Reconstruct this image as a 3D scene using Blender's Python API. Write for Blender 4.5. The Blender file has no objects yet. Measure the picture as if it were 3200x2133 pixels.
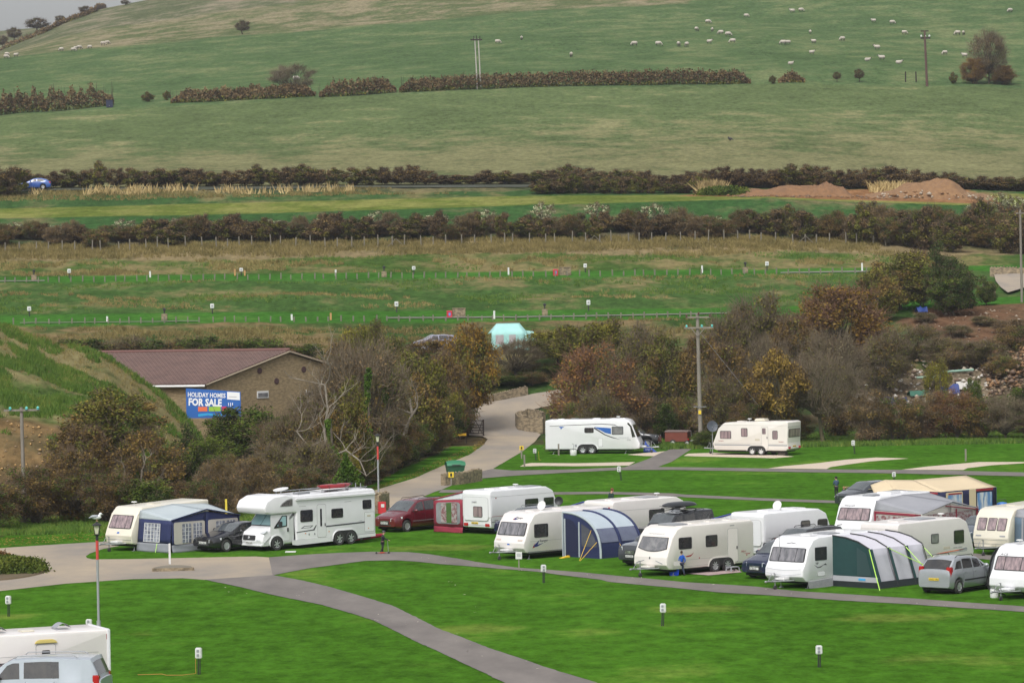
import bpy, bmesh, math, random
import numpy as np
from mathutils import Vector, Matrix
R = math.radians
random.seed(7)
SC = bpy.context.scene
COL = SC.collection
# ------------------------------------------------------------------ camera
F = 12000.0
CAM = Vector((0, 0, 15.7))
PITCH, ROLL = R(1.344), R(1.0)
_r0 = Vector((1, 0, 0)); _f = Vector((0, math.cos(PITCH), -math.sin(PITCH))); _u0 = Vector((0, math.sin(PITCH), math.cos(PITCH)))
CR = _r0*math.cos(ROLL) - _u0*math.sin(ROLL)
CU = _u0*math.cos(ROLL) + _r0*math.sin(ROLL)
cam = bpy.data.cameras.new('camera'); camo = bpy.data.objects.new('camera', cam); COL.objects.link(camo)
cam.sensor_width = 36; cam.lens = F/3200*36; cam.clip_start = 1; cam.clip_end = 6000
m = Matrix((CR, CU, -_f)).transposed().to_4x4(); m.translation = CAM
camo.matrix_world = m
SC.camera = camo
# ------------------------------------------------------------------ world, sun, exposure
SUN_EL, SUN_AZ = R(52), R(200)
w = bpy.data.worlds.new('World'); SC.world = w; w.use_nodes = True
nt = w.node_tree; nt.nodes.clear()
sky = nt.nodes.new('ShaderNodeTexSky'); sky.sky_type = 'NISHITA'; sky.sun_disc = False
sky.sun_elevation = SUN_EL; sky.sun_rotation = SUN_AZ; sky.dust_density = 4; sky.air_density = 1.0; sky.ozone_density = .6
bg = nt.nodes.new('ShaderNodeBackground'); bg.inputs[1].default_value = 0.135
hs = nt.nodes.new('ShaderNodeHueSaturation'); hs.inputs['Saturation'].default_value = .18
wo = nt.nodes.new('ShaderNodeOutputWorld')
nt.links.new(sky.outputs[0], hs.inputs['Color']); nt.links.new(hs.outputs[0], bg.inputs[0]); nt.links.new(bg.outputs[0], wo.inputs[0])
sl = bpy.data.lights.new('sun', 'SUN'); sl.energy = 1.5; sl.angle = R(22); sl.color = (1, .97, .93)
so = bpy.data.objects.new('sun', sl); COL.objects.link(so)

so.rotation_euler = (math.pi/2 - SUN_EL, 0, math.pi - SUN_AZ + math.pi)
so.rotation_euler = (R(38), 0, R(-20))
SC.view_settings.view_transform = 'Standard'; SC.view_settings.look = 'None'
SC.view_settings.exposure = 0.42; SC.view_settings.gamma = 1
SC.cycles.max_bounces = 5; SC.cycles.volume_bounces = 0; SC.cycles.diffuse_bounces = 3; SC.cycles.transparent_max_bounces = 6

# ------------------------------------------------------------------ projection helpers
def ray(px, py): return (_f + CR*((px-1600)/F) + CU*((1066.5-py)/F))
def P(px, py, D):                      # point seen at that place, D metres ahead (world y)
    r = ray(px, py); return CAM + r*(D/r.y)
def proj(p):
    d = Vector(p) - CAM; k = d.dot(_f)
    return (1600 + F*d.dot(CR)/k, 1066.5 - F*d.dot(CU)/k)
# ------------------------------------------------------------------ terrain
NP = [-1600, 0, 800, 1600, 2400, 3200, 4800]
def zl(D, zs): return (D, [P(px, 785-(px-1600)*.0175, D).x/D for px in NP], zs)
def pl(D, pys, nps=None):
    nps = nps or NP
    q = [P(px, py, D) for px, py in zip(nps, pys)]
    return (D, [a.x/D for a in q], [a.z for a in q])
LINES = [
 zl(1, [14]*7), zl(110, [0]*7), zl(326, [0]*7), zl(340, [3, 2.5, 2.5, 2.5, 3, 4.3, 5]), zl(350, [7, 7, 7, 6.3, 6.3, 6.6, 7]),
 pl(372, [1050, 1012, 1006, 1000, 985, 948, 900]),
 pl(386, [1020, 985, 975, 970, 960, 925, 880]),
 pl(412, [920, 882, 872, 864, 856, 846, 830]),
 pl(421, [905, 869, 859, 852, 845, 830, 812]),
 pl(442, [830, 786, 778, 762, 752, 785, 790]),
 pl(455, [770, 722, 705, 690, 682, 700, 700]),
 pl(468, [725, 685, 671, 646, 622, 655, 660]),
 pl(490, [690, 651, 632, 612, 606, 605, 610]),
 pl(500, [640, 599, 592, 586, 578, 590, 600]),
 pl(522, [620, 572, 562, 556, 548, 566, 580]),
 pl(600, [530, 478, 452, 420, 398, 418, 440]),
 pl(690, [470, 362, 318, 272, 260, 280, 300]),
 pl(800, [430, 275, 210, 150, 130, 140, 150]),
 pl(930, [420, 187, 110, 45, -2, -60, -100]),
 pl(1150, [420, 152, 105, 62, 32, 2, -60, -200, -330, -420], [-1600, 0, 100, 200, 300, 450, 800, 1600, 3200, 4800]),
 pl(1350, [400, 97, 84, 60, 36, 12, -80, -280, -430, -500], [-1600, 0, 150, 230, 300, 450, 800, 1600, 3200, 4800]),
 zl(1900, [20]*7),
]
LD = np.array([l[0] for l in LINES], float)
MC = [(-1600, 800), (-300, 930), (0, 1003), (81, 1031), (186, 1070), (335, 1117), (430, 1180), (500, 1225), (555, 1275), (600, 1330), (645, 1400), (700, 1470)]
_mq = [P(a, b, 285) for a, b in MC]
MU = [q.x/285 for q in _mq]; MZ = [q.z for q in _mq]
def ss(a, b, x):
    t = np.clip((x-a)/(b-a), 0, 1); return t*t*(3-2*t)
_rs = np.random.RandomState(3)
_waves = [(_rs.uniform(-1, 1, 2)*f, _rs.uniform(0, 6.28), a) for f, a in [(.05, 1), (.09, .8), (.16, .55), (.3, .35), (.45, .25), (.75, .18)] for _ in range(3)]
def wav(X, Y):
    s = 0
    for k, ph, a in _waves: s = s + a*np.sin(k[0]*6.28*X + k[1]*6.28*Y + ph)
    return s/4.0
def zfun(X, Y):
    X = np.atleast_1d(np.asarray(X, float)); Y = np.atleast_1d(np.asarray(Y, float))
    X, Y = np.broadcast_arrays(X, Y)
    u = X/np.maximum(Y, .5)
    Z = np.stack([np.interp(u, l[1], l[2]) for l in LINES])
    i = np.clip(np.searchsorted(LD, Y) - 1, 0, len(LD)-2)
    t = np.clip((Y-LD[i])/(LD[i+1]-LD[i]), 0, 1)
    z = np.take_along_axis(Z, i[None], 0)[0]*(1-t) + np.take_along_axis(Z, (i+1)[None], 0)[0]*t
    mz = np.interp(u, MU, MZ, right=0)*(u < MU[-1])
    sh = np.interp(Y, [243, 246, 251, 262, 285, 300, 318, 326], [0, .12, .46, .62, 1, .62, .1, 0])

    sh2 = np.interp(Y, [246, 262, 285, 300, 318, 326], [0, .3, 1, .62, .1, 0])
    k = ss(-.112, -.09, u); sh = sh*(1-k) + sh2*k
    mz = np.maximum(mz, 0)*sh
    mz = mz + wav(X*1.5, Y*1.5)*.25*np.clip(mz/3, 0, 1)
    rough = np.clip((Y-330)/20, 0, 1)*np.clip((505-Y)/10, 0, 1)
    terr = ((Y > 371) & (Y < 388)) | ((Y > 411) & (Y < 423)) | ((Y > 468) & (Y < 492))
    z = z + wav(X, Y)*np.where(terr, .04, .28)*rough + wav(X*.12, Y*.12)*1.6*ss(560, 680, Y)*(1-ss(1000, 1150, Y))*.5
    return np.maximum(z, mz)
def gz(x, y): return float(zfun(x, y)[0])
def hit(px, py, d0=115, d1=1350):
    Ds = np.arange(d0, d1, .5)
    r = ray(px, py)
    xs = r.x/r.y*Ds; zs = CAM.z + r.z/r.y*Ds
    g = zfun(xs, Ds); k = np.where(zs <= g)[0]
    if len(k) == 0: D = d1
    else:
        k = k[0]
        if k == 0: D = Ds[0]
        else:
            a = zs[k-1]-g[k-1]; b = zs[k]-g[k]; D = Ds[k-1] + .5*a/(a-b)
    return Vector((r.x/r.y*D, D, gz(r.x/r.y*D, D)))
def at(px, D): x = P(px, 900, D).x; return Vector((x, D, gz(x, D)))

# ------------------------------------------------------------------ materials
MATS = {}
def _setp(b, **k):
    for n, v in k.items(): b.inputs[n].default_value = v
def mat(name, c1, c2=None, scale=4., rough=.6, metal=0., spec=.5, bump=0., coat=0., stretch=(1, 1, 1), sharp=.25, detail=5, world=False, bscale=None, alpha=None):
    if name in MATS: return MATS[name]
    m = bpy.data.materials.new(name); m.use_nodes = True; t = m.node_tree; b = t.nodes['Principled BSDF']
    _setp(b, Roughness=rough, Metallic=metal); b.inputs['Specular IOR Level'].default_value = spec; b.inputs['Coat Weight'].default_value = coat
    b.inputs['Base Color'].default_value = (*c1, 1)
    if c2 or bump:
        tc = t.nodes.new('ShaderNodeTexCoord'); mp = t.nodes.new('ShaderNodeMapping'); mp.inputs['Scale'].default_value = stretch
        if world:
            g = t.nodes.new('ShaderNodeNewGeometry'); t.links.new(g.outputs['Position'], mp.inputs[0])
        else: t.links.new(tc.outputs['Object'], mp.inputs[0])
        n = t.nodes.new('ShaderNodeTexNoise'); n.inputs['Scale'].default_value = scale; n.inputs['Detail'].default_value = detail; n.inputs['Roughness'].default_value = .65
        t.links.new(mp.outputs[0], n.inputs['Vector'])
        if c2:
            r = t.nodes.new('ShaderNodeMapRange'); r.inputs[1].default_value = .5-sharp; r.inputs[2].default_value = .5+sharp
            mx = t.nodes.new('ShaderNodeMix'); mx.data_type = 'RGBA'; mx.inputs[6].default_value = (*c1, 1); mx.inputs[7].default_value = (*c2, 1)
            t.links.new(n.outputs[0], r.inputs[0]); t.links.new(r.outputs[0], mx.inputs[0]); t.links.new(mx.outputs[2], b.inputs['Base Color'])
        if bump:
            bn = t.nodes.new('ShaderNodeBump'); bn.inputs['Strength'].default_value = min(bump, 1); bn.inputs['Distance'].default_value = .02 if bump <= 1 else .02*bump
            if bscale:
                n2 = t.nodes.new('ShaderNodeTexNoise'); n2.inputs['Scale'].default_value = bscale; n2.inputs['Detail'].default_value = 4; t.links.new(mp.outputs[0], n2.inputs['Vector']); t.links.new(n2.outputs[0], bn.inputs['Height'])
            else: t.links.new(n.outputs[0], bn.inputs['Height'])
            t.links.new(bn.outputs[0], b.inputs['Normal'])
    MATS[name] = m; return m
def leafmat(name, cols, rough=.7, spec=.15):
    if name in MATS: return MATS[name]
    m = bpy.data.materials.new(name); m.use_nodes = True; t = m.node_tree; b = t.nodes['Principled BSDF']
    _setp(b, Roughness=rough); b.inputs['Specular IOR Level'].default_value = spec
    g = t.nodes.new('ShaderNodeNewGeometry'); oi = t.nodes.new('ShaderNodeObjectInfo')
    tc = t.nodes.new('ShaderNodeTexCoord'); n = t.nodes.new('ShaderNodeTexNoise'); n.inputs['Scale'].default_value = .45; n.inputs['Detail'].default_value = 2
    t.links.new(g.outputs['Position'], n.inputs['Vector'])
    ad = t.nodes.new('ShaderNodeMath'); ad.operation = 'MULTIPLY_ADD'; ad.inputs[1].default_value = .55;
    ad2 = t.nodes.new('ShaderNodeMath'); ad2.operation = 'MULTIPLY_ADD'; ad2.inputs[1].default_value = 1.3; ad2.inputs[2].default_value = -.42
    t.links.new(n.outputs[0], ad2.inputs[0]); t.links.new(g.outputs['Random Per Island'], ad.inputs[0]); t.links.new(ad2.outputs[0], ad.inputs[2])
    cr = t.nodes.new('ShaderNodeValToRGB'); e = cr.color_ramp.elements
    k = len(cols); cols = [(r_*1.17, g_*1.12, b_*.74) for r_, g_, b_ in cols]
    e[0].position = 0; e[0].color = (*cols[0], 1); e[1].position = 1; e[1].color = (*cols[-1], 1)
    for i in range(1, k-1): q = e.new(i/(k-1)); q.color = (*cols[i], 1)
    t.links.new(ad.outputs[0], cr.inputs[0])
    hv = t.nodes.new('ShaderNodeHueSaturation'); mr = t.nodes.new('ShaderNodeMapRange'); mr.inputs[3].default_value = .8; mr.inputs[4].default_value = 1.2
    t.links.new(oi.outputs['Random'], mr.inputs[0]); t.links.new(mr.outputs[0], hv.inputs['Value']); t.links.new(cr.outputs[0], hv.inputs['Color'])
    t.links.new(hv.outputs[0], b.inputs['Base Color'])
    MATS[name] = m; return m

# ------------------------------------------------------------------ object helpers
def link(o): COL.objects.link(o); return o
def tag(o, label=None, cat=None, group=None, kind=None):
    if label: o['label'] = label
    if cat: o['category'] = cat
    if group: o['group'] = group
    if kind: o['kind'] = kind
    return o
def thing(name, label, cat, loc=(0, 0, 0), rz=0, group=None, scale=None):
    o = bpy.data.objects.new(name, None); link(o); o.location = loc; o.rotation_euler = (0, 0, rz); o.empty_display_size = .3
    if scale: o.scale = scale
    return tag(o, label, cat, group)
def dup(root, loc=None, rz=None, label=None, group=None, scale=None):
    def cp(o, par):
        c = o.copy(); link(c)
        if par: c.parent = par
        for ch in o.children: cp(ch, c)
        return c
    r = cp(root, None)
    if loc is not None: r.location = loc
    if rz is not None: r.rotation_euler = (0, 0, rz)
    if scale: r.scale = scale
    if label: r['label'] = label
    if group: r['group'] = group
    return r
class MB:
    def __init__(s): s.v = []; s.f = []; s.m = []; s.mi = 0
    def add(s, vs, fs):
        b = len(s.v); s.v += [tuple(x) for x in vs]
        for f in fs: s.f.append([b+i for i in f]); s.m.append(s.mi)
        return s
    def box(s, x0, x1, y0, y1, z0, z1):
        return s.add([(x0, y0, z0), (x1, y0, z0), (x1, y1, z0), (x0, y1, z0), (x0, y0, z1), (x1, y0, z1), (x1, y1, z1), (x0, y1, z1)],
                     [(0, 3, 2, 1), (4, 5, 6, 7), (0, 1, 5, 4), (1, 2, 6, 5), (2, 3, 7, 6), (3, 0, 4, 7)])
    def slab(s, pts, o, u, v, t, back=.004):   # polygon pts in the plane (o,u,v), thickness t along u x v
        o = Vector(o); u = Vector(u).normalized(); v = Vector(v).normalized(); n = u.cross(v)
        k = len(pts); A = [o+u*a+v*b+n*t for a, b in pts]; B = [o+u*a+v*b-n*back for a, b in pts]
        ar = sum(pts[i][0]*pts[(i+1) % k][1]-pts[(i+1) % k][0]*pts[i][1] for i in range(k))
        fs = [list(range(k)), list(range(2*k-1, k-1, -1))] + [(i, k+i, k+(i+1) % k, (i+1) % k) for i in range(k)]
        if ar < 0: fs = [f[::-1] for f in fs]
        return s.add(A+B, fs)
    def tube(s, pts, r, n=6, r2=None, cap=True):
        pts = [Vector(p) for p in pts]; k = len(pts); vs = []; rr = r if isinstance(r, (list, tuple)) else [r+(((r2 if r2 is not None else r)-r)*i/(k-1)) for i in range(k)]
        for i, p in enumerate(pts):
            d = (pts[min(i+1, k-1)]-pts[max(i-1, 0)]).normalized(); a = d.orthogonal().normalized() if abs(d.z) > .99 else d.cross(Vector((0, 0, 1))).normalized(); b = d.cross(a)
            for j in range(n):
                q = 2*math.pi*j/n; vs.append(p+(a*math.cos(q)+b*math.sin(q))*rr[i])
        fs = [(i*n+j, i*n+(j+1) % n, (i+1)*n+(j+1) % n, (i+1)*n+j) for i in range(k-1) for j in range(n)]
        if cap: fs += [list(range(n-1, -1, -1)), [(k-1)*n+j for j in range(n)]]
        return s.add(vs, fs)
    def lathe(s, prof, o, axis, n=20):          # prof: (radius, along axis)
        o = Vector(o); d = Vector(axis).normalized(); a = d.orthogonal().normalized(); b = d.cross(a); k = len(prof); vs = []
        for r, h in prof:
            for j in range(n):
                q = 2*math.pi*j/n; vs.append(o+d*h+(a*math.cos(q)+b*math.sin(q))*max(r, 1e-4))
        fs = [(i*n+j, i*n+(j+1) % n, (i+1)*n+(j+1) % n, (i+1)*n+j) for i in range(k-1) for j in range(n)]
        return s.add(vs, fs)
    def ell(s, c, r, nu=12, nv=8):
        c = Vector(c); vs = []
        for i in range(nv+1):
            a = math.pi*i/nv
            for j in range(nu): q = 2*math.pi*j/nu; vs.append(c+Vector((r[0]*math.sin(a)*math.cos(q), r[1]*math.sin(a)*math.sin(q), r[2]*math.cos(a))))
        return s.add(vs, [(i*nu+j, (i+1)*nu+j, (i+1)*nu+(j+1) % nu, i*nu+(j+1) % nu) for i in range(nv) for j in range(nu)])
    def grid(s, pts):                            # pts[i][j] rows
        a = len(pts); b = len(pts[0])
        return s.add([p for r in pts for p in r], [(i*b+j, i*b+j+1, (i+1)*b+j+1, (i+1)*b+j) for i in range(a-1) for j in range(b-1)])
    def build(s, name, mats, parent=None, smooth=None, bevel=0, fix=True):
        me = bpy.data.meshes.new(name); me.from_pydata(s.v, [], s.f)
        mats = mats if isinstance(mats, (list, tuple)) else [mats]
        for m in mats: me.materials.append(m)
        if len(mats) > 1: me.polygons.foreach_set('material_index', s.m)
        bm = bmesh.new(); bm.from_mesh(me)
        if fix: bmesh.ops.recalc_face_normals(bm, faces=bm.faces)
        if bevel: bmesh.ops.bevel(bm, geom=[e for e in bm.edges if len(e.link_faces) == 2 and e.calc_face_angle(0) > .5], offset=bevel, segments=2, affect='EDGES', clamp_overlap=True)
        if smooth:
            for f in bm.faces: f.smooth = True
            for e in bm.edges:
                if len(e.link_faces) == 2 and e.calc_face_angle(0) > R(smooth): e.smooth = False
        bm.to_mesh(me); bm.free()
        o = bpy.data.objects.new(name, me); link(o)
        if parent: o.parent = parent
        return o
def npmesh(name, V, Fq, mats, mi=None, parent=None):   # V (n,3) ; Fq (m,k)
    me = bpy.data.meshes.new(name); k = Fq.shape[1]
    me.vertices.add(len(V)); me.vertices.foreach_set('co', V.astype(np.float32).ravel())
    me.loops.add(Fq.size); me.loops.foreach_set('vertex_index', Fq.astype(np.int32).ravel())
    me.polygons.add(len(Fq)); me.polygons.foreach_set('loop_start', np.arange(0, Fq.size, k, dtype=np.int32)); me.polygons.foreach_set('loop_total', np.full(len(Fq), k, np.int32))
    for m in mats: me.materials.append(m)
    if mi is not None: me.polygons.foreach_set('material_index', mi.astype(np.int32))
    me.update(calc_edges=True); me.validate()
    o = bpy.data.objects.new(name, me); link(o)
    if parent: o.parent = parent
    return o
def rrect(x0, x1, z0, z1, r=.05, n=3):
    out = []
    for cx, cz, a0 in ((x1-r, z1-r, 0), (x0+r, z1-r, 90), (x0+r, z0+r, 180), (x1-r, z0+r, 270)):
        for i in range(n+1): a = R(a0+90*i/n); out.append((cx+r*math.cos(a), cz+r*math.sin(a)))
    return out
def rpoly(pts, rad, n=4):
    out = []; k = len(pts)
    for i in range(k):
        p = Vector(pts[i]); a = (Vector(pts[i-1])-p); b = (Vector(pts[(i+1) % k])-p); r = rad[i] if isinstance(rad, (list, tuple)) else rad
        if r <= 0: out.append(tuple(p)); continue
        la, lb = a.length, b.length; a.normalize(); b.normalize(); ang = a.angle(b)/2; d = min(r/math.tan(ang), la*.49, lb*.49)
        p0 = p+a*d; p1 = p+b*d
        for j in range(n+1):
            t = j/n; out.append(tuple(p0*(1-t)**2+p*2*t*(1-t)+p1*t*t))
    return out
def inset(pts, d):
    k = len(pts); ar = sum(pts[i][0]*pts[(i+1) % k][1]-pts[(i+1) % k][0]*pts[i][1] for i in range(k)); sg = 1 if ar > 0 else -1; out = []
    for i in range(k):
        p = Vector(pts[i]); a = (p-Vector(pts[i-1])); b = (Vector(pts[(i+1) % k])-p)
        if a.length < 1e-6: a = b
        if b.length < 1e-6: b = a
        a = a.normalized(); b = b.normalized(); n = Vector((-(a.y+b.y), a.x+b.x))
        if n.length < 1e-6: n = Vector((-a.y, a.x))
        n.normalize(); c = max(.4, n.dot(Vector((-a.y, a.x)))); out.append(tuple(p+n*(sg*d/c)))
    return out
def text_obj(s, size, mat_, parent, o, u, v, ext=.002, name='lettering', bold=0.0, align='LEFT', sx=1.0):
    cu = bpy.data.curves.new('t', 'FONT'); cu.body = s; cu.size = size; cu.extrude = ext; cu.offset = bold; cu.align_x = align; cu.resolution_u = 2
    to = bpy.data.objects.new('t', cu); link(to); bpy.context.view_layer.update()
    me = bpy.data.meshes.new_from_object(to.evaluated_get(bpy.context.evaluated_depsgraph_get())); bpy.data.objects.remove(to)
    me.name = name; me.materials.clear(); me.materials.append(mat_)
    ob = bpy.data.objects.new(name, me); link(ob); ob.parent = parent
    u = Vector(u).normalized(); v = Vector(v).normalized(); n = u.cross(v).normalized(); v = n.cross(u)
    M = Matrix((u*sx, v, n)).transposed().to_4x4(); M.translation = Vector(o); ob.matrix_local = M
    return ob
# ------------------------------------------------------------------ terrain mesh
def interp_line(name_lines, px): pass
VX = [-1600, 0, 283, 500, 700, 900, 1060, 1150, 1197, 1295, 1401, 1465]; VD = [215, 212, 216, 220, 225, 233, 245, 256, 264, 280, 303, 322]
def build_terrain():
    rows = list(np.arange(-60, 100, 20)) + list(np.arange(100, 130, 10)) + list(np.arange(130, 525, 1.5)) + list(np.arange(526, 700, 4)) + list(np.arange(700, 1160, 9)) + [1180, 1220, 1280, 1350, 1420, 1600, 1900]
    rows = np.array(rows, float)
    pxs = np.concatenate([np.arange(-1900, -300, 80), np.arange(-300, 3500, 14), np.arange(3500, 5200, 80)])
    us = (pxs-1600)/F
    Y, U = np.meshgrid(rows, us, indexing='ij'); X = U*np.maximum(Y, 90)

    Z = zfun(X, np.maximum(Y, 1)); Z = np.where(Y < 1, 14, Z)
    nr, nc = Y.shape
    V = np.stack([X, Y, Z], -1).reshape(-1, 3)
    idx = np.arange(nr*nc).reshape(nr, nc)
    Fq = np.stack([idx[:-1, :-1], idx[:-1, 1:], idx[1:, 1:], idx[1:, :-1]], -1).reshape(-1, 4)
    lawn = np.array([.056, .148, .013]); lawndry = np.array([.120, .185, .030])
    def px_(v): return v
    c = np.zeros((nr*nc, 3)); c2 = np.zeros((nr*nc, 3)); dr = np.zeros(nr*nc)
    y = V[:, 1] + wav(V[:, 0]*.5, V[:, 1]*.5)*1.0; x = V[:, 0]; u = x/np.maximum(V[:, 1], 90)
    def zone(mask, a, b, d):
        c[mask] = a; c2[mask] = b; dr[mask] = d
    zone(y > -999, lawn*.86, lawndry*.84, .30)
    px = u*F+1600
    zone((y > 300) & (px > 1720), (.035, .075, .018), (.09, .075, .04), .45)          # rough ground under the right hand trees
    zone((y > 312), (.035, .065, .02), (.085, .065, .035), .5)
    zone((y > 340), (.045, .09, .022), (.17, .125, .06), .5)
    zone((y > 350), (.042, .08, .020), (.15, .11, .055), .48)
    t1 = (V[:, 1] > 371) & (V[:, 1] < 386.5)
    zone((y > 386), (.048, .095, .024), (.15, .125, .058), .40)
    zone(t1, (.042, .125, .018), (.08, .14, .03), .3)
    zone((y > 421), (.055, .10, .022), (.16, .132, .06), .50)
    t2 = (V[:, 1] > 411.5) & (V[:, 1] < 421.5)
    zone(t2, (.042, .125, .018), (.08, .14, .03), .3)
    zone((y > 434), (.065, .09, .03), (.19, .148, .078), .66)
    zone((y > 444), (.045, .075, .025), (.10, .085, .05), .5)
    zone((y > 455), (.038, .09, .026), (.13, .11, .055), .38)
    zone((V[:, 1] > 469), (.115, .15, .03), (.165, .17, .05), .5)
    zone((V[:, 1] > 489.5), (.04, .085, .026), (.14, .12, .055), .4)
    zone((V[:, 1] > 497), (.06, .075, .035), (.14, .12, .06), .5)
    zone((V[:, 1] > 507), (.096, .130, .052), (.158, .156, .076), .5)
    f1 = (V[:, 1] > 507) & (V[:, 1] < 691)
    kk = ss(520, 660, V[:, 1]); dr[f1] = (.72-.40*kk)[f1]
    zone((V[:, 1] > 689), (.074, .120, .047), (.112, .136, .060), .42)
    bound = np.interp(u, [(p-1600)/F for p in (-1600, 0, 800, 1600, 2100, 2400, 3200, 4800)], [1000, 925, 925, 925, 925, 960, 1100, 1200])
    zone((V[:, 1] > bound), (.10, .125, .052), (.19, .165, .10), .5)
    zone((V[:, 1] > bound+110), (.10, .115, .058), (.185, .16, .11), .45)

    mz = zfun(V[:, 0], V[:, 1]); hill = (px < 760) & (V[:, 1] > 240) & (V[:, 1] < 322) & (mz > .8)
    zone(hill, (.060, .098, .024), (.165, .142, .068), .5)
    crest = hill & (np.abs(V[:, 1]-285) < 9); dr[crest] = .6
    zone(hill & (V[:, 1] < 253.5) & (px < 230), (.20, .13, .06), (.09, .07, .035), .55)
    zone((V[:, 1] > 241) & (V[:, 1] <= 247) & (px < 330), (.10, .07, .035), (.05, .05, .02), .4)
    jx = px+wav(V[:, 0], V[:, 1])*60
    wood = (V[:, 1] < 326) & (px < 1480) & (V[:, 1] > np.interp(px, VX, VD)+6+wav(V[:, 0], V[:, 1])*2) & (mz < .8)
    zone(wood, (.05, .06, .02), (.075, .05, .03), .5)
    for sx, sy, sr in ((1420, 1712, 3.2), (1380, 1708, 2), (2700, 1930, 2.5), (2780, 1932, 2.5), (2180, 1905, 2), (2260, 1900, 2), (1350, 1712, 2), (610, 2108, 1.2), (30, 1926, .8), (2560, 2084, .7), (2070, 1956, .7), (430, 1980, 2), (1500, 1960, 2), (2900, 2060, 3), (1250, 2080, 2.5)):
        q = hit(sx, sy); dr += .28*np.exp(-((V[:, 0]-q.x)/sr)**2-((V[:, 1]-q.y)/(sr*.8))**2)*(V[:, 1] < 300)
    px = jx

    eb = (px > 2860) & (y > 340) & (V[:, 1] < 372)
    zone(eb, (.15, .085, .05), (.085, .06, .035), .5)
    zone((px > 2600) & (y > 326) & (y < 342), (.20, .16, .11), (.10, .08, .05), .5)

    de = (px > 2160) & (px < 3080) & (V[:, 1] > 477+8*np.clip((2450-px)/300, -.3, 1)) & (V[:, 1] < 496)
    zone(de, (.22, .115, .055), (.30, .18, .09), .35)
    me = bpy.data.meshes.new('ground');
    o = npmesh('ground', V, Fq, [])
    me = o.data
    a = me.color_attributes.new('ca', 'FLOAT_COLOR', 'POINT'); a.data.foreach_set('color', np.concatenate([c, np.ones((len(c), 1))], 1).astype(np.float32).ravel())
    a = me.color_attributes.new('cb', 'FLOAT_COLOR', 'POINT'); a.data.foreach_set('color', np.concatenate([c2, np.ones((len(c), 1))], 1).astype(np.float32).ravel())
    a = me.attributes.new('dry', 'FLOAT', 'POINT'); a.data.foreach_set('value', dr.astype(np.float32))
    me.polygons.foreach_set('use_smooth', np.ones(len(me.polygons), bool))
    m = bpy.data.materials.new('grassland'); m.use_nodes = True; t = m.node_tree; b = t.nodes['Principled BSDF']; L = t.links.new
    _setp(b, Roughness=.9); b.inputs['Specular IOR Level'].default_value = .0
    def nd(ty): return t.nodes.new(ty)
    A = nd('ShaderNodeAttribute'); A.attribute_name = 'ca'; B = nd('ShaderNodeAttribute'); B.attribute_name = 'cb'; Dn = nd('ShaderNodeAttribute'); Dn.attribute_name = 'dry'
    g = nd('ShaderNodeNewGeometry')
    def noise(sc, st, det=5, ro=.6):
        mp = nd('ShaderNodeMapping'); mp.inputs['Scale'].default_value = st; n = nd('ShaderNodeTexNoise'); n.inputs['Scale'].default_value = sc; n.inputs['Detail'].default_value = det; n.inputs['Roughness'].default_value = ro
        L(g.outputs['Position'], mp.inputs[0]); L(mp.outputs[0], n.inputs['Vector']); return n.outputs[0]
    n1 = noise(.22, (.6, .45, 1.2), 7, .72); n2 = noise(.045, (1, .45, 1), 5, .6); n3 = noise(1.1, (1, .5, 1), 6, .8)
    def math_(op, a, b_, c_=None):
        q = nd('ShaderNodeMath'); q.operation = op
        for i, v in enumerate((a, b_, c_)):
            if v is None: continue
            if isinstance(v, (int, float)): q.inputs[i].default_value = v
            else: L(v, q.inputs[i])
        return q.outputs[0]
    s = math_('MULTIPLY_ADD', n1, .65, math_('MULTIPLY', n2, .35))       # ~0..1 around .5
    thr = math_('SUBTRACT', 1.0, Dn.outputs['Fac'])

    lo = math_('MULTIPLY_ADD', thr, .5, .18); hi = math_('ADD', lo, .14)
    mr = nd('ShaderNodeMapRange'); mr.interpolation_type = 'SMOOTHSTEP'; L(s, mr.inputs[0]); L(lo, mr.inputs[1]); L(hi, mr.inputs[2])
    mx = nd('ShaderNodeMix'); mx.data_type = 'RGBA'; L(mr.outputs[0], mx.inputs[0]); L(A.outputs['Color'], mx.inputs[6]); L(B.outputs['Color'], mx.inputs[7])
    val = math_('MULTIPLY_ADD', n3, 2.3, math_('MULTIPLY_ADD', n1, 1.1, math_('MULTIPLY_ADD', n2, .7, -1.05)))
    hv = nd('ShaderNodeHueSaturation'); L(mx.outputs[2], hv.inputs['Color']); L(val, hv.inputs['Value']); L(hv.outputs[0], b.inputs['Base Color'])
    bn = nd('ShaderNodeBump'); bn.inputs['Strength'].default_value = .6; bn.inputs['Distance'].default_value = .25; L(n1, bn.inputs['Height']); L(bn.outputs[0], b.inputs['Normal'])
    me.materials.append(m)
    tag(o, kind='structure')
    return o
ground = build_terrain()

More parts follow.
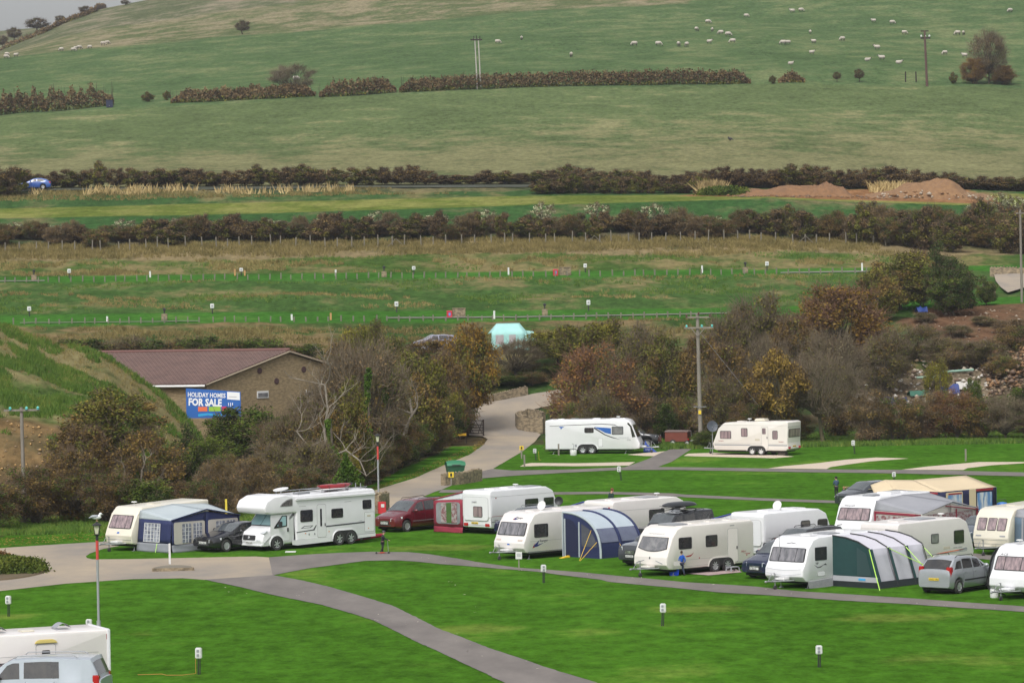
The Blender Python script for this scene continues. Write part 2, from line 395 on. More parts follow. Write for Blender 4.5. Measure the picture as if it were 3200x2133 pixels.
# ------------------------------------------------------------------ roads
M_lane = mat('lane asphalt', (.125, .112, .105), (.21, .188, .172), .5, .9, spec=.2, world=True, stretch=(1, .35, 1), bump=.3, bscale=30)
M_road = mat('sandy road', (.235, .21, .185), (.38, .31, .225), .22, .9, spec=.2, world=True, stretch=(.7, .35, 1), sharp=.16, bump=.3, bscale=30)
M_grav = mat('pale gravel', (.62, .52, .42), (.42, .34, .26), 7, .95, world=True, sharp=.2, bump=.8, bscale=20)
def resample(pl_, n):
    pl_ = [Vector(p) for p in pl_]; d = [0]
    for a, b in zip(pl_, pl_[1:]): d.append(d[-1]+(b-a).length)
    out = []
    for i in range(n):
        t = d[-1]*i/(n-1); j = max(k for k in range(len(d)) if d[k] <= t+1e-9); j = min(j, len(pl_)-2)
        s = (t-d[j])/max(1e-9, d[j+1]-d[j]); out.append(pl_[j].lerp(pl_[j+1], s))
    return out
rnd0 = np.random.RandomState(9)
def strip(name, A, B, m, lift=.02, n=60, k=5, skirt=None):
    n *= 2; a = resample([hit(*p) for p in A], n); b = resample([hit(*p) for p in B], n); rj = rnd0.normal(size=(n, 2, 2))*.012
    for i in range(n): a[i] = a[i]+Vector((rj[i, 0, 0], rj[i, 0, 1]+.12*math.sin(i*.21)*math.sin(i*.083), 0)); b[i] = b[i]+Vector((rj[i, 1, 0], rj[i, 1, 1]+.12*math.sin(i*.17+1)*math.sin(i*.09), 0))
    mb = MB(); rows = []
    for p, q in zip(a, b):
        r = []
        for j in range(k+1):
            c = p.lerp(q, j/k); r.append((c.x, c.y, gz(c.x, c.y)+lift+(.09 if lift == .021 else 0)*float(ss(314, 323, c.y))))
        rows.append(r)
    mb.grid(rows)
    o = mb.build(name, m, smooth=60, fix=False)
    for p in o.data.polygons:
        if p.normal.z < 0: p.flip()
    return tag(o, kind='structure')
def patch(name, poly, m, lift=.02):
    q = [hit(*p) for p in poly]; me = bpy.data.meshes.new(name); bm = bmesh.new()
    vs = [bm.verts.new((p.x, p.y, p.z+lift)) for p in q]; f = bm.faces.new(vs); bmesh.ops.triangulate(bm, faces=[f])
    for f in bm.faces:
        f.normal_update()
        if f.normal.z < 0: f.normal_flip()
    bm.to_mesh(me); bm.free(); me.materials.append(m); o = bpy.data.objects.new(name, me); link(o); return tag(o, kind='structure')

strip('lane', [(840, 1741), (938, 1734), (1060, 1727), (1159, 1723), (1278, 1725), (1346, 1732), (1500, 1757), (1613, 1773), (1705, 1779), (1900, 1796), (2138, 1818), (2376, 1834), (2500, 1848), (2700, 1859), (2840, 1869), (3200, 1895), (3700, 1932)],
      [(853, 1797), (972, 1774), (1142, 1752), (1244, 1750), (1300, 1754), (1380, 1763), (1504, 1772), (1674, 1786), (1878, 1811), (1900, 1817), (2100, 1836), (2240, 1850), (2444, 1863), (2700, 1880), (2840, 1887), (3200, 1912), (3700, 1950)], M_lane, .02, 120)
strip('lane', [(639, 1811), (762, 1837), (887, 1866), (1007, 1890), (1170, 1939), (1306, 2007), (1497, 2095), (1578, 2133), (1750, 2260)],
      [(853, 1797), (950, 1815), (1034, 1834), (1224, 1891), (1374, 1966), (1537, 2027), (1700, 2082), (1864, 2133), (2080, 2260)], M_lane, .025, 80)
patch('road', [(-500, 1905), (0, 1846), (204, 1823), (408, 1809), (571, 1806), (639, 1811), (853, 1797), (840, 1741), (799, 1738), (605, 1742), (404, 1746), (290, 1747), (272, 1743), (268, 1737), (282, 1728), (323, 1714), (400, 1700), (520, 1686), (640, 1672), (760, 1655), (900, 1640), (1020, 1625), (1160, 1604), (1290, 1565), (1380, 1527), (1330, 1484), (1240, 1510), (1197, 1524), (1150, 1539), (1060, 1572), (900, 1618), (700, 1655), (500, 1680), (283, 1694), (121, 1704), (0, 1712), (-500, 1730)], M_road, .012)
strip('road', [(1150, 1539), (1197, 1524), (1295, 1494), (1401, 1447), (1465, 1422), (1508, 1392), (1524, 1375), (1507, 1366), (1465, 1362), (1450, 1330), (1450, 1290), (1461, 1270), (1550, 1254), (1677, 1230), (1760, 1215)],
      [(1330, 1546), (1380, 1530), (1420, 1512), (1500, 1495), (1545, 1462), (1584, 1439), (1635, 1409), (1673, 1379), (1690, 1360), (1660, 1345), (1622, 1330), (1618, 1300), (1650, 1287), (1700, 1274), (1770, 1262)], M_road, .021, 110, 8)
strip('lane', [(1490, 1476), (1538, 1465), (1600, 1470), (1804, 1466), (1947, 1460), (2049, 1459), (2416, 1464), (2500, 1466), (2840, 1468), (3200, 1476), (3700, 1487)],
      [(1480, 1497), (1504, 1495), (1600, 1487), (1760, 1477), (1926, 1469), (2100, 1468), (2416, 1474), (2560, 1476), (2840, 1480), (3200, 1488), (3700, 1500)], M_lane, .028, 70, 2)
patch('lane', [(1945, 1462), (2049, 1461), (2100, 1442), (2162, 1402), (2100, 1402), (2066, 1414), (2020, 1436)], M_lane, .016)
strip('lane', [(1380, 1530), (1560, 1533), (1722, 1537), (1878, 1536), (2100, 1541), (2138, 1545), (2376, 1556), (2614, 1564), (2900, 1578), (3300, 1600)],
      [(1370, 1539), (1560, 1541), (1722, 1545), (1878, 1543), (2100, 1550), (2138, 1553), (2376, 1564), (2614, 1572), (2900, 1588), (3300, 1612)], M_lane, .02, 60, 2)
strip('lane', [(2500, 1668), (2800, 1700), (3061, 1731), (3125, 1738), (3400, 1760)], [(2500, 1682), (2800, 1716), (3061, 1746), (3125, 1752), (3400, 1778)], M_lane, .02, 40, 2)
for pg in ([(1625, 1457), (1640, 1449), (1660, 1446), (1800, 1447), (1985, 1443), (1965, 1454), (1800, 1456), (1700, 1455)],
           [(1960, 1420), (2080, 1409), (2058, 1425), (2010, 1424)],
           [(2136, 1424), (2150, 1417), (2230, 1414), (2420, 1420), (2482, 1426), (2420, 1431), (2280, 1428)],
           [(2400, 1463), (2450, 1456), (2560, 1446), (2640, 1436), (2738, 1429), (2840, 1432), (2720, 1441), (2640, 1452), (2595, 1459), (2583, 1465)],
           [(2818, 1467), (2900, 1457), (3060, 1443), (3200, 1443), (3230, 1445), (3100, 1453), (3024, 1462), (3010, 1468)]):
    patch('gravel_pad', pg, M_grav, .012)

def contour(D, pa, pb, k=30): return [at(pa+(pb-pa)*i/(k-1), D) for i in range(k)]
def cstrip(name, D0, D1, pa, pb, m, lift=.08):
    mb = MB(); mb.grid([[(q.x, q.y, q.z+lift) for q in contour(D, pa, pb, 80)] for D in np.linspace(D0, D1, 4)])
    o = mb.build(name, m, smooth=60, fix=False); return tag(o, kind='structure')
M_tl = mat('terrace lane', (.22, .20, .18), (.14, .14, .11), .6, .9)
cstrip('terrace_lane', 372.6, 373.4, 60, 620, M_tl); cstrip('terrace_lane', 375, 376.3, 1210, 2350, M_tl)
cstrip('terrace_lane', 412.5, 414.5, -300, 140, M_tl); cstrip('terrace_lane', 412.5, 414.8, 2440, 2760, M_tl)
cstrip('road', 500.5, 505.5, -1500, 4700, mat('far road', (.05, .056, .035)), .1)
patch('road', [(3106, 862), (3130, 850), (3200, 846), (3400, 838), (3400, 930), (3200, 906), (3150, 921), (3128, 905), (3112, 885)], M_road, .25)

def haze():
    x0, x1, y0, y1, z0, z1 = -900, 900, -70, 2000, -2, 420
    mb = MB(); mb.box(x0, x1, y0, y1, z0, z1)
    m = bpy.data.materials.new('air'); m.use_nodes = True; t = m.node_tree; t.nodes.clear()
    v = t.nodes.new('ShaderNodeVolumePrincipled'); v.inputs['Color'].default_value = (.80, .84, .92, 1); v.inputs['Density'].default_value = HAZE; v.inputs['Anisotropy'].default_value = .2
    o_ = t.nodes.new('ShaderNodeOutputMaterial'); t.links.new(v.outputs[0], o_.inputs['Volume'])
    o = mb.build('haze', m); tag(o, kind='stuff', label='thin pale haze over the hillside', cat='haze')
HAZE = .00011
haze()
# ------------------------------------------------------------------ caravans
def paint(name, c, rough=.3): return mat(name, c, tuple(x*.93 for x in c), 1.2, rough, spec=.5, coat=.25)
W_WHITE = paint('white gelcoat', (.76, .76, .78)); W_CREAM = paint('cream gelcoat', (.70, .655, .55)); W_WARM = paint('warm white gelcoat', (.73, .69, .67)); W_OFF = paint('off white gelcoat', (.74, .70, .655))
M_rub = mat('black rubber', (.02, .02, .022), rough=.55); M_tyre = mat('tyre', (.025, .025, .027), (.05, .048, .045), 6, .85)
M_alloy = mat('alloy', (.55, .56, .58), rough=.35, metal=.6); M_steel = mat('galvanised steel', (.38, .39, .40), (.25, .26, .27), 5, .5, metal=.6)
M_glass = mat('dark glazing', (.018, .019, .022), (.05, .045, .042), 2.2, .06, spec=.8, coat=.4, sharp=.15)
M_smoke = mat('smoked glazing', (.13, .13, .14), (.24, .235, .24), 1.6, .10, spec=.8, coat=.4, sharp=.1)
M_pinkc = mat('window with pink curtain', (.34, .25, .26), (.17, .13, .14), 3.2, .12, spec=.8, coat=.4, stretch=(2.2, 2.2, .15), sharp=.1)
M_greyc = mat('window with grey blind', (.23, .22, .24), (.10, .10, .11), 2.2, .10, spec=.8, coat=.4, stretch=(1.8, 1.8, .2), sharp=.12)
M_under = mat('underfloor and painted shade', (.018, .018, .018), rough=.9); M_red = mat('red lamp', (.42, .015, .02), rough=.2, coat=.5); M_amb = mat('amber lamp', (.7, .22, .03), rough=.25)  # M_under: near black, paints in the shade below bodies and in wheel arches
M_yel = mat('yellow plate', (.78, .55, .04), rough=.4); M_wht = mat('white plastic', (.66, .66, .65), rough=.4); M_gry = mat('grey plastic', (.28, .29, .31), rough=.5); M_blk = mat('black plastic', (.025, .025, .027), rough=.5)
M_beige = mat('beige vent', (.52, .47, .38), rough=.6); M_skirt = mat('grey skirt cloth', (.33, .33, .35), (.25, .25, .27), 3, .8, bump=.6)
M_navy = mat('navy graphic', (.02, .03, .14), rough=.4); M_blue = mat('blue graphic', (.03, .12, .42), rough=.4); M_redg = mat('dark red graphic', (.30, .02, .03), rough=.4); M_dgrey = mat('dark grey graphic', (.06, .06, .07), rough=.4); M_lgrey = mat('light grey graphic', (.45, .46, .49), rough=.4)
M_seam = mat('seam line', (.30, .30, .30), rough=.6)
def wheel(name, parent, x, y, z, r, wdt, side=-1, rimmat=None, spokes=5, parts=True):
    """wheel whose outer face looks along y*side; y is the outer plane"""
    s = side; mb = MB()
    mb.lathe([(r*.60, -.01), (r*.66, .0), (r*.93, .0), (r, -.035), (r, -wdt+.03), (r*.93, -wdt), (r*.4, -wdt), (0, -wdt)], (x, y, z), (0, s, 0), 22)
    t = mb.build(name, M_tyre, parent, smooth=40)
    rb = MB(); rb.lathe([(r*.64, -.005), (r*.58, -.03), (r*.5, -.05), (r*.12, -.045), (r*.10, -.01), (0, -.008)], (x, y, z), (0, s, 0), 22)
    rb.mi = 0
    for k in range(spokes):
        a = 2*math.pi*k/spokes+.3; ca, sa = math.cos(a), math.sin(a); wv = r*.10
        pts = []
        for rr, ww in ((r*.10, wv), (r*.60, wv*.75), (r*.60, -wv*.75), (r*.10, -wv)):
            pts.append((x+ca*rr-sa*ww, y-s*.012, z+sa*rr+ca*ww))
        q = [(p[0], p[1]-s*.03, p[2]) for p in pts]
        rb.add(pts+q, [(0, 1, 2, 3), (0, 4, 5, 1), (1, 5, 6, 2), (2, 6, 7, 3)])
    rb2 = MB(); rim = rb.build('rim', rimmat or M_alloy, t, smooth=40)
    dk = MB(); dk.lathe([(r*.56, -.032), (r*.2, -.046), (0, -.04)], (x, y, z), (0, s, 0), 18)
    return t
def side_slab(mb, pts, t=.02, y=0.0): return mb.slab([(a, b) for a, b in pts], (0, y, 0), (1, 0, 0), (0, 0, 1), t) # normal = x cross z = -y
def loft_body(prof, W, r=.07, nseg=3, taper=None):
    mb = MB(); rings = []
    ys = []
    for k in range(nseg+1): a = math.pi/2*k/nseg; ys.append((r*(1-math.sin(a)) if 0 else r-r*math.sin(a), r-r*math.cos(a) if 0 else r*(1-math.sin(a))))
    seq = [(r*(1-math.cos(math.pi/2*k/nseg)), r*(1-math.sin(math.pi/2*k/nseg))) for k in range(nseg+1)]   # (y, inset)
    seq = seq+[(W-y, d) for y, d in reversed(seq)]
    vs = []; n = len(prof)
    for y, d in seq:
        P_ = inset(prof, d) if d > 1e-5 else prof
        vs += [(p[0], y, p[1]) for p in P_]
    k = len(seq)
    fs = [(i*n+j, i*n+(j+1) % n, (i+1)*n+(j+1) % n, (i+1)*n+j) for i in range(k-1) for j in range(n)]
    fs += [list(range(n)), [(k-1)*n+j for j in range(n-1, -1, -1)]]
    return mb.add(vs, fs)
def window(parent, mb_frame, mb_pane, pane, name='window'):
    f = mb_frame.build(name, M_rub, parent); p = mb_pane.build('pane', pane, f); return f
def side_window(parent, x0, x1, z0, z1, pane, r=.06, name='window'):
    a = MB(); side_slab(a, rrect(x0-.025, x1+.025, z0-.025, z1+.025, r+.02), .016); b = MB(); side_slab(b, rrect(x0+.01, x1-.01, z0+.01, z1-.01, r), .006, -.016)
    f = a.build(name, M_rub, parent); b.build('pane', pane, f); return f
def end_frame(p0, p1, W, end):
    """frame on the sloping segment p0->p1 (x,z) of an end: returns origin,u,v,len ; u across, v up the slope; normal outward"""
    a = Vector((p0[0], 0, p0[1])); b = Vector((p1[0], 0, p1[1])); v = (b-a)
    if end == 'A': u = Vector((0, -1, 0)); o = Vector((p0[0], W, p0[1]))       # u x v with v up = (0,-1,0)x(0,0,1) = (-1,0,0)
    else: u = Vector((0, 1, 0)); o = Vector((p0[0], 0, p0[1]))
    return o, u, v.normalized(), v.length
def end_slab(fr, pts, t=.02, lift=0):
    o, u, v, l = fr; n = u.cross(v); mb = MB(); mb.slab(pts, o+n*lift, u, v, t); return mb
def hitch(parent, W, end, x, zf=.42, mat_=None, jw=True):
    """A-frame, coupling head, jockey wheel. points outwards from x in direction d"""
    d = -1 if end == 'A' else 1; c = W/2; m_ = M_steel
    mb = MB(); mb.tube([(x, c-.55, zf), (x+d*1.0, c-.05, zf)], .04); mb.tube([(x, c+.55, zf), (x+d*1.0, c+.05, zf)], .04); mb.tube([(x+d*.9, c, zf), (x+d*1.35, c, zf+.03)], .045); mb.ell((x+d*1.38, c, zf+.02), (.08, .06, .06)); mb.tube([(x+d*1.2, c, zf+.05), (x+d*.98, c, zf+.38)], .018)
    h = mb.build('hitch', m_, parent, smooth=40)
    if jw:
        mb = MB(); mb.tube([(x+d*.85, c-.1, .12), (x+d*.85, c-.1, zf+.42)], .028); mb.tube([(x+d*.85, c-.1, zf+.42), (x+d*.97, c-.1, zf+.44)], .015); j = mb.build('jockey_wheel', m_, parent, smooth=40)
        mb = MB(); mb.lathe([(0, -.04), (.10, -.04), (.115, 0), (.10, .04), (0, .04)], (x+d*.85, c-.1, .115), (0, 1, 0), 14); mb.build('tyre', M_tyre, j, smooth=40)
    mb = MB()
    cov = MB(); cov.box(x+d*.02 if d > 0 else x-.45, x+.45 if d > 0 else x-.02, c-.3, c+.3, zf+.02, zf+.14); cov.build('hitch_cover', mat_ if mat_ else M_wht, parent, bevel=.03)
def plate(parent, txt, o, u, v, m_=None, w=.52, h=.11, sz=.11):
    mb = MB(); mb.slab([(0, 0), (w, 0), (w, h), (0, h)], o, u, v, .012); p = mb.build('number_plate', m_ or M_yel, parent)
    n = Vector(u).cross(Vector(v)).normalized()
    if txt: text_obj(txt, sz, M_blk, p, Vector(o)+n*.016+Vector(u).normalized()*.03+Vector(v).normalized()*.015, u, v, sx=.9)
    return p
def caravan(label, base, th, L, W, prof, body=W_WHITE, group=None, rad=.14, z0=.36, wheels=(), wr=.33, rim=None, spokes=6, name='touring_caravan'):
    root = thing(name, label, 'caravan', base, th, group)
    pr = rpoly(prof, rad, 5)
    loft_body(pr, W, .06).build('body', body, root, smooth=32)
    mb = MB(); mb.box(.25, L-.25, .12, W-.12, .24, z0+.05); mb.build('chassis', M_under, root)  # underframe box, near black so the shade beneath the body is painted in
    for x in wheels:
        a = [(x+(wr+.09)*math.cos(t), wr+(wr+.09)*math.sin(t)) for t in np.linspace(math.asin((z0-wr)/(wr+.09)), math.pi-math.asin((z0-wr)/(wr+.09)), 14)]
    if wheels:
        x0, x1 = min(wheels), max(wheels); R_ = wr+.10
        def arch(R_):
            pts = [(x1+R_*math.cos(t), wr+R_*math.sin(t)) for t in np.linspace(.05, math.pi/2, 7)]+[(x0+R_*math.cos(t), wr+R_*math.sin(t)) for t in np.linspace(math.pi/2, math.pi-.05, 7)]
            return pts
        mb = MB(); side_slab(mb, arch(R_+.07)+[(x0-R_-.07, z0-.01), (x1+R_+.07, z0-.01)], .012); mb.build('wheel_arch', body, root)
        mb = MB(); side_slab(mb, arch(R_)+[(x0-R_, z0-.015), (x1+R_, z0-.015)], .016); mb.build('arch_opening', M_under, root)
        for x in wheels:
            wheel('wheel', root, x, -.03, wr, wr, .19, -1, rim, spokes); wheel('wheel', root, x, W+.01, wr, wr, .19, 1, rim, spokes)
    return root
def roof_bits(root, z, items, body=W_WHITE):
    for it in items:
        k, x, y = it[:3]
        if k == 'vent': mb = MB(); mb.box(x, x+it[3], y, y+it[4], z-.03, z+(it[5] if len(it) > 5 else .07)); mb.build('roof_vent', it[6] if len(it) > 6 else body, root, bevel=.03)
        elif k == 'aerial':
            mb = MB(); mb.tube([(x, y, z-.05), (x, y, z+.2)], .02); mb.lathe([(0, .24), (.12, .235), (.17, .2), (.12, .17), (0, .17)], (x, y, z), (0, 0, 1), 16); mb.build('aerial', M_wht, root, smooth=40)
        elif k == 'dish':
            mb = MB(); mb.lathe([(0, -.07), (.15, -.04), (.27, .02), (.25, .03), (.13, 0), (0, -.02)], (x, y, z+.26), (-1, -.1, .3), 20); mb.tube([(x, y, z-.03), (x, y, z+.22)], .04); mb.build('satellite_dish', M_wht, root, smooth=40)
        elif k == 'dome':
            mb = MB(); mb.ell((x, y, z+.02), (it[3], it[4], it[5])); mb.build('roof_dome', it[6] if len(it) > 6 else body, root, smooth=60)
        elif k == 'ac':
            mb = MB(); mb.box(x, x+.9, y, y+.7, z-.02, z+.24); mb.build('air_conditioner', W_CREAM, root, bevel=.07)
def side_line(root, x0, x1, z, m_=None, h=.014, name='seam'):
    mb = MB(); side_slab(mb, [(x0, z), (x1, z), (x1, z+h), (x0, z+h)], .004); mb.build(name, m_ or M_seam, root)
def side_poly(root, pts, m_, name='decal', t=.005):
    mb = MB(); side_slab(mb, pts, t); return mb.build(name, m_, root)
def door(root, x0, x1, z0, z1, body, win=None, pane=None, handle=.9):
    mb = MB(); side_slab(mb, rrect(x0-.02, x1+.02, z0-.02, z1+.02, .10), .004); d0 = mb.build('door', M_seam, root)
    mb = MB(); side_slab(mb, rrect(x0, x1, z0, z1, .09), .010); mb.build('door_panel', body, d0)
    mb = MB(); side_slab(mb, rrect(x0+.04, x0+.10, handle+.15, handle+.32, .02) if handle > 0 else rrect(x1-.10, x1-.04, -handle+.15, -handle+.32, .02), .03); mb.build('handle', M_blk, d0, bevel=.005)
    if win:
        mb = MB(); side_slab(mb, rrect(*win, .05), .014, -.008); mb.build('door_window', pane or M_glass, d0)
    return d0
def rear_lights(root, fr, W, z, w=.34, h=.17, inset_=.08):
    l = fr[3]
    for a in (inset_, W-inset_-w):
        end_slab(fr, rrect(a, a+w, z, z+h, .03), .03).build('tail_light', M_red, root, bevel=.008)
def front_triple(root, fr, W, v0, v1, pane, tp=.12, split=True, m=.12, name='front_window', arc=0):
    """front window following the trapezoid of the nose; split into three panes"""
    o, u, v, l = fr
    base = [(m, v0), (W-m, v0), (W-m-tp*.5, v1), (m+tp*.5, v1)]
    if arc: base = [(m, v0+arc)]+[(m+(W-2*m)*t, v0+arc*(2*t-1)**2) for t in np.linspace(.08, .92, 9)]+[(W-m, v0+arc), (W-m-tp*.5, v1), (m+tp*.5, v1)]
    f = end_slab(fr, rpoly(base, .09 if not arc else 0, 3), .02).build(name, M_rub, root)
    if split:
        xs = [m+.04, m+(W-2*m)*.27, m+(W-2*m)*.73, W-m-.04]
        for i in range(3):
            a, b = xs[i]+.02, xs[i+1]-.02; k0 = tp*.5*(1 if i == 0 else 0); k1 = tp*.5*(1 if i == 2 else 0)
            end_slab(fr, rpoly([(a, v0+.04), (b, v0+.04), (b-k1, v1-.04), (a+k0, v1-.04)], .05, 3), .008, .02).build('pane', pane, f)
    else:
        q = inset(rpoly(base, .09 if not arc else 0, 3), .035); end_slab(fr, q, .008, .02).build('pane', pane, f)
    return f
def corner_steadies(root, xs, W):
    for x in xs: mb = MB(); mb.tube([(x, .25, .33), (x-.12, .2, .02)], .025); mb.box(x-.2, x-.04, .12, .28, 0, .02); mb.build('corner_steady', M_steel, root)
def G(px, py): return hit(px, py)
def txt(root, s, size, m_, x, z, y=-.008, sx=1., name='lettering'): return text_obj(s, size, m_, root, (x, y, z), (1, 0, 0), (0, 0, 1), name=name, sx=sx)
def txt_end(root, fr, s, size, m_, a, b, lift=.01, sx=1.): o, u, v, l = fr; n = u.cross(v); return text_obj(s, size, m_, root, o+u*a+v*b+n*lift, u, v, sx=sx)

# --- 1 cream caravan far left with the blue awning
L, W = 5.5, 2.15
p1 = [(0.0, .42), (-.10, .85), (.02, 1.18), (.38, 2.02), (.75, 2.42), (5.5, 2.58), (5.5, .36), (.25, .36)]
c1 = caravan('cream touring caravan with pink curtains at the left, joined to the blue awning', G(414, 1722), R(46), L, W, p1, W_CREAM, rad=[.08, .08, .05, .12, .3, .12, .12, .08], wheels=(3.0,))
fr = end_frame((.02, 1.18), (.38, 2.02), W, 'A'); front_triple(c1, fr, W, .06, .86, M_pinkc, m=.16)
fr = end_frame((-.10, .85), (.02, 1.18), W, 'A'); end_slab(fr, [(.95, .12), (1.15, .12), (1.13, .22), (.97, .22)], .01).build('badge', M_blue, c1)
fr = end_frame((0, .42), (-.10, .85), W, 'A'); end_slab(fr, [(.05, .20), (W-.05, .20), (W-.05, .225), (.05, .225)], .01).build('seam', M_seam, c1)
hitch(c1, W, 'A', .05); roof_bits(c1, 2.45, [('aerial', 1.2, 1.2), ('vent', 2.2, .8, .6, .6), ('vent', 3.6, .8, .5, .5)], W_CREAM); corner_steadies(c1, (.4,), W)
# --- 3 twin tone caravan with navy awning
L = 5.9; W = 2.25
p3 = [(0.02, .38), (-.16, .62), (-.16, .90), (.02, 1.28), (.30, 2.02), (.62, 2.45), (1.0, 2.56), (5.9, 2.60), (5.9, .36), (.3, .34)]
c3 = caravan('white caravan with curved swoosh logos joined to the arched navy awning', G(1644, 1748), R(43), L, W, p3, W_WARM, rad=[.06, .1, .1, .08, .15, .2, .15, .12, .1, .05], wheels=(4.0,), wr=.34)
fr = end_frame((.02, 1.28), (.30, 2.02), W, 'A'); front_triple(c3, fr, W, .02, .78, M_greyc, m=.10, tp=.08)
fr = end_frame((.30, 2.02), (.62, 2.45), W, 'A')
end_slab(fr, [(.95, .18), (1.12, .38), (1.10, .22), (1.30, .20), (1.08, .14), (1.0, .14)], .006).build('decal', M_navy, c3); end_slab(fr, [(.90, .14), (1.0, .30), (1.0, .15)], .006).build('decal', M_redg, c3); txt_end(c3, fr, 'Ranger', .16, M_dgrey, 1.14, .24)
fr = end_frame((-.16, .62), (-.16, .90), W, 'A'); end_slab(fr, [(1.02, .16), (1.22, .16), (1.2, .24), (1.04, .24)], .006).build('badge', M_blue, c3)
for a in (.15, 1.75): end_slab(end_frame((-.16, .90), (.02, 1.28), W, 'A'), rrect(a, a+.35, .12, .22, .02), .012).build('marker_light', mat('clear lamp', (.55, .45, .4), rough=.2), c3)
side_window(c3, .62, 1.55, 1.20, 1.90, M_glass); side_window(c3, 4.3, 4.85, 1.3, 1.9, M_glass)
side_poly(c3, [(.5, .72), (.95, 1.02), (.82, .78), (1.25, .86), (.80, .68), (.62, .66)], M_navy); side_poly(c3, [(.46, .62), (.62, .86), (.62, .64)], M_redg); txt(c3, 'Ranger', .20, M_dgrey, .98, .92)
for z in (.62, 1.20): side_poly(c3, [(2.75, z), (3.3, z), (3.3, z+.18), (2.75, z+.18)], M_beige, 'side_vent')
side_line(c3, .3, 5.8, .98); side_poly(c3, [(.15, .36), (5.85, .36), (5.85, .43), (.15, .43)], M_steel, 'skirt_rail'); hitch(c3, W, 'A', -.05, mat_=M_wht); roof_bits(c3, 2.56, [('vent', 1.2, .7, .5, .6), ('dish', 2.2, 1.1), ('vent', 3.2, .7, .8, .7), ('vent', 4.6, .8, .5, .5)], W_WARM); corner_steadies(c3, (.5, 5.4), W)
# --- 5 cream twin axle caravan
L, W = 5.85, 2.26
p5 = [(0.05, .36), (-.16, .60), (-.13, 1.0), (.02, 1.40), (.30, 2.08), (.62, 2.47), (1.0, 2.62), (5.7, 2.66), (5.85, 2.5), (5.85, .36), (.3, .34)]
c5 = caravan('cream twin axle caravan with one wide dark front window, beside the boy in blue', G(2090, 1801), R(42), L, W, p5, W_OFF, rad=[.06, .12, .1, .1, .15, .25, .2, .12, .1, .1, .05], wheels=(3.15, 4.0), wr=.33, spokes=8)
fr = end_frame((.02, 1.40), (.30, 2.08), W, 'A'); front_triple(c5, fr, W, -.12, .70, M_smoke, split=False, m=.14, tp=.2, arc=.18)
fr = end_frame((.62, 2.47), (.30, 2.08), W, 'A'); fr = end_frame((.30, 2.08), (.62, 2.47), W, 'A'); txt_end(c5, fr, 'AVONDALE', .15, M_lgrey, .55, .12, sx=1.35)
fr = end_frame((-.16, .60), (-.13, 1.0), W, 'A'); end_slab(fr, [(1.05, .30), (1.15, .30), (1.13, .42), (1.07, .42)], .008).build('badge', M_dgrey, c5)
for a in ([(.25, .05), (.75, .22), (.72, .24), (.25, .10)], [(2.0, .05), (1.5, .22), (1.53, .24), (2.0, .10)]): end_slab(fr, a, .012).build('nose_crease', M_gry, c5)
for x0, x1 in ((.72, 1.55), (2.55, 3.30)): side_window(c5, x0, x1, 1.42, 2.0, M_glass)
door(c5, 4.05, 4.72, .48, 2.28, W_OFF, handle=-1.0)
side_poly(c5, [(1.15, 1.02), (1.5, 1.06), (1.72, 1.18), (1.5, .98), (1.2, .96)], M_redg); txt(c5, 'Avondale', .12, M_lgrey, .72, 1.0); txt(c5, '555-6', .13, M_redg, 4.95, .95)
side_poly(c5, [(5.1, .90), (5.5, .86), (5.62, .9), (5.5, .82)], M_redg); side_line(c5, .3, 5.8, .46); side_line(c5, .4, 4.0, .80); side_line(c5, 4.05, 4.72, 1.28)
for x, z in ((2.05, .82), (5.3, .75)): side_poly(c5, rrect(x, x+.07, z, z+.07, .02), M_redg, 'marker_light')
side_poly(c5, rrect(.35, .95, .55, .78, .03), W_WARM, 'locker_door'); side_poly(c5, rrect(4.2, 4.5, 2.42, 2.47, .02), M_seam, 'awning_light')
hitch(c5, W, 'A', -.05, mat_=W_OFF); roof_bits(c5, 2.62, [('vent', .95, .5, .9, 1.2, .08, M_gry), ('vent', 2.3, .7, .6, .6), ('vent', 3.6, .8, .4, .4), ('vent', 4.8, .6, .6, .6)], W_OFF); corner_steadies(c5, (.6, 5.3), W)
# --- 7 white caravan with green and grey awning
L, W = 5.4, 2.26
p7 = [(0.05, .36), (-.22, .62), (-.20, 1.0), (.02, 1.38), (.26, 2.05), (.58, 2.45), (1.0, 2.58), (5.4, 2.62), (5.4, .36), (.3, .34)]
c7 = caravan('white caravan with a black wave logo, joined to the green and grey awning', G(2518, 1840), R(46), L, W, p7, W_WHITE, rad=[.06, .14, .12, .1, .2, .25, .2, .12, .1, .05], wheels=(3.6,), wr=.33)
fr = end_frame((.02, 1.38), (.26, 2.05), W, 'A'); front_triple(c7, fr, W, -.04, .72, M_greyc, m=.08, tp=.1)
fr = end_frame((.26, 2.05), (.58, 2.45), W, 'A'); end_slab(fr, [(.8, .22), (1.1, .28), (1.5, .22), (1.4, .26), (1.1, .33), (.85, .27)], .006).build('decal', M_dgrey, c7)
fr = end_frame((-.22, .62), (-.20, 1.0), W, 'A')
for zz in (.05, .30): end_slab(fr, [(.1, zz+.10), (.6, zz+.03), (W/2, zz), (W-.6, zz+.03), (W-.1, zz+.10), (W-.1, zz+.12), (W-.6, zz+.05), (W/2, zz+.02), (.6, zz+.05), (.1, zz+.12)], .006).build('seam', M_lgrey, c7)
side_window(c7, .72, 1.52, 1.42, 2.05, M_glass, .03)
side_poly(c7, [(.62, 1.20), (.9, 1.06), (1.15, 1.10), (1.45, 1.22), (1.55, 1.12), (1.3, 1.14), (1.1, 1.03), (.88, 1.01)], M_dgrey); txt(c7, 'VIP', .16, M_dgrey, .72, 1.20)
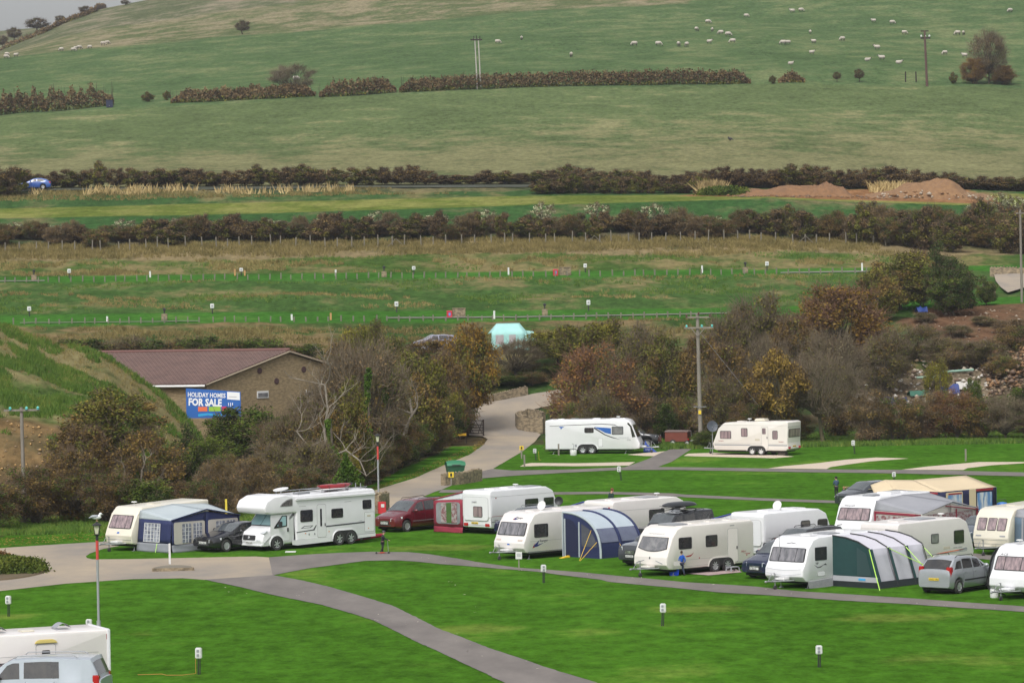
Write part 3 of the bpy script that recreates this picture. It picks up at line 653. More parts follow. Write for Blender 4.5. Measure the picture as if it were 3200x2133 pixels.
side_poly(c7, rrect(.85, 1.42, .58, .84, .08), M_seam, 'locker_door', .004); side_poly(c7, rrect(.87, 1.40, .60, .82, .07), W_WHITE, 'locker_panel', .010); side_line(c7, .3, 2.0, .46)
side_poly(c7, [(.25, .02), (.15, .36), (2.1, .44), (2.1, .02), (1.2, -.01)], M_skirt, 'skirt', .03); hitch(c7, W, 'A', -.1); corner_steadies(c7, (.5,), W)
roof_bits(c7, 2.60, [('vent', 1.1, .6, .6, .6, .09), ('vent', 2.3, .5, .9, 1.0, .05, M_gry), ('vent', 3.9, .9, .6, .5, .1)], W_WHITE)
# --- 9 white caravan with grey and red awning
L, W = 5.6, 2.25
p9 = [(0.05, .36), (-.20, .60), (-.18, .95), (.02, 1.35), (.30, 2.05), (.62, 2.45), (1.0, 2.60), (5.6, 2.64), (5.6, .36), (.3, .34)]
c9 = caravan('white caravan with pink curtained front window, joined to the grey and red awning', G(2722, 1706), R(50), L, W, p9, W_WHITE, rad=[.06, .14, .12, .1, .15, .3, .2, .12, .1, .05], wheels=(3.6,))
fr = end_frame((.02, 1.35), (.30, 2.05), W, 'A'); front_triple(c9, fr, W, .0, .72, M_pinkc, m=.10, tp=.12)
fr = end_frame((.30, 2.05), (.62, 2.45), W, 'A'); txt_end(c9, fr, 'Abbeyswift', .15, M_dgrey, .35, .05)
for a in ([(.2, .10), (.5, .18), (.5, .22), (.2, .16)], [(1.75, .10), (2.05, .18), (2.05, .22), (1.75, .16)]): end_slab(end_frame((-.18, .95), (.02, 1.35), W, 'A'), a, .01).build('decal', M_dgrey, c9)
hitch(c9, W, 'A', -.1, mat_=W_WHITE); roof_bits(c9, 2.62, [('vent', 1.1, .6, .7, .7, .06, M_gry), ('vent', 2.6, .5, 1.0, .9, .12), ('vent', 4.2, .8, .5, .5)], W_WHITE)
# --- 10 old cream caravan at the right
L, W = 5.0, 2.1
p10 = [(0.05, .40), (-.05, .88), (.02, 1.25), (.30, 1.98), (.62, 2.35), (1.1, 2.46), (5.0, 2.54), (5.0, .36), (.2, .36)]
c10 = caravan('old cream caravan with three separate curtained front windows near the right edge', G(3152, 1735), R(50), L, W, p10, W_CREAM, rad=[.05, .08, .05, .15, .3, .3, .12, .1, .05], wheels=(2.9,))
fr = end_frame((.02, 1.25), (.30, 1.98), W, 'A')
for a in (.20, .80, 1.38):
    f = end_slab(fr, rrect(a, a+.52, .04, .74, .06), .02).build('front_window', M_rub, c10); end_slab(fr, rrect(a+.03, a+.49, .07, .71, .05), .008, .02).build('pane', M_pinkc, f)
fr = end_frame((.05, .40), (-.05, .88), W, 'A')
for zz in (.18, .40): end_slab(fr, [(.04, zz), (W-.04, zz), (W-.04, zz+.02), (.04, zz+.02)], .006).build('seam', M_seam, c10)
for a in (.18, 1.6): end_slab(end_frame((-.05, .88), (.02, 1.25), W, 'A'), rrect(a, a+.32, .10, .17, .01), .015).build('marker_light', M_gry, c10)
hitch(c10, W, 'A', 0, mat_=W_CREAM); roof_bits(c10, 2.45, [('vent', 2.0, .8, .6, .6)], W_CREAM)
# --- 11 white caravan cut by the right edge
L, W = 5.6, 2.2
c11 = caravan('white caravan with pink front blinds cut by the right edge, beside a white water barrel', G(3226, 1874), R(46), L, W, [(a[0], a[1]) for a in p7[:7]]+[(5.6, 2.60), (5.6, .36), (.3, .34)], W_WHITE, rad=[.06, .14, .12, .1, .2, .25, .2, .12, .1, .05], wheels=(3.4,))
fr = end_frame((.02, 1.38), (.26, 2.05), W, 'A'); front_triple(c11, fr, W, -.02, .70, M_pinkc, m=.12, tp=.1, split=True)
fr = end_frame((.26, 2.05), (.58, 2.45), W, 'A'); txt_end(c11, fr, 'ACE', .17, M_dgrey, .3, .02, sx=1.3); hitch(c11, W, 'A', -.1, mat_=W_WHITE); roof_bits(c11, 2.58, [('aerial', .9, 1.3), ('vent', 1.6, .8, .6, .6)], W_WHITE); corner_steadies(c11, (.5,), W)

# --- rear views (rear end at x=0, nose at x=L)
def nose_r(L, H=2.58): return [(0, .42), (0.0, 1.0), (-.03, 1.02), (-.03, 2.35), (.02, H-.04), (.2, H), (L-.9, H+.02), (L-.35, H-.25), (L+.05, 1.35), (L+.18, .75), (L, .36), (.15, .36)]
def rear_std(c, W, body, light_z=.16, win=None, pane=M_glass, platetxt=None, rec=True):
    fr = end_frame((0, .42), (0, 1.0), W, 'A'); rear_lights(c, fr, W, light_z)
    end_slab(fr, [(.02, .10), (W-.02, .10), (W-.02, .13), (.02, .13)], .008).build('seam', M_seam, c)
    if platetxt: plate(c, platetxt, Vector((-.012, W/2+.26+.15, .60)), (0, -1, 0), (0, 0, 1))
    fr2 = end_frame((-.03, 1.02), (-.03, 2.35), W, 'A')
    if rec:
        end_slab(fr2, rrect(.14, W-.14, -.22, 1.18, .16), .012).build('rear_panel', M_seam, c); end_slab(fr2, rrect(.155, W-.155, -.205, 1.165, .15), .010, .01).build('rear_moulding', body, c)
    if win:
        f = end_slab(fr2, rrect(win[0]-.03, win[1]+.03, win[2]-.03, win[3]+.03, .08), .02, .02).build('rear_window', M_rub, c); end_slab(fr2, rrect(win[0], win[1], win[2], win[3], .06), .008, .04).build('pane', pane, f)
    return fr2

L, W = 5.35, 2.2
c2 = caravan('white caravan seen from behind, joined to the dark red porch awning', G(1534, 1670), R(45), L, W, nose_r(L), W_WHITE, rad=[.05, .02, .02, .08, .1, .1, .3, .25, .15, .15, .08, .05], wheels=(2.7,))
f2 = rear_std(c2, W, W_WHITE, .05, (.92, 1.58, .02, .60), M_pinkc, 'R898 YGN'); txt_end(c2, f2, 'SWIFT', .14, M_dgrey, .78, .82, .03)
side_poly(c2, rrect(.05, .3, 2.2, 2.3, .02), W_WHITE, 'corner_moulding')
for x0, x1 in ((2.75, 3.75), (4.25, 5.0)): side_window(c2, x0, x1, 1.28, 1.92, M_glass)
for zz, x0, x1 in ((.72, .1, 1.6), (.80, .3, 1.9)): side_line(c2, x0, x1, zz, M_dgrey, .035)
side_line(c2, .1, 2.2, 1.05, M_redg, .02); side_line(c2, .1, 5.2, 2.2); side_poly(c2, rrect(.4, .48, 2.1, 2.18, .02), M_redg, 'marker_light')
roof_bits(c2, 2.58, [('vent', .9, .7, .7, .7), ('vent', 2.0, .6, .6, .7, .09), ('aerial', 2.9, .9), ('vent', 3.3, .5, 1.3, 1.0, .05, M_gry)], W_WHITE)

L, W = 5.6, 2.25
c4 = caravan('off white caravan seen from behind, beyond the navy awning and the black off road car', G(1918, 1707), R(42), L, W, nose_r(L, 2.55), W_WARM, rad=[.05, .02, .02, .08, .1, .1, .3, .25, .15, .15, .08, .05], wheels=(2.7,))
f4 = rear_std(c4, W, W_WARM, .05); side_window(c4, 2.65, 3.75, 1.25, 1.92, M_glass); side_window(c4, 4.3, 4.9, 1.25, 1.92, M_glass)
end_slab(f4, [(.9, .85), (1.1, 1.05), (1.1, .9), (1.35, .88), (1.1, .82)], .006, .022).build('decal', M_navy, c4); side_line(c4, .1, 5.5, 2.0)
for a in (.2, 1.95): end_slab(f4, rrect(a, a+.09, 1.1, 1.22, .02), .02, .02).build('marker_light', M_red, c4)
roof_bits(c4, 2.55, [('vent', .5, .6, .7, .6), ('vent', 1.8, .6, .7, .7), ('vent', 2.8, .5, 1.1, .9, .07, M_gry), ('aerial', 4.2, 1.0)], W_WARM)

L, W = 5.0, 2.25
c6 = caravan('white caravan seen from behind, just beyond the cream twin axle caravan', G(2388, 1754), R(43), L, W, nose_r(L, 2.55), W_WHITE, rad=[.05, .02, .02, .15, .2, .2, .3, .25, .15, .15, .08, .05], wheels=(2.9,))
f6 = rear_std(c6, W, W_WHITE, .05)
for x0, x1 in ((2.75, 3.4), (4.0, 4.7)): side_window(c6, x0, x1, 1.45, 1.98, M_glass, .1)
side_poly(c6, [(.25, 1.25), (.9, 1.15), (1.15, .95), (.9, 1.12), (.6, 1.18)], M_dgrey); side_poly(c6, [(.7, 1.22), (1.0, 1.15), (1.2, .96), (.95, 1.1)], M_redg)
roof_bits(c6, 2.55, [('vent', 1.0, .6, .9, .8, .09), ('dish', 2.2, 1.1), ('vent', 2.9, .6, .9, .9, .08)], W_WHITE)

L, W = 5.75, 2.3
c8 = caravan('long off white caravan with an orange and grey stripe, above the silver car', G(2809, 1792), R(46), L, W, nose_r(L, 2.62), W_WARM, rad=[.05, .02, .02, .08, .1, .1, .45, .4, .15, .15, .08, .05], wheels=(3.0,))
f8 = rear_std(c8, W, W_WARM, .05, (1.35, 2.05, .05, .75)); txt_end(c8, f8, 'UNICORN', .14, M_gry, .85, .98, .03, sx=1.3)
for a in (.12, 2.05): end_slab(f8, rrect(a, a+.09, .98, 1.1, .02), .02, .02).build('marker_light', M_red, c8)
side_window(c8, 2.55, 3.10, 1.42, 1.88, M_smoke, .05); side_window(c8, 4.35, 5.1, 1.28, 1.95, M_glass, .06); txt(c8, 'UNICORN', .12, M_gry, 4.25, 1.02, sx=1.3)
side_poly(c8, [(.1, .78), (5.35, .86), (5.35, .82), (.1, .74)], M_gry); side_poly(c8, [(2.9, .84), (4.9, .95), (5.2, .90), (3.2, .82)], mat('orange graphic', (.65, .16, .08), rough=.4)); side_poly(c8, [(4.6, .92), (5.3, 1.02), (5.4, .90), (4.8, .86)], M_gry)
side_poly(c8, [(3.5, 1.03), (4.0, 1.03), (4.0, 1.16), (3.5, 1.16)], M_beige, 'side_vent'); hitch(c8, W, 'B', 5.8, mat_=W_WARM); roof_bits(c8, 2.62, [('vent', .8, .6, .7, .7), ('vent', 2.3, .5, 1.3, 1.0, .07, M_gry), ('aerial', 4.5, .9)], W_WARM)

L, W = 6.95, 2.3
p12 = [(0, .36), (0, 2.35), (.02, 2.58), (.2, 2.62), (6.1, 2.66), (6.5, 2.55), (6.72, 2.3), (7.15, 1.2), (7.35, .75), (7.3, .4), (7.0, .34)]
c12 = caravan('long white twin axle caravan with a blue striped side panel, beside the wood', G(1705, 1419), R(-9), L, W, p12, W_WHITE, rad=[.05, .05, .08, .08, .3, .25, .2, .15, .12, .08, .05], wheels=(2.9, 3.6), wr=.33, rim=M_alloy)
side_window(c12, 3.08, 3.75, 1.65, 2.0, M_glass); side_window(c12, 5.2, 6.05, 1.5, 2.08, M_smoke)
side_poly(c12, [(3.8, 2.08), (4.3, 2.04), (5.12, 1.98), (5.12, 1.52), (4.7, 1.6), (4.3, 1.82)], M_blue)
for k in range(4): side_line(c12, 4.35+.15*k, 5.12, 1.88-.09*k, M_wht, .03, 'stripe')
side_poly(c12, [(3.75, 1.98), (4.6, 1.45), (5.2, 1.22), (5.85, 1.10), (5.2, 1.30), (4.65, 1.52), (3.85, 2.05)], M_dgrey); side_poly(c12, [(.35, 2.16), (1.6, 2.20), (4.4, 2.28), (5.4, 2.20), (5.75, 2.06), (5.4, 2.26), (4.4, 2.33), (1.6, 2.24), (.35, 2.19)], M_dgrey)
side_poly(c12, [(1.05, 2.13), (1.5, 2.12), (1.3, 2.0), (1.22, 1.88), (1.2, 2.02)], M_blue); txt(c12, 'PEGASUS', .15, M_lgrey, 5.7, 1.18, sx=1.3); txt(c12, 'GT65', .12, M_dgrey, 6.35, 1.02)
door_l = side_poly(c12, rrect(4.1, 4.45, .55, 1.2, .03), M_seam, 'locker_door', .004); side_poly(c12, rrect(4.12, 4.43, .57, 1.18, .03), W_WHITE, 'locker_panel', .008); side_poly(c12, rrect(2.3, 2.45, .55, .75, .02), M_gry, 'side_vent', .01)
fr = end_frame((6.72, 2.3), (7.15, 1.2), W, 'B')
o_ = Vector((7.15, 0, 1.2)); v_ = (Vector((6.72, 0, 2.3))-o_).normalized(); fr = (o_, Vector((0, 1, 0)), v_, 1.18)
f = end_slab(fr, rpoly([(.15, .05), (W-.15, .05), (W-.2, 1.05), (.2, 1.05)], .1, 3), .02).build('front_window', M_rub, c12); end_slab(fr, rpoly([(.2, .1), (W-.2, .1), (W-.25, 1.0), (.25, 1.0)], .1, 3), .008, .02).build('pane', M_glass, f)
side_poly(c12, [(6.75, 1.25), (7.02, 1.28), (6.72, 2.12), (6.45, 2.42), (6.38, 2.3), (6.6, 2.05)], M_glass, 'side_light_window', .008)
hitch(c12, W, 'B', 7.25); corner_steadies(c12, (.7, 6.3), W); roof_bits(c12, 2.62, [('vent', .9, .8, .5, .5), ('vent', 1.9, .8, .6, .5, .09, M_gry), ('vent', 3.6, .7, .6, .7, .1), ('vent', 5.0, .6, 1.2, .9, .08), ('aerial', 5.6, .8)], W_WHITE)

L, W = 6.1, 2.2
p13 = [(0.0, .42), (-.12, .85), (.0, 1.1), (.38, 2.0), (.9, 2.45), (6.12, 2.58), (6.3, 2.5), (6.22, .95), (6.28, .5), (6.1, .36), (.2, .36)]
c13 = caravan('cream twin axle caravan with a roof air conditioner, right of the grey dish', G(2232, 1420), R(-31), L, W, p13, W_OFF, rad=[.05, .08, .05, .2, .5, .1, .06, .05, .05, .1, .05], wheels=(3.25, 4.0), wr=.31, rim=M_wht)
for x0, x1, z0_, z1_ in ((.55, 1.45, 1.25, 1.8), (2.35, 2.85, 1.42, 2.02), (5.0, 5.4, 1.25, 1.85)): side_window(c13, x0, x1, z0_, z1_, M_pinkc)
door(c13, 4.05, 4.6, .5, 2.15, W_OFF, (4.12, 4.42, 1.6, 2.05), M_pinkc, handle=-1.1)
side_line(c13, .05, 6.2, .72, M_gry, .09, 'stripe'); side_line(c13, .05, 6.2, .88, M_seam); side_line(c13, .1, 6.2, 2.25, M_seam)
side_poly(c13, [(3.5, .62), (3.9, .62), (3.9, .74), (3.5, .74)], M_beige, 'side_vent'); side_poly(c13, [(3.5, 1.1), (3.9, 1.1), (3.9, 1.24), (3.5, 1.24)], M_beige, 'side_vent'); txt(c13, 'Senator', .14, M_redg, .4, 1.02); txt(c13, 'Senator', .14, M_redg, 5.5, 1.0)
o_ = Vector((6.28, 0, .5)); v_ = (Vector((6.22, 0, .95))-o_).normalized(); fr = (o_, Vector((0, 1, 0)), v_, .45); rear_lights(c13, fr, W, .0); plate(c13, 'F898 ONL', Vector((6.27, .85, .62)), (0, 1, 0), v_)
o_ = Vector((6.22, 0, .95)); v_ = (Vector((6.3, 0, 2.5))-o_).normalized(); fr = (o_, Vector((0, 1, 0)), v_, 1.55)
f = end_slab(fr, rrect(.15, W-.15, .42, 1.05, .08), .02).build('rear_window', M_rub, c13); end_slab(fr, rrect(.19, W-.19, .46, 1.01, .06), .008, .02).build('pane', M_pinkc, f); end_slab(fr, [(.02, 1.2), (W-.02, 1.2), (W-.02, 1.225), (.02, 1.225)], .02).build('seam', M_seam, c13)
hitch(c13, W, 'A', .0); roof_bits(c13, 2.5, [('aerial', 2.6, .9), ('vent', 1.6, .7, .6, .6, .05), ('ac', 3.1, .7), ('vent', 4.6, .7, .7, .7, .07)], W_OFF)
mb = MB(); mb.box(5.3, 5.9, .2, .7, 0, .34); mb.build('support_block', mat('dark timber', (.06, .05, .04), rough=.9), c13)

L, W = 6.6, 2.3; th = R(24); nr = G(345, 2194); b_ = nr-Vector((math.cos(th), math.sin(th), 0))*L
c14 = caravan('white motorhome body with a yellow topped door, bottom left behind the silver van', (b_.x, b_.y, 0), th, L, W, [(0, .36), (0, 2.5), (.1, 2.6), (6.5, 2.6), (6.6, 2.5), (6.6, .36)], W_WARM, rad=.06, wheels=(1.8,))
door(c14, 3.92, 4.62, .55, 2.2, W_WARM, (4.12, 4.42, 1.35, 2.0), M_glass, handle=-1.05)
side_window(c14, 2.0, 2.85, 1.15, 1.6, mat('dark red window', (.05, .015, .02), (.02, .01, .01), 2, .1, coat=.4), .1)  # pane with a plain dark red base colour
mb = MB(); side_slab(mb, [(3.85, 2.24), (4.7, 2.24), (4.62, 2.34), (4.5, 2.38), (4.05, 2.38), (3.92, 2.34)], .06); mb.build('door_canopy', mat('yellow trim', (.62, .50, .16), rough=.5), c14, bevel=.02)
side_line(c14, .1, 6.2, 1.82); side_poly(c14, rrect(6.5, 6.56, 2.25, 2.45, .02), M_redg, 'marker_light'); side_poly(c14, [(.9, 1.15), (1.7, 1.35), (1.3, 1.0), (1.0, .9)], M_dgrey)
mb = MB(); mb.box(6.52, 6.64, -.04, W+.04, .4, 2.62); mb.build('corner_moulding', W_WHITE, c14, bevel=.03)
for x in (2.55, 4.9): mb = MB(); mb.grid([[(x+.55*t, .75+.6*s, 2.62+.16*math.sin(math.pi*t)*(1) + .05) for s in (0, 1)] for t in np.linspace(0, 1, 8)]); mb.box(x, x+.1, .75, 1.35, 2.58, 2.66); mb.build('roof_light', M_gry, c14, smooth=50, fix=False)
mb = MB(); mb.box(3.6, 4.1, .7, 1.2, 2.58, 2.66); mb.build('roof_vent', W_CREAM, c14, bevel=.03)
# ------------------------------------------------------------------ motorhome
M_screen = mat('silver blue screen cover', (.36, .55, .58), (.24, .42, .46), .8, .3, spec=.5, coat=.5)
M_head = mat('headlamp', (.75, .77, .80), (.45, .47, .5), 8, .12, coat=.6)
M_chrome = mat('chrome', (.65, .66, .68), rough=.2, metal=.8)
mh = thing('motorhome', 'white motorhome with a bulbous overcab and twin rear axle, a red canoe on its roof', 'motorhome', G(827, 1723), R(45))
W = 2.3
bx = [(2.3, .42), (2.3, 2.02), (.55, 2.02), (.12, 2.12), (.02, 2.4), (.22, 2.78), (.75, 3.02), (1.6, 3.08), (2.1, 2.98), (2.7, 2.98), (7.9, 3.06), (8.1, 2.95), (8.1, .42)]
loft_body(rpoly(bx, [.02, .05, .12, .18, .22, .3, .4, .3, .2, .2, .15, .15, .05], 5), W, .10, 4).build('body', W_WHITE, mh, smooth=35)
cabp = [(-.02, .30), (-.08, .55), (-.02, .85), (.12, 1.05), (.72, 1.32), (1.32, 2.04), (2.34, 2.06), (2.34, .30)]
cab = MB(); cb = loft_body(rpoly(cabp, [.08, .1, .12, .15, .1, .05, .02, .02], 4), 2.06, .14, 4); cb.v = [(x, y+.12, z) for x, y, z in cb.v]; cb.build('cab', W_WHITE, mh, smooth=35)
o = Vector((.72, .12+2.06, 1.32)); v = Vector((.6, 0, .72)).normalized(); fr = (o, Vector((0, -1, 0)), v, .94)
f = end_slab(fr, rpoly([(.10, .04), (1.96, .04), (1.84, .88), (.22, .88)], .08, 3), .02).build('windscreen', M_rub, mh)
end_slab(fr, rpoly([(.15, .10), (1.00, .10), (1.00, .85), (.26, .85)], .06, 3), .008, .02).build('pane', M_screen, f); end_slab(fr, rpoly([(1.04, .10), (1.91, .10), (1.80, .85), (1.04, .85)], .06, 3), .008, .02).build('pane', M_screen, f)
mb = MB(); side_slab(mb, rpoly([(.72, 1.22), (1.72, 1.30), (1.72, 1.92), (1.38, 1.92)], .06, 3), .02, .12); f = mb.build('cab_window', M_rub, mh)
mb = MB(); side_slab(mb, rpoly([(.98, 1.32), (1.64, 1.36), (1.64, 1.87), (1.40, 1.87)], .05, 3), .008, .10); mb.build('pane', M_screen, f)
mb = MB(); side_slab(mb, rrect(.55, 1.9, .5, 2.0, .08), .006, .121); mb.build('cab_door', M_seam, mh); mb = MB(); side_slab(mb, rrect(.56, 1.89, .51, 1.99, .08), .010, .121); mb.build('door_panel', W_WHITE, mh)
mb = MB(); mb.box(1.72, 1.80, .06, .12, 1.0, 1.22); mb.build('door_handle', M_blk, mh, bevel=.01)
mb = MB(); mb.box(1.0, 1.14, -.20, .02, 1.30, 1.62); mb.tube([(1.08, .1, 1.28), (1.08, -.1, 1.36)], .04); mb.build('mirror', M_blk, mh, bevel=.03)
fr = (Vector((-.08, .12+2.06, .55)), Vector((0, -1, 0)), Vector((.06, 0, .30)).normalized(), .3)
end_slab(fr, rpoly([(.55, .06), (1.5, .06), (1.5, .34), (.55, .34)], .05, 3), .03).build('grille', M_blk, mh)
end_slab(fr, [(.95, .14), (1.1, .14), (1.1, .26), (.95, .26)], .05).build('badge', M_chrome, mh)
plate(mh, 'WA60 CXN', Vector((-.09, 1.42, .42)), (0, -1, 0), (0, 0, 1), M_wht)
for a in (.10, 1.60): end_slab(fr, rrect(a, a+.34, .03, .10, .02), .02).build('fog_light', M_head, mh)
for a, b in ((.12, .42), (1.88, 2.18)):
    mb = MB(); mb.slab(rpoly([(0, 0), (.34, 0), (.34, .34), (.08, .22)], .04, 3), (.05, b, .98), (0, -1, 0), Vector((.55, 0, .30)), .03); mb.build('headlight', M_head, mh)
mb = MB(); mb.box(-.10, .5, .14, 2.16, .28, .40); mb.build('bumper', W_WHITE, mh, bevel=.04)
mb = MB(); side_slab(mb, rpoly([(1.1, 2.42), (2.05, 2.42), (2.05, 2.86), (1.65, 2.80), (1.3, 2.62)], .08, 4), .012, 0); f = mb.build('overcab_window', M_seam, mh); mb = MB(); side_slab(mb, rpoly([(1.18, 2.45), (2.0, 2.45), (2.0, 2.80), (1.66, 2.75), (1.35, 2.6)], .07, 4), .01, -.012); mb.build('pane', M_glass, f)
for x0, x1, z0_, z1_ in ((2.6, 3.45, 1.50, 2.12), (4.85, 5.65, 1.58, 2.06), (7.15, 7.75, 1.95, 2.42)): side_window(mh, x0, x1, z0_, z1_, M_glass)
d0 = door(mh, 3.80, 4.42, .55, 2.38, W_WHITE, (4.0, 4.12, 1.15, 2.15), M_glass, handle=-1.0)
side_poly(mh, rrect(7.25, 7.98, .62, 1.75, .06), M_seam, 'locker_door', .004); side_poly(mh, rrect(7.27, 7.96, .64, 1.73, .05), W_WHITE, 'locker_panel', .008)
side_poly(mh, [(2.3, .95), (3.5, 1.02), (3.7, 1.25), (3.75, 1.25), (3.58, .96), (2.3, .90)], M_dgrey); side_poly(mh, [(4.42, 1.16), (7.2, 1.22), (7.75, 1.36), (7.2, 1.14), (4.42, 1.08)], M_dgrey); side_poly(mh, [(2.6, 1.12), (3.3, 1.12), (3.5, 1.25), (2.85, 1.25)], M_dgrey)
side_poly(mh, [(2.72, 1.14), (3.25, 1.14), (3.4, 1.22), (2.88, 1.22)], W_WHITE, t=.009); txt(mh, 'E789', .08, M_lgrey, 6.9, 1.26)
side_poly(mh, rrect(7.45, 7.7, 1.48, 1.58, .02), M_beige, 'side_vent', .015)
for x in (2.9, 4.6, 5.9, 7.5): side_poly(mh, rrect(x, x+.07, .80, .85, .01), M_amb, 'marker_light', .012)
for x in (3.15, 3.55, 5.6): side_poly(mh, rrect(x, x+.08, .7, .82, .02), M_gry, 'side_vent', .012)
side_poly(mh, rrect(2.25, 8.0, 2.72, 2.82, .02), W_WHITE, 'awning_case', .10)
for x, z0_ in ((2.5, 2.35), (5.8, 2.42)): side_line(mh, x, x+.5, z0_, M_seam, .02)
mb = MB(); side_slab(mb, [(2.0, .25), (2.35, .20), (5.0, .26), (5.1, .5), (2.0, .5)], .03, .02); mb.build('skirt', W_WHITE, mh)
mb = MB(); side_slab(mb, [(6.75, .30), (8.05, .34), (8.05, .5), (6.75, .5)], .03, .02); mb.build('skirt', W_WHITE, mh)
wr = .36
for xs in ((.95,), (5.35, 6.2)):
    x0, x1 = xs[0], xs[-1]; R_ = wr+.10; off = .12 if x0 < 2 else 0
    pts = [(x1+R_*math.cos(t), wr+R_*math.sin(t)) for t in np.linspace(-.3, math.pi/2, 8)]+[(x0+R_*math.cos(t), wr+R_*math.sin(t)) for t in np.linspace(math.pi/2, math.pi+.3, 8)]
    mb = MB(); side_slab(mb, [(x0+(x-x0)*1.08 if len(xs) == 1 else x, z+.05) for x, z in pts], .045, off); mb.build('wheel_arch', W_WHITE, mh)
    mb = MB(); side_slab(mb, pts, .052, off); mb.build('arch_opening', M_under, mh)
    for x in xs: wheel('wheel', mh, x, off-.07, wr, wr, .22, -1, M_alloy, 6); wheel('wheel', mh, x, 2.2, wr, wr, .22, 1, M_alloy, 6)
mb = MB(); mb.box(.4, 7.9, .2, 2.1, .22, .46); mb.build('chassis', M_under, mh)
fr = (Vector((8.1, 0, .42)), Vector((0, 1, 0)), Vector((0, 0, 1)), 2); rear_lights(mh, fr, W, .15)
mb = MB()
for y in (.25, W-.25): mb.tube([(2.6, y, 3.12), (7.7, y, 3.18)], .025)
for x in (2.7, 4.4, 6.1, 7.6):
    mb.tube([(x, .25, 3.0), (x, .25, 3.15)], .02); mb.tube([(x, W-.25, 3.0), (x, W-.25, 3.15)], .02)
mb.tube([(4.5, .25, 3.16), (4.5, W-.25, 3.16)], .02); mb.tube([(6.3, .25, 3.18), (6.3, W-.25, 3.18)], .02)
mb.build('roof_rack', M_steel, mh, smooth=40)
for y in (.8, 1.2): mb = MB(); mb.tube([(7.75, y, 3.0), (7.75, y, 3.35)], .03); mb.build('ladder_end', M_steel, mh, smooth=40)
roof_bits(mh, 3.02, [('vent', 5.2, .9, .7, .6, .09), ('vent', 3.0, .6, .9, .5, .06, M_gry)], W_WHITE)
mb = MB(); mb.tube([(2.2, 1.1, 3.0), (2.2, 1.1, 3.28)], .03); mb.lathe([(0, 0), (.42, .02), (.42, .05), (0, .07)], (2.2, 1.1, 3.28), (-.2, 0, 1), 20); mb.build('satellite_dish', M_wht, mh, smooth=40)

def at_local(root, x, y, z=0):
    th = root.rotation_euler[2]; return Vector((root.location[0]+x*math.cos(th)-y*math.sin(th), root.location[1]+x*math.sin(th)+y*math.cos(th), root.location[2]+z))
ky = thing('canoe', 'long red canoe with a black tip lying on the white motorhome roof', 'canoe', at_local(mh, 5.75, .75, 3.06), R(49), scale=(.72, .9, .85))
mb = MB(); rings = []
for i in range(17):
    t = i/16*2-1; r = .30*(1-abs(t)**2.6)+.015; rings.append([(t*1.9, math.cos(a)*r*1.1, .2+math.sin(a)*r*.7+.16*t*t) for a in np.linspace(0, 2*math.pi, 13)])
mb.grid(rings); mb.build('hull', mat('red hull', (.34, .015, .02), (.20, .012, .015), 1.5, .3, coat=.4), ky, smooth=60)
mb = MB(); mb.ell((1.75, 0, .34), (.28, .12, .09)); mb.build('end_cap', M_blk, ky, smooth=60)
mb = MB(); mb.ell((.0, 0, .38), (.42, .17, .05)); mb.build('cockpit_rim', M_blk, ky, smooth=60)
for x in (-1.0, .8): mb = MB(); mb.tube([(x, -.42, 0), (x, -.36, .34), (x, .36, .34), (x, .42, 0)], .02); mb.build('strap', M_blk, ky)
bb = thing('surfboard', 'white board lying under the red canoe on the motorhome roof', 'surfboard', at_local(mh, 5.4, .55, 3.1), R(47))
mb = MB(); mb.ell((0, 0, .05), (1.35, .25, .05), 16, 6); mb.build('board', M_wht, bb, smooth=60); mb = MB(); mb.add([(1.0, 0, .0), (1.25, 0, -.12), (1.28, .01, 0), (1.0, .01, 0)], [(0, 1, 2, 3)]); mb.build('fin', M_blk, bb)

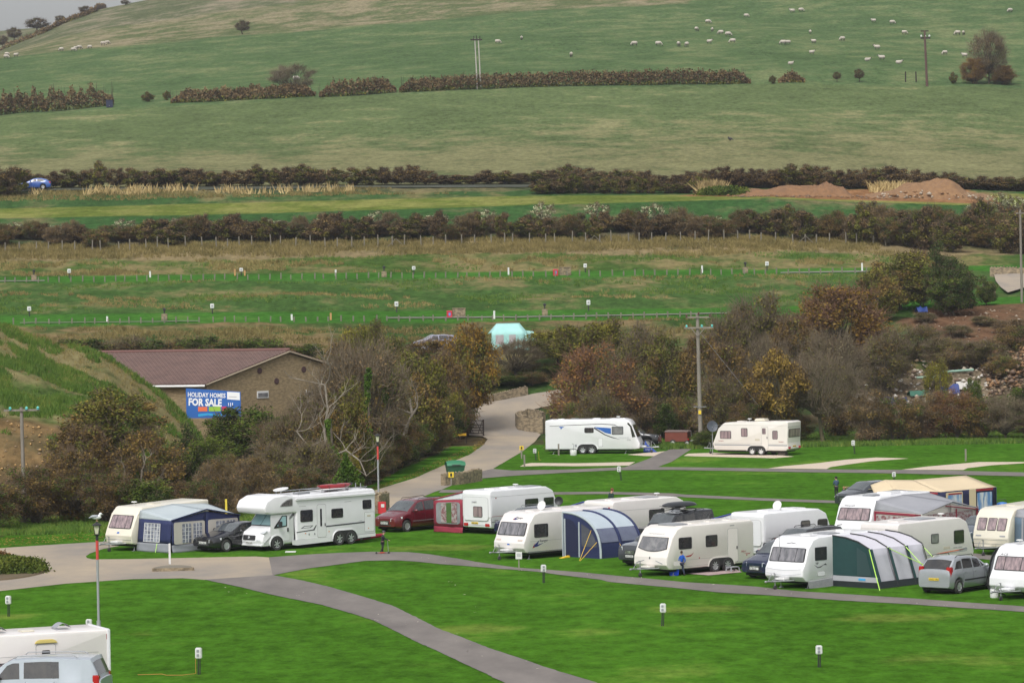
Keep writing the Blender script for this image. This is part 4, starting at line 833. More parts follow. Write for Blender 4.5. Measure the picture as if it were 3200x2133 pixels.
# ------------------------------------------------------------------ cars
def car(label, base, th, L, W, H, colr, kind='mpv', name='parked_car', rim=None, plates=(None, None), rails=False, lo=None, rear_lamps='mid', grille='bars', scoop=False, side_strip=None, group=None, rows=2, cat='car', van=False):
    """nose at x=0, near side at y=0, far side y=W"""
    root = thing(name, label, cat, base, th, group); cy = W/2
    K = dict(sedan=dict(hood=[(0, .62), (.15, .74), (.9, .88), (1.25, .95), (3.9, 1.0), (4.6, .98), (L, .85)], roof=[(1.25, .95), (2.05, 1.36), (2.5, 1.44), (3.1, 1.44), (3.8, 1.28), (4.35, 1.0)], wb=(.86, L-1.0), r=.33),
             mpv=dict(hood=[(0, .70), (.12, .82), (.7, .98), (1.05, 1.06), (3.0, 1.10), (L-.05, 1.12), (L, 1.0)], roof=[(.95, 1.04), (1.75, 1.58), (2.2, H-.06), (3.2, H), (L-.5, H-.06), (L-.10, 1.12)], wb=(.88, L-.95), r=.33),
             suv=dict(hood=[(0, .85), (.08, .98), (.6, 1.06), (1.2, 1.12), (L-.05, 1.14), (L, 1.0)], roof=[(1.15, 1.12), (1.75, 1.58), (2.1, H-.04), (3.4, H), (L-.45, H-.05), (L-.06, 1.14)], wb=(.88, L-.95), r=.37),
             disco=dict(hood=[(0, .95), (.05, 1.08), (1.2, 1.16), (L-.03, 1.18), (L, 1.1)], roof=[(1.22, 1.17), (1.72, 1.74), (1.95, H-.12), (2.7, H-.10), (3.0, H), (L-.3, H), (L-.03, 1.2)], wb=(.85, L-1.0), r=.39),
             hatch=dict(hood=[(0, .72), (.12, .84), (.65, .98), (.95, 1.04), (3.0, 1.06), (L-.03, 1.05), (L, .9)], roof=[(.85, 1.02), (1.75, 1.50), (2.15, H-.03), (2.9, H), (3.7, H-.08), (L-.08, 1.06)], wb=(.82, L-.72), r=.32),
             van=dict(hood=[(0, .85), (.12, .98), (.55, 1.12), (.9, 1.2), (L-.02, 1.22), (L, 1.2)], roof=[(.85, 1.18), (1.6, 1.78), (1.9, H-.05), (3, H), (L-.35, H-.03), (L-.06, 1.3)], wb=(.95, L-1.05), r=.34))[kind]
    hx, hz = zip(*K['hood']); rx, rz_ = zip(*K['roof']); r = K['r']; wb = K['wb']; Ra = r+.07
    def zb(x): return float(np.interp(x, hx, hz))
    def zr(x): return max(zb(x), float(np.interp(x, rx, rz_))) if rx[0] < x < rx[-1] else zb(x)
    def hw(x):
        f = 1-.16*max(0, 1-x/.75)**2.2-.10*max(0, 1-(L-x)/.6)**2.2; return W/2*f
    def zbt(x):
        z = .23+.10*max(0, 1-x/.4)**2+.08*max(0, 1-(L-x)/.4)**2
        for c in wb:
            if abs(x-c) < Ra: z = max(z, r+math.sqrt(Ra*Ra-(x-c)**2)*1.0)
        return z
    gt = lambda x: min(1, max(0, (zr(x)-zb(x))/(H-zb(2.2))))
    def roofw(x): t = gt(x); w_ = hw(x); return w_*(.90-(.13 if kind not in ('disco', 'van') else .05)*t)
    crown = .045
    def ring(x):
        w_ = hw(x); z0 = zbt(x); z1 = zb(x); h = z1-z0; rw = roofw(x); zz = zr(x); dz = 0 if gt(x) > .02 else .02
        half = [(0, z0), (w_*.90, z0), (w_*.985, z0+h*.12), (w_*1.0, z0+h*.45), (w_*.995, z0+h*.75), (w_*.955, z1)]
        half += [(rw+(w_*.955-rw)*.02, zz+dz-.01), (rw*.94, zz+dz+.02), (rw*.6, zz+dz+crown*.64+.01), (0, zz+dz+crown+.01)]
        return [(x, cy-a, b) for a, b in half]+[(x, cy+a, b) for a, b in reversed(half[1:-1])]
    xs = set([0, .03, .08, .15, .25, .4, L-.4, L-.25, L-.12, L-.05, L-.02, L]+[round(q, 3) for q in list(hx)+list(rx)]+list(np.arange(.5, L-.4, .18)))
    for c in wb: xs |= set([c-Ra-.002, c+Ra+.002]+[c+Ra*math.cos(a) for a in np.linspace(0.12, math.pi-.12, 13)])
    xs = sorted(x for x in xs if 0 <= x <= L); ded = [xs[0]]
    for x in xs[1:]:
        if x-ded[-1] > .004: ded.append(x)
    rings = [ring(x) for x in ded]; n = len(rings[0]); mb = MB()

    vs = [p for rg in rings for p in rg]; k = len(rings)
    fs = [(i*n+j, i*n+(j+1) % n, (i+1)*n+(j+1) % n, (i+1)*n+j) for i in range(k-1) for j in range(n)]+[list(range(n)), [(k-1)*n+j for j in range(n-1, -1, -1)]]
    mb.add(vs, fs); mb.build('body', colr, root, smooth=38)
    def S(x, v, off=.008, s=-1):      # side glass surface
        w_ = hw(x); rw = roofw(x); zz = zr(x)-.01; a = w_*.955+(rw-w_*.955)*v; return (x, cy+s*(a+off), zb(x)+(zz-zb(x))*v)
    def side_glass(x0b, x1b, x0t, x1t, v0=.10, v1=.90, nm='side_window', g=M_glass):
        for s in (-1, 1):
            q = MB(); q.grid([[S(x0b+(x1b-x0b)*i/6+((x0t+(x1t-x0t)*i/6)-(x0b+(x1b-x0b)*i/6))*j/3, v0+(v1-v0)*j/3, .008, s) for i in range(7)] for j in range(4)]); q.build(nm, g, root, smooth=60)
    def topglass(xa, xb, nm, wf=.90, g=M_glass):
        q = MB(); sl = (zr(xb)-zr(xa)); nn = Vector((-(sl), 0, xb-xa)).normalized(); rows_ = []
        for i in range(7):
            x = xa+(xb-xa)*i/6; w_ = hw(x)*.955+(roofw(x)-hw(x)*.955)*.9; w_ = roofw(x)*wf
            rows_.append([tuple(Vector((x, cy+t*w_, zr(x)+crown*(1-t*t)*1.0+.012))+nn*.012) for t in np.linspace(-1, 1, 9)])
        q.grid(rows_); q.build(nm, g, root, smooth=60)
    A, B = rx[0], rx[-1]; ws1 = rx[1]+.12 if kind != 'disco' else rx[1]+.1
    topglass(A+.10, ws1, 'windscreen', .93, mat('windscreen glass', (.10, .115, .12), (.05, .055, .06), 1.5, .06, spec=.8, coat=.6))
    rw0 = rx[-2]
    if kind == 'sedan': topglass(rx[-2]-.25, B-.05, 'rear_window')
    elif kind in ('mpv', 'suv', 'hatch', 'van'): topglass(rw0+.06, B-.02, 'rear_window')

    pil = [A+.42, A+1.25, A+2.2, B-.35] if kind != 'van' else [A+.35, A+1.25, A+2.6, B-.3]
    if kind == 'sedan': side_glass(A+.40, 2.55, 2.10, 2.55, .12, .86); side_glass(2.65, 3.55, 2.65, 3.45, .12, .86)
    elif kind == 'mpv': side_glass(A+.35, 2.30, 1.85, 2.30); side_glass(2.40, 3.30, 2.40, 3.25); side_glass(3.40, B-.30, 3.35, B-.55)
    elif kind == 'hatch': side_glass(A+.22, A+.62, 1.55, 1.60, .12, .8); side_glass(A+.72, 2.25, 1.75, 2.22, .10, .9); side_glass(2.35, 3.15, 2.32, 3.10, .10, .9); side_glass(3.25, B-.30, 3.2, B-.65, .14, .82)
    elif kind == 'suv': side_glass(A+.35, 2.35, 1.85, 2.35); side_glass(2.45, 3.35, 2.45, 3.30); side_glass(3.45, B-.2, 3.42, B-.5)
    elif kind == 'disco': side_glass(A+.30, 2.20, 1.80, 2.20); side_glass(2.32, 3.12, 2.32, 3.08); side_glass(3.24, B-.15, 3.24, B-.3)
    elif kind == 'van': side_glass(A+.30, A+1.30, A+.85, A+1.28, .10, .86); side_glass(A+1.45, A+2.70, A+1.45, A+2.68, .12, .88)

    for c in wb:
        wheel('wheel', root, c, cy-hw(c)+.0, r, r, .21, -1, rim, 7); wheel('wheel', root, c, cy+hw(c), r, r, .21, 1, rim, 7)
        q = MB(); q.box(c-Ra*.9, c+Ra*.9, cy-hw(c)+.22, cy+hw(c)-.22, .12, r+Ra*.8); q.build('wheel_well', M_under, root)
    q = MB(); q.box(.3, L-.3, cy-W*.42, cy+W*.42, .15, .3); q.build('underbody', M_under, root)

    fw = hw(.02)
    q = MB(); zg = zb(0)-.06; q.box(-.02, .10, cy-fw*.42, cy+fw*.42, zg-.18, zg+.02); gr = q.build('grille', M_blk, root, bevel=.02)
    q = MB()
    if grille == 'bars':
        for zz in (zg-.15, zg-.09, zg-.03): q.box(-.03, 0, cy-fw*.38, cy+fw*.38, zz, zz+.022)
        q.box(-.035, 0, cy-.06, cy+.06, zg-.12, zg-.02)
    else:
        for s in (-1, 1): q.box(-.035, 0, cy+s*.06-.0 if s > 0 else cy-.36, cy+.36 if s > 0 else cy-.06, zg+.0, zg+.02);
        for j in range(8): q.box(-.03, 0, cy-.34+j*.09, cy-.32+j*.09, zg-.16, zg)
    q.build('grille_bars', M_chrome, gr)
    q = MB(); q.box(-.01, .10, cy-fw*.62, cy+fw*.62, .36, .46); q.build('lower_intake', M_blk, root, bevel=.02)
    if plates[0]: plate(root, plates[0], Vector((-.03, cy+.26, .46)), (0, -1, 0), (0, 0, 1), M_wht)
    for s in (-1, 1):
        q = MB(); a0 = fw*.52; z_ = zb(.1)-.19; z2 = zb(.45)-.14; d_ = .22 if kind in ('disco', 'suv') else .5
        q.grid([[(-.012+d_*t**1.6, cy+s*(a0+(hw(.02+d_*t**1.6)-a0+.012)*(.15+.85*t)), z_+(z2-z_)*t+.17*j*(1-.35*t)) for t in np.linspace(0, 1, 6)] for j in (0, .5, 1)]);
        q.grid([[(-.012+d_*t**1.6+.06*t, cy+s*(a0+(hw(.02+d_*t**1.6)-a0-.02)*(.15+.85*t)*(1-.25*j)), z_+(z2-z_)*t+.17*(1-.35*t)+.004) for t in np.linspace(0, 1, 6)] for j in (0, 1)])
        q.build('headlight', M_head, root, smooth=50)
        mx = A+.55
        q = MB(); q.ell((mx, cy+s*(hw(mx)+.10), zb(mx)+.10), (.09, .13, .09)); q.tube([(mx+.02, cy+s*(hw(mx)-.06), zb(mx)+.03), (mx, cy+s*(hw(mx)+.06), zb(mx)+.07)], .03); q.build('mirror', colr if kind not in ('van',) else M_blk, root, smooth=50)

        for k_, (xd) in enumerate((A+.55, 2.36, 3.38 if L > 4.3 else 3.2)):
            zt = zb(xd); q = MB(); pts = [(xd, cy+s*(hw(xd)*(.96+.045*math.sin(math.pi*t))+.0035), zt-.02-(zt-.38)*t) for t in np.linspace(0, 1, 7)]
            q.grid([[(p[0]+dx, p[1], p[2]) for dx in (-.007, .007)] for p in pts]); q.build('door_seam', M_blk, root)
            if k_: q = MB(); q.box(xd-.28, xd-.12, cy+s*hw(xd)*.995-.02, cy+s*hw(xd)*.995+.02, zt-.13, zt-.10); q.build('handle', colr, root, bevel=.006)
        if side_strip:
            q = MB(); q.grid([[(x, cy+s*(hw(x)*1.0+.012), z) for x in np.linspace(wb[0]+Ra+.05, wb[1]-Ra-.05, 8)] for z in (.56, .62)]); q.build('rubbing_strip', side_strip, root)

        zt = zb(L-.1); z0_, z1_ = {'mid': (.78, zt+.02), 'high': (zt-.28, zt+.18), 'low': (.7, .9)}[rear_lamps]
        xl = L-.05 if z1_ < zt+.05 else L-.10; ya, yb2 = sorted((cy+s*hw(L-.02)*.74, cy+s*(hw(L-.15)*.985))); q = MB(); q.box(L-.30, xl+.05, ya, yb2, z0_, z1_); q.build('tail_light', M_red, root, bevel=.03)
        if rails: q = MB(); q.tube([(A+1.1, cy+s*roofw(2.3)*.88, zr(2.3)+.02), (A+1.2, cy+s*roofw(2.3)*.88, zr(2.3)+.10), (B-.9, cy+s*roofw(3)*.88, zr(3)+.09), (B-.75, cy+s*roofw(3)*.88, zr(3)+.01)], .018); q.build('roof_rail', M_blk if rails is True else rails, root, smooth=40)
    if plates[1]: plate(root, plates[1], Vector((L+.012, cy-.26, .62)), (0, 1, 0), (0, 0, 1), M_yel)
    if scoop: q = MB(); q.ell((.78, cy, zb(.78)+.03), (.14, .22, .05)); q.build('bonnet_scoop', colr, root, smooth=50); q = MB(); q.box(.63, .68, cy-.15, cy+.15, zb(.66)+.01, zb(.66)+.06); q.build('scoop_mouth', M_blk, root)
    if lo: q = MB(); q.box(-.03, .12, cy-fw*.9, cy+fw*.9, .28, .52); q.box(L-.10, L+.03, cy-fw*.86, cy+fw*.86, .34, .58); q.build('bumper', lo, root, bevel=.04)
    root['_z'] = 0; del root['_z']
    return root
def cpaint(name, c, met=.0, rough=.25): return mat(name, c, tuple(x*.85 for x in c), .8, rough, metal=met, spec=.6, coat=.8)
C_blk = cpaint('black car paint', (.010, .010, .013)); C_red = cpaint('dark red car paint', (.13, .010, .018)); C_nav = cpaint('navy car paint', (.012, .018, .055)); C_silv = cpaint('silver car paint', (.40, .42, .45), .35, .3)
C_vsil = cpaint('van silver paint', (.42, .46, .52), .2, .35); C_dg = cpaint('dark grey car paint', (.05, .055, .065), .2); C_blu = cpaint('blue car paint', (.03, .10, .38)); C_gry = cpaint('grey blue car paint', (.09, .11, .14), .2)
def off(p, th, dx, dy): return Vector((p.x+dx*math.cos(th)-dy*math.sin(th), p.y+dx*math.sin(th)+dy*math.cos(th), p.z))
th = R(47); car('black estate car parked between the blue awning and the white motorhome', G(672, 1727), th, 4.85, 1.86, 1.46, C_blk, 'sedan', plates=('WJ61 LKE', None), grille='kidney')
th = R(48); car('dark red people carrier beside the dark red porch awning', G(1240, 1664), th, 4.9, 1.88, 1.76, C_red, 'mpv', plates=('KD56 ZVF', None), scoop=True, rails=True, side_strip=M_chrome)
th = R(46); car('dark blue people carrier partly hidden behind the white caravan with the wave logo', G(2406, 1812), th, 4.9, 1.88, 1.74, C_nav, 'mpv', plates=('X188 LEJ', None), scoop=True, rails=True)
th = R(42)
dk = car('black off road car with a long roof box', G(2045, 1722), th, 4.75, 1.92, 1.92, C_blk, 'disco', plates=('WR51 HDA', None), rails=True)
rb = thing('roof_box', 'long black roof box strapped on the black off road car', 'roof box', at_local(dk, 1.75, .96, 1.99), th)
rgs = []
for i in range(15):
    t = i/14; k_ = (1-abs(2*t-1)**3.2)**.5 if 0 < t < 1 else .02; rgs.append([(t*2.2-.05, math.cos(a)*.42*(.55+.45*k_)*(1 if 0 < t < 1 else .85), .22+math.sin(a)*(.20 if a < math.pi else .10)*max(k_, .1)) for a in np.linspace(0, 2*math.pi, 17)])
mb = MB(); mb.grid(rgs); mb.build('shell', mat('roof box plastic', (.022, .024, .028), rough=.35, coat=.3), rb, smooth=50)
mb = MB(); mb.grid([[(t*2.2-.06, s*.44, .20+dz) for t in (0.04, .96)] for dz in (0, .02) for s in (1,)]); mb.box(.1, 2.0, -.44, -.42, .20, .225); mb.build('seam_band', M_blk, rb)
for x in (.45, 1.5): mb = MB(); mb.box(x, x+.06, -.75, .75, .04, .08); mb.box(x, x+.06, -.78, -.72, -.06, .06); mb.box(x, x+.06, .72, .78, -.06, .06); mb.build('roof_bar', M_blk, rb, bevel=.01)
th = R(45); car('dark grey off road car seen between the navy awning and the cream caravan', G(2012, 1772), th, 4.7, 1.88, 1.68, C_dg, 'suv', plates=('HV13 ZNU', None), rails=True)
th = R(52); p = G(2973, 1858); car('silver people carrier with a yellow rear number plate and black roof bars', off(p, th+math.pi, 0, 0)+Vector((4.28*math.cos(th)-1.8*math.sin(th)*1, 4.28*math.sin(th)+1.8*math.cos(th)*1, 0)), th+math.pi, 4.28, 1.80, 1.60, C_silv, 'hatch', plates=(None, 'HW57 VBU'), rails=True, rear_lamps='high', side_strip=M_blk)
th = R(-12); p = G(2069, 1396); car('black off road car parked nose out behind the long white caravan', p, th+math.pi, 4.5, 1.85, 1.80, C_blk, 'suv', rails=True)
th = R(38); car('dark grey car behind the trailer tent and the white caravan', G(2668, 1592), th, 4.5, 1.8, 1.55, C_dg, 'hatch')
th = R(44); car('dark blue car with roof bars hidden behind the twin toned caravan', G(1610, 1682), th, 4.6, 1.8, 1.58, C_nav, 'hatch', rails=M_steel)
th = R(44); car('black car with raised roof rails behind the white caravan with the wave logo', G(2462, 1764), th, 4.7, 1.85, 1.66, C_blk, 'suv', rails=M_blk)
th = R(50); car('grey blue car between the long caravan and the old cream caravan', G(3055, 1712), th, 4.6, 1.8, 1.50, C_gry, 'hatch')
p = at(62, 503); car('blue saloon car driving along the road below the big field', p+Vector((0, -.9, .1)), R(0), 4.4, 1.75, 1.42, C_blu, 'sedan')
p = hit(1392, 1062); car('silver mauve car half hidden by trees, left of the teal tent', Vector((at(1292, 351).x, 351, gz(at(1292, 351).x, 351)+.05)), R(12), 4.2, 1.72, 1.5, cpaint('mauve silver paint', (.26, .25, .32)), 'hatch')
th = R(-8); vx = G(345, 2243); car('silver van with a dark tinted side window, bottom left corner', off(vx, th, -5.5, .6), th, 5.0, 1.92, 1.97, C_vsil, 'van', cat='van', name='parked_van', rails=M_gry, rear_lamps='high')
# ------------------------------------------------------------------ awnings and tents (frame of their caravan: x along it, outwards is -y)
M_agrey = mat('light grey awning roof', (.42, .47, .49), (.33, .38, .41), .6, .75, bump=.5, bscale=3); M_anavy = mat('navy canvas', (.018, .028, .10), (.012, .018, .07), 1.2, .8, bump=.5, bscale=3)
M_acream = mat('cream canvas panel', (.52, .49, .44), (.44, .41, .37), 1.2, .8, bump=.5, bscale=3); M_amud = mat('grey mud skirt', (.26, .27, .30), (.20, .21, .24), 1.4, .8, bump=.8, bscale=4)
M_net = mat('tartan curtain window', (.30, .32, .38), (.10, .11, .15), 5, .3, coat=.4, sharp=.1); M_clearw = mat('clear vinyl window', (.34, .35, .37), (.18, .19, .2), 1.5, .15, coat=.5)
M_ared = mat('dark red canvas', (.28, .025, .05), (.22, .02, .04), 1.5, .8, bump=.5, bscale=3); M_awhite = mat('white canvas roof', (.70, .71, .74), (.60, .61, .65), .7, .7, bump=.4, bscale=2); M_pole = mat('tent pole', (.10, .10, .12), rough=.4)
M_agr2 = mat('grey canvas roof', (.30, .305, .33), (.24, .245, .27), .6, .8, bump=.5, bscale=3); M_flor = mat('flower curtain', (.38, .36, .35), (.20, .07, .08), 6, .5, sharp=.08); M_bluec = mat('blue and white curtain', (.55, .56, .60), (.10, .22, .45), 2.2, .5, stretch=(2, 2, .3), sharp=.06)
M_acr = mat('beige canvas roof', (.60, .49, .33), (.53, .43, .29), .6, .8, bump=.5, bscale=3); M_green = mat('dark green canvas', (.012, .055, .055), (.008, .038, .04), 1.2, .7, bump=.5, bscale=3)
M_pale = mat('pale grey canvas', (.42, .42, .46), (.35, .35, .39), 1.0, .7, bump=.7, bscale=2.5); M_roofp = mat('pale lilac roof canvas', (.58, .57, .62), (.50, .49, .55), .8, .7, bump=.4, bscale=3)
M_mesh = mat('grey tinted window', (.10, .105, .13), (.06, .062, .08), 1.2, .25, coat=.3); M_guyy = mat('yellow guy line', (.75, .48, .05), rough=.5); M_guyg = mat('lime guy line', (.45, .75, .12), rough=.5)
def quad(parent, name, pts, m_, n=8, k=5, sag=0., thick=.02, wob=.0, seed=0):
    """a stretched cloth panel between four corners (bl, br, tr, tl), with a little thickness"""
    a, b, c, d = [Vector(p) for p in pts]; nn = (b-a).cross(d-a).normalized(); rs = random.Random(seed+int(a.x*100)); rows = []
    ph = rs.uniform(0, 6)
    for j in range(k+1):
        v = j/k; r = []
        for i in range(n+1):
            u = i/n; p = a.lerp(b, u).lerp(d.lerp(c, u), v); e = math.sin(math.pi*u)*math.sin(math.pi*v)
            p = p-nn*sag*e+nn*wob*math.sin(u*9+ph+v*3)*math.sin(math.pi*v)**.5; r.append(p)
        rows.append(r)
    mb = MB(); mb.grid(rows)
    o = mb.build(name, m_, parent, smooth=70, fix=False)
    if nn.dot(Vector((0, 0, 0))-a) > 1e9: pass
    s = o.modifiers.new('t', 'SOLIDIFY'); s.thickness = thick; s.offset = 0
    return o
def on_quad(parent, name, pts, m_, u0, u1, v0, v1, lift=.025, t=.012, rad=.06):
    a, b, c, d = [Vector(p) for p in pts]; n = (b-a).cross(d-a).normalized()
    mb = MB(); ux = (b-a).normalized(); w_ = (b-a).length; h_ = ((d-a).length+(c-b).length)/2
    def Q(u, v): return a.lerp(b, u).lerp(d.lerp(c, u), v)
    poly = [Q(*p) for p in [(u0+(u1-u0)*((x)), v0+(v1-v0)*y) for x, y in rrect(0, 1, 0, 1, rad, 2)]]
    k = len(poly); A_ = [p+n*(lift+t) for p in poly]; B_ = [p+n*lift for p in poly]
    mb.add(A_+B_, [list(range(k)), list(range(2*k-1, k-1, -1))]+[(i, k+i, k+(i+1) % k, (i+1) % k) for i in range(k)]); return mb.build(name, m_, parent)
def guy(parent, a, b, m_, r=.018, name='guy_line'): mb = MB(); mb.tube([a, b], r, 5); mb.build(name, m_, parent);
def pole(parent, pts, r=.018, m_=None, name='pole'): mb = MB(); mb.tube(pts, r, 6); return mb.build(name, m_ or M_pole, parent, smooth=50)

a1 = thing('awning', 'blue and grey gabled awning with tartan curtained windows, far left', 'awning', c1.location, R(46))
x0, x1, d = .45, 5.3, 2.7; zt = 2.36; ze = 1.78; zp = 2.26; xm = (x0+x1)/2
quad(a1, 'roof', [(x0, -d, ze), (xm, -d-.05, zp), (xm, -.0, zt+.12), (x0+.15, .0, zt-.1)], M_agrey, sag=.05); quad(a1, 'roof', [(xm, -d-.05, zp), (x1, -d, ze), (x1, 0, zt), (xm, 0, zt+.12)], M_agrey, sag=.05)
endq = [(x0-.1, -.02, 0.0), (x0-.1, -d, .0), (x0, -d, ze), (x0+.1, -.02, zt-.25)]
quad(a1, 'end_wall', [(x0-.1, -.02, .5), (x0-.1, -d, .5), (x0, -d, ze), (x0+.05, -.02, ze+.02)], M_anavy); quad(a1, 'end_gable', [(x0+.05, -.02, ze+.02), (x0, -d, ze), (x0, -d, ze+.01), (x0+.12, -.02, zt-.1)], M_agrey)
eq = [(x0-.1, -.02, .5), (x0-.1, -d, .5), (x0, -d, ze), (x0+.05, -.02, ze+.02)]
on_quad(a1, 'window', eq, M_net, .2, .68, .05, .84);
for u in (.2, .3, .4, .5, .6, .68): on_quad(a1, 'glazing_bar', eq, M_wht, u-.006, u+.006, .05, .84, .04)
for v in (.05, .2, .36, .52, .68, .84): on_quad(a1, 'glazing_bar', eq, M_wht, .2, .68, v-.008, v+.008, .042)
quad(a1, 'mud_wall', [(x0-.16, -.02, 0), (x0-.16, -d-.05, 0), (x0-.1, -d, .5), (x0-.1, -.02, .5)], M_amud, wob=.02)
fq = [(x0, -d, .42), (x1, -d, .42), (x1, -d, ze), (x0, -d, ze)]
quad(a1, 'front_wall', [(x0, -d, .42), (xm, -d, .42), (xm, -d, zp-.1), (x0, -d, ze)], M_anavy); quad(a1, 'front_wall', [(xm, -d, .42), (x1, -d, .42), (x1, -d, ze), (xm, -d, zp-.1)], M_anavy)
quad(a1, 'mud_wall', [(x0, -d-.06, 0), (x1, -d-.06, 0), (x1, -d, .44), (x0, -d, .44)], M_amud, wob=.03, n=24)
for u0, u1 in ((.03, .48), (.53, .97)):
    on_quad(a1, 'front_panel', fq, M_acream, u0, u1, .02, .92, .02)
    for a_, b_ in (((u0+(u1-u0)*.26), (u0+(u1-u0)*.55)), ((u0+(u1-u0)*.62), (u0+(u1-u0)*.90))):
        wnd = on_quad(a1, 'window', fq, M_net, a_, b_, .06, .84, .036)
        for t in (.33, .66): on_quad(a1, 'glazing_bar', fq, M_wht, a_+(b_-a_)*t-.003, a_+(b_-a_)*t+.003, .06, .84, .05)
        for t in (.2, .4, .6, .8): on_quad(a1, 'glazing_bar', fq, M_wht, a_, b_, .06+.78*t-.008, .06+.78*t+.008, .05)
pole(a1, [(x0-.02, -d-.04, ze+.02), (xm, -d-.10, zp+.02), (x1+.02, -d-.04, ze+.02)], .035, M_anavy, 'valance')
guy(a1, (x0-.1, -d*.6, .5), (x0-.35, -d*.65, 0), M_guyg)

def far_awning(car_, label, end_m, roof_m, dd, zeave, panel=None, edge=None, Wc=2.2, L_=4.4, zt=2.42, zb_=0.):
    r = thing('awning', label, 'awning', car_.location, car_.rotation_euler[2]); y0 = Wc; y1 = Wc+dd
    q = [(0, y1, .32), (0, y0, .32), (0, y0, zt-.42), (.0, y1, zeave)]
    quad(r, 'end_wall', q, end_m); quad(r, 'gable', [(0, y1, zeave), (0, y0, zt-.42), (0, y0, zt), (0, y1-.02, zeave+.04)], roof_m)
    quad(r, 'roof', [(0, y1, zeave+.04), (0, y0, zt), (L_, y0, zt), (L_, y1, zeave+.04)], roof_m, sag=.06); quad(r, 'mud_wall', [(-.05, y1, zb_), (-.05, y0, zb_), (0, y0, .34), (0, y1, .34)], end_m, wob=.02)
    quad(r, 'front_wall', [(0, y1, 0), (L_, y1, 0), (L_, y1, zeave), (0, y1, zeave)], end_m)
    pole(r, [(-.02, y1, zeave+.05), (-.02, y0, zt+.02)], .04, edge or end_m, 'valance')
    return r, q
r, q = far_awning(c2, 'dark red and white porch awning with a flowered curtain window', M_ared, M_awhite, 2.35, 1.88)
on_quad(r, 'panel', q, M_clearw, .10, .92, .12, .92, .03, rad=.12)
wnd = on_quad(r, 'window', q, mat('green seen through vinyl', (.09, .16, .05), (.06, .12, .04), 2, .2, coat=.4), .30, .80, .16, .90, .045)
for a_, b_ in ((.28, .46), (.64, .82)): on_quad(r, 'curtain', q, M_flor, a_, b_, .16, .90, .06, rad=.03)
far_awning(c4, 'white awning with a blue front edge, left of the off white caravan', M_anavy, M_awhite, 2.5, 1.72, edge=mat('royal blue edge', (.05, .06, .30), rough=.6), Wc=2.25, L_=4.8)
far_awning(c6, 'white awning with a blue front edge beside the black off road car', M_anavy, M_awhite, 2.6, 1.75, edge=MATS['royal blue edge'], Wc=2.25, L_=4.2)

a3 = thing('awning', 'navy and pale blue arched awning on the caravan with the swoosh logos', 'awning', c3.location, R(43))
xa, xb = 2.62, 5.55; dA = 2.75; hA = 2.42
def arc(x, n=12, k=1.0, sc=1): return [(x, -dA*sc*math.sin(t*math.pi/2)**.9, hA*k*math.cos(t*math.pi/2)**.72) for t in np.linspace(0, 1, n)]
xs_ = [xa, (xa+xb)/2, xb]; nA = 14
for i in range(2):
    A_, B_ = arc(xs_[i], nA), arc(xs_[i+1], nA); cut = 8
    mb = MB(); mb.grid([A_[:cut+1], B_[:cut+1]]); o = mb.build('roof', mat('pale blue canopy', (.44, .50, .55), (.36, .42, .47), .8, .6, bump=.5, bscale=2), a3, smooth=70, fix=False)
    A2, B2 = A_[cut:], B_[cut:]
    mb = MB(); mb.grid([A2, B2]); mb.build('front_wall', M_anavy, a3, smooth=70, fix=False)
    wz = [[((p[0]+(q_[0]-p[0])*u), (p[1]+(q_[1]-p[1])*u)-.03, p[2]) for u in (.08, .92)] for p, q_ in zip(A_[cut:cut+4], B_[cut:cut+4])]
    mb = MB(); mb.grid(wz); mb.build('window', mat('blue grey window', (.15, .17, .24), (.09, .10, .16), 1.4, .25, coat=.4), a3, smooth=70, fix=False)
for x in xs_: pole(a3, [(p[0], p[1]-.02, p[2]+.02) for p in arc(x, 16)], .065, M_agrey if x == xa else M_anavy, 'air_beam')
endp = [(xa, 0, 0)]+[(xa, p[1], p[2]) for p in arc(xa, 16)]
mb = MB(); mb.add(endp, [list(range(len(endp)))]); o = mb.build('end_wall', M_anavy, a3, fix=False); s_ = o.modifiers.new('t', 'SOLIDIFY'); s_.thickness = .02
mb = MB(); dp = [(xa-.03, -.25, .06), (xa-.03, -1.15, .06), (xa-.03, -1.12, 1.55), (xa-.03, -.85, 1.95), (xa-.03, -.5, 2.1), (xa-.03, -.25, 2.1)]; mb.add(dp, [list(range(6))]); mb.build('door', mat('night blue canvas', (.010, .014, .05), rough=.8), a3, fix=False)
for y in (-.2, -1.25): pole(a3, [(xa-.05, y, .02), (xa-.05, y, 2.1 if y > -1 else 1.95)], .045, M_agrey, 'door_trim')
wp = [(xa-.03, -1.4, .62), (xa-.03, -2.55, .62), (xa-.03, -2.35, 1.15), (xa-.03, -1.95, 1.6), (xa-.03, -1.4, 1.88)]; mb = MB(); mb.add(wp, [list(range(5))]); mb.build('window', M_mesh, a3, fix=False)
mb = MB(); mb.box(xa-.06, xa+.06, -.08, 0, 0, 2.4); mb.build('side_strip', M_agrey, a3)
for p_, q_ in (((xa, -2.1, 1.55), (xa-1.5, -2.75, 0)), ((xa, -2.5, .9), (xa-1.5, -2.8, 0)), ((xs_[1], -2.1, 1.5), (xs_[1]-.1, -3.3, 0)), ((xb, -2.1, 1.5), (xb+.8, -3.2, 0))): guy(a3, p_, q_, M_guyy, .014)

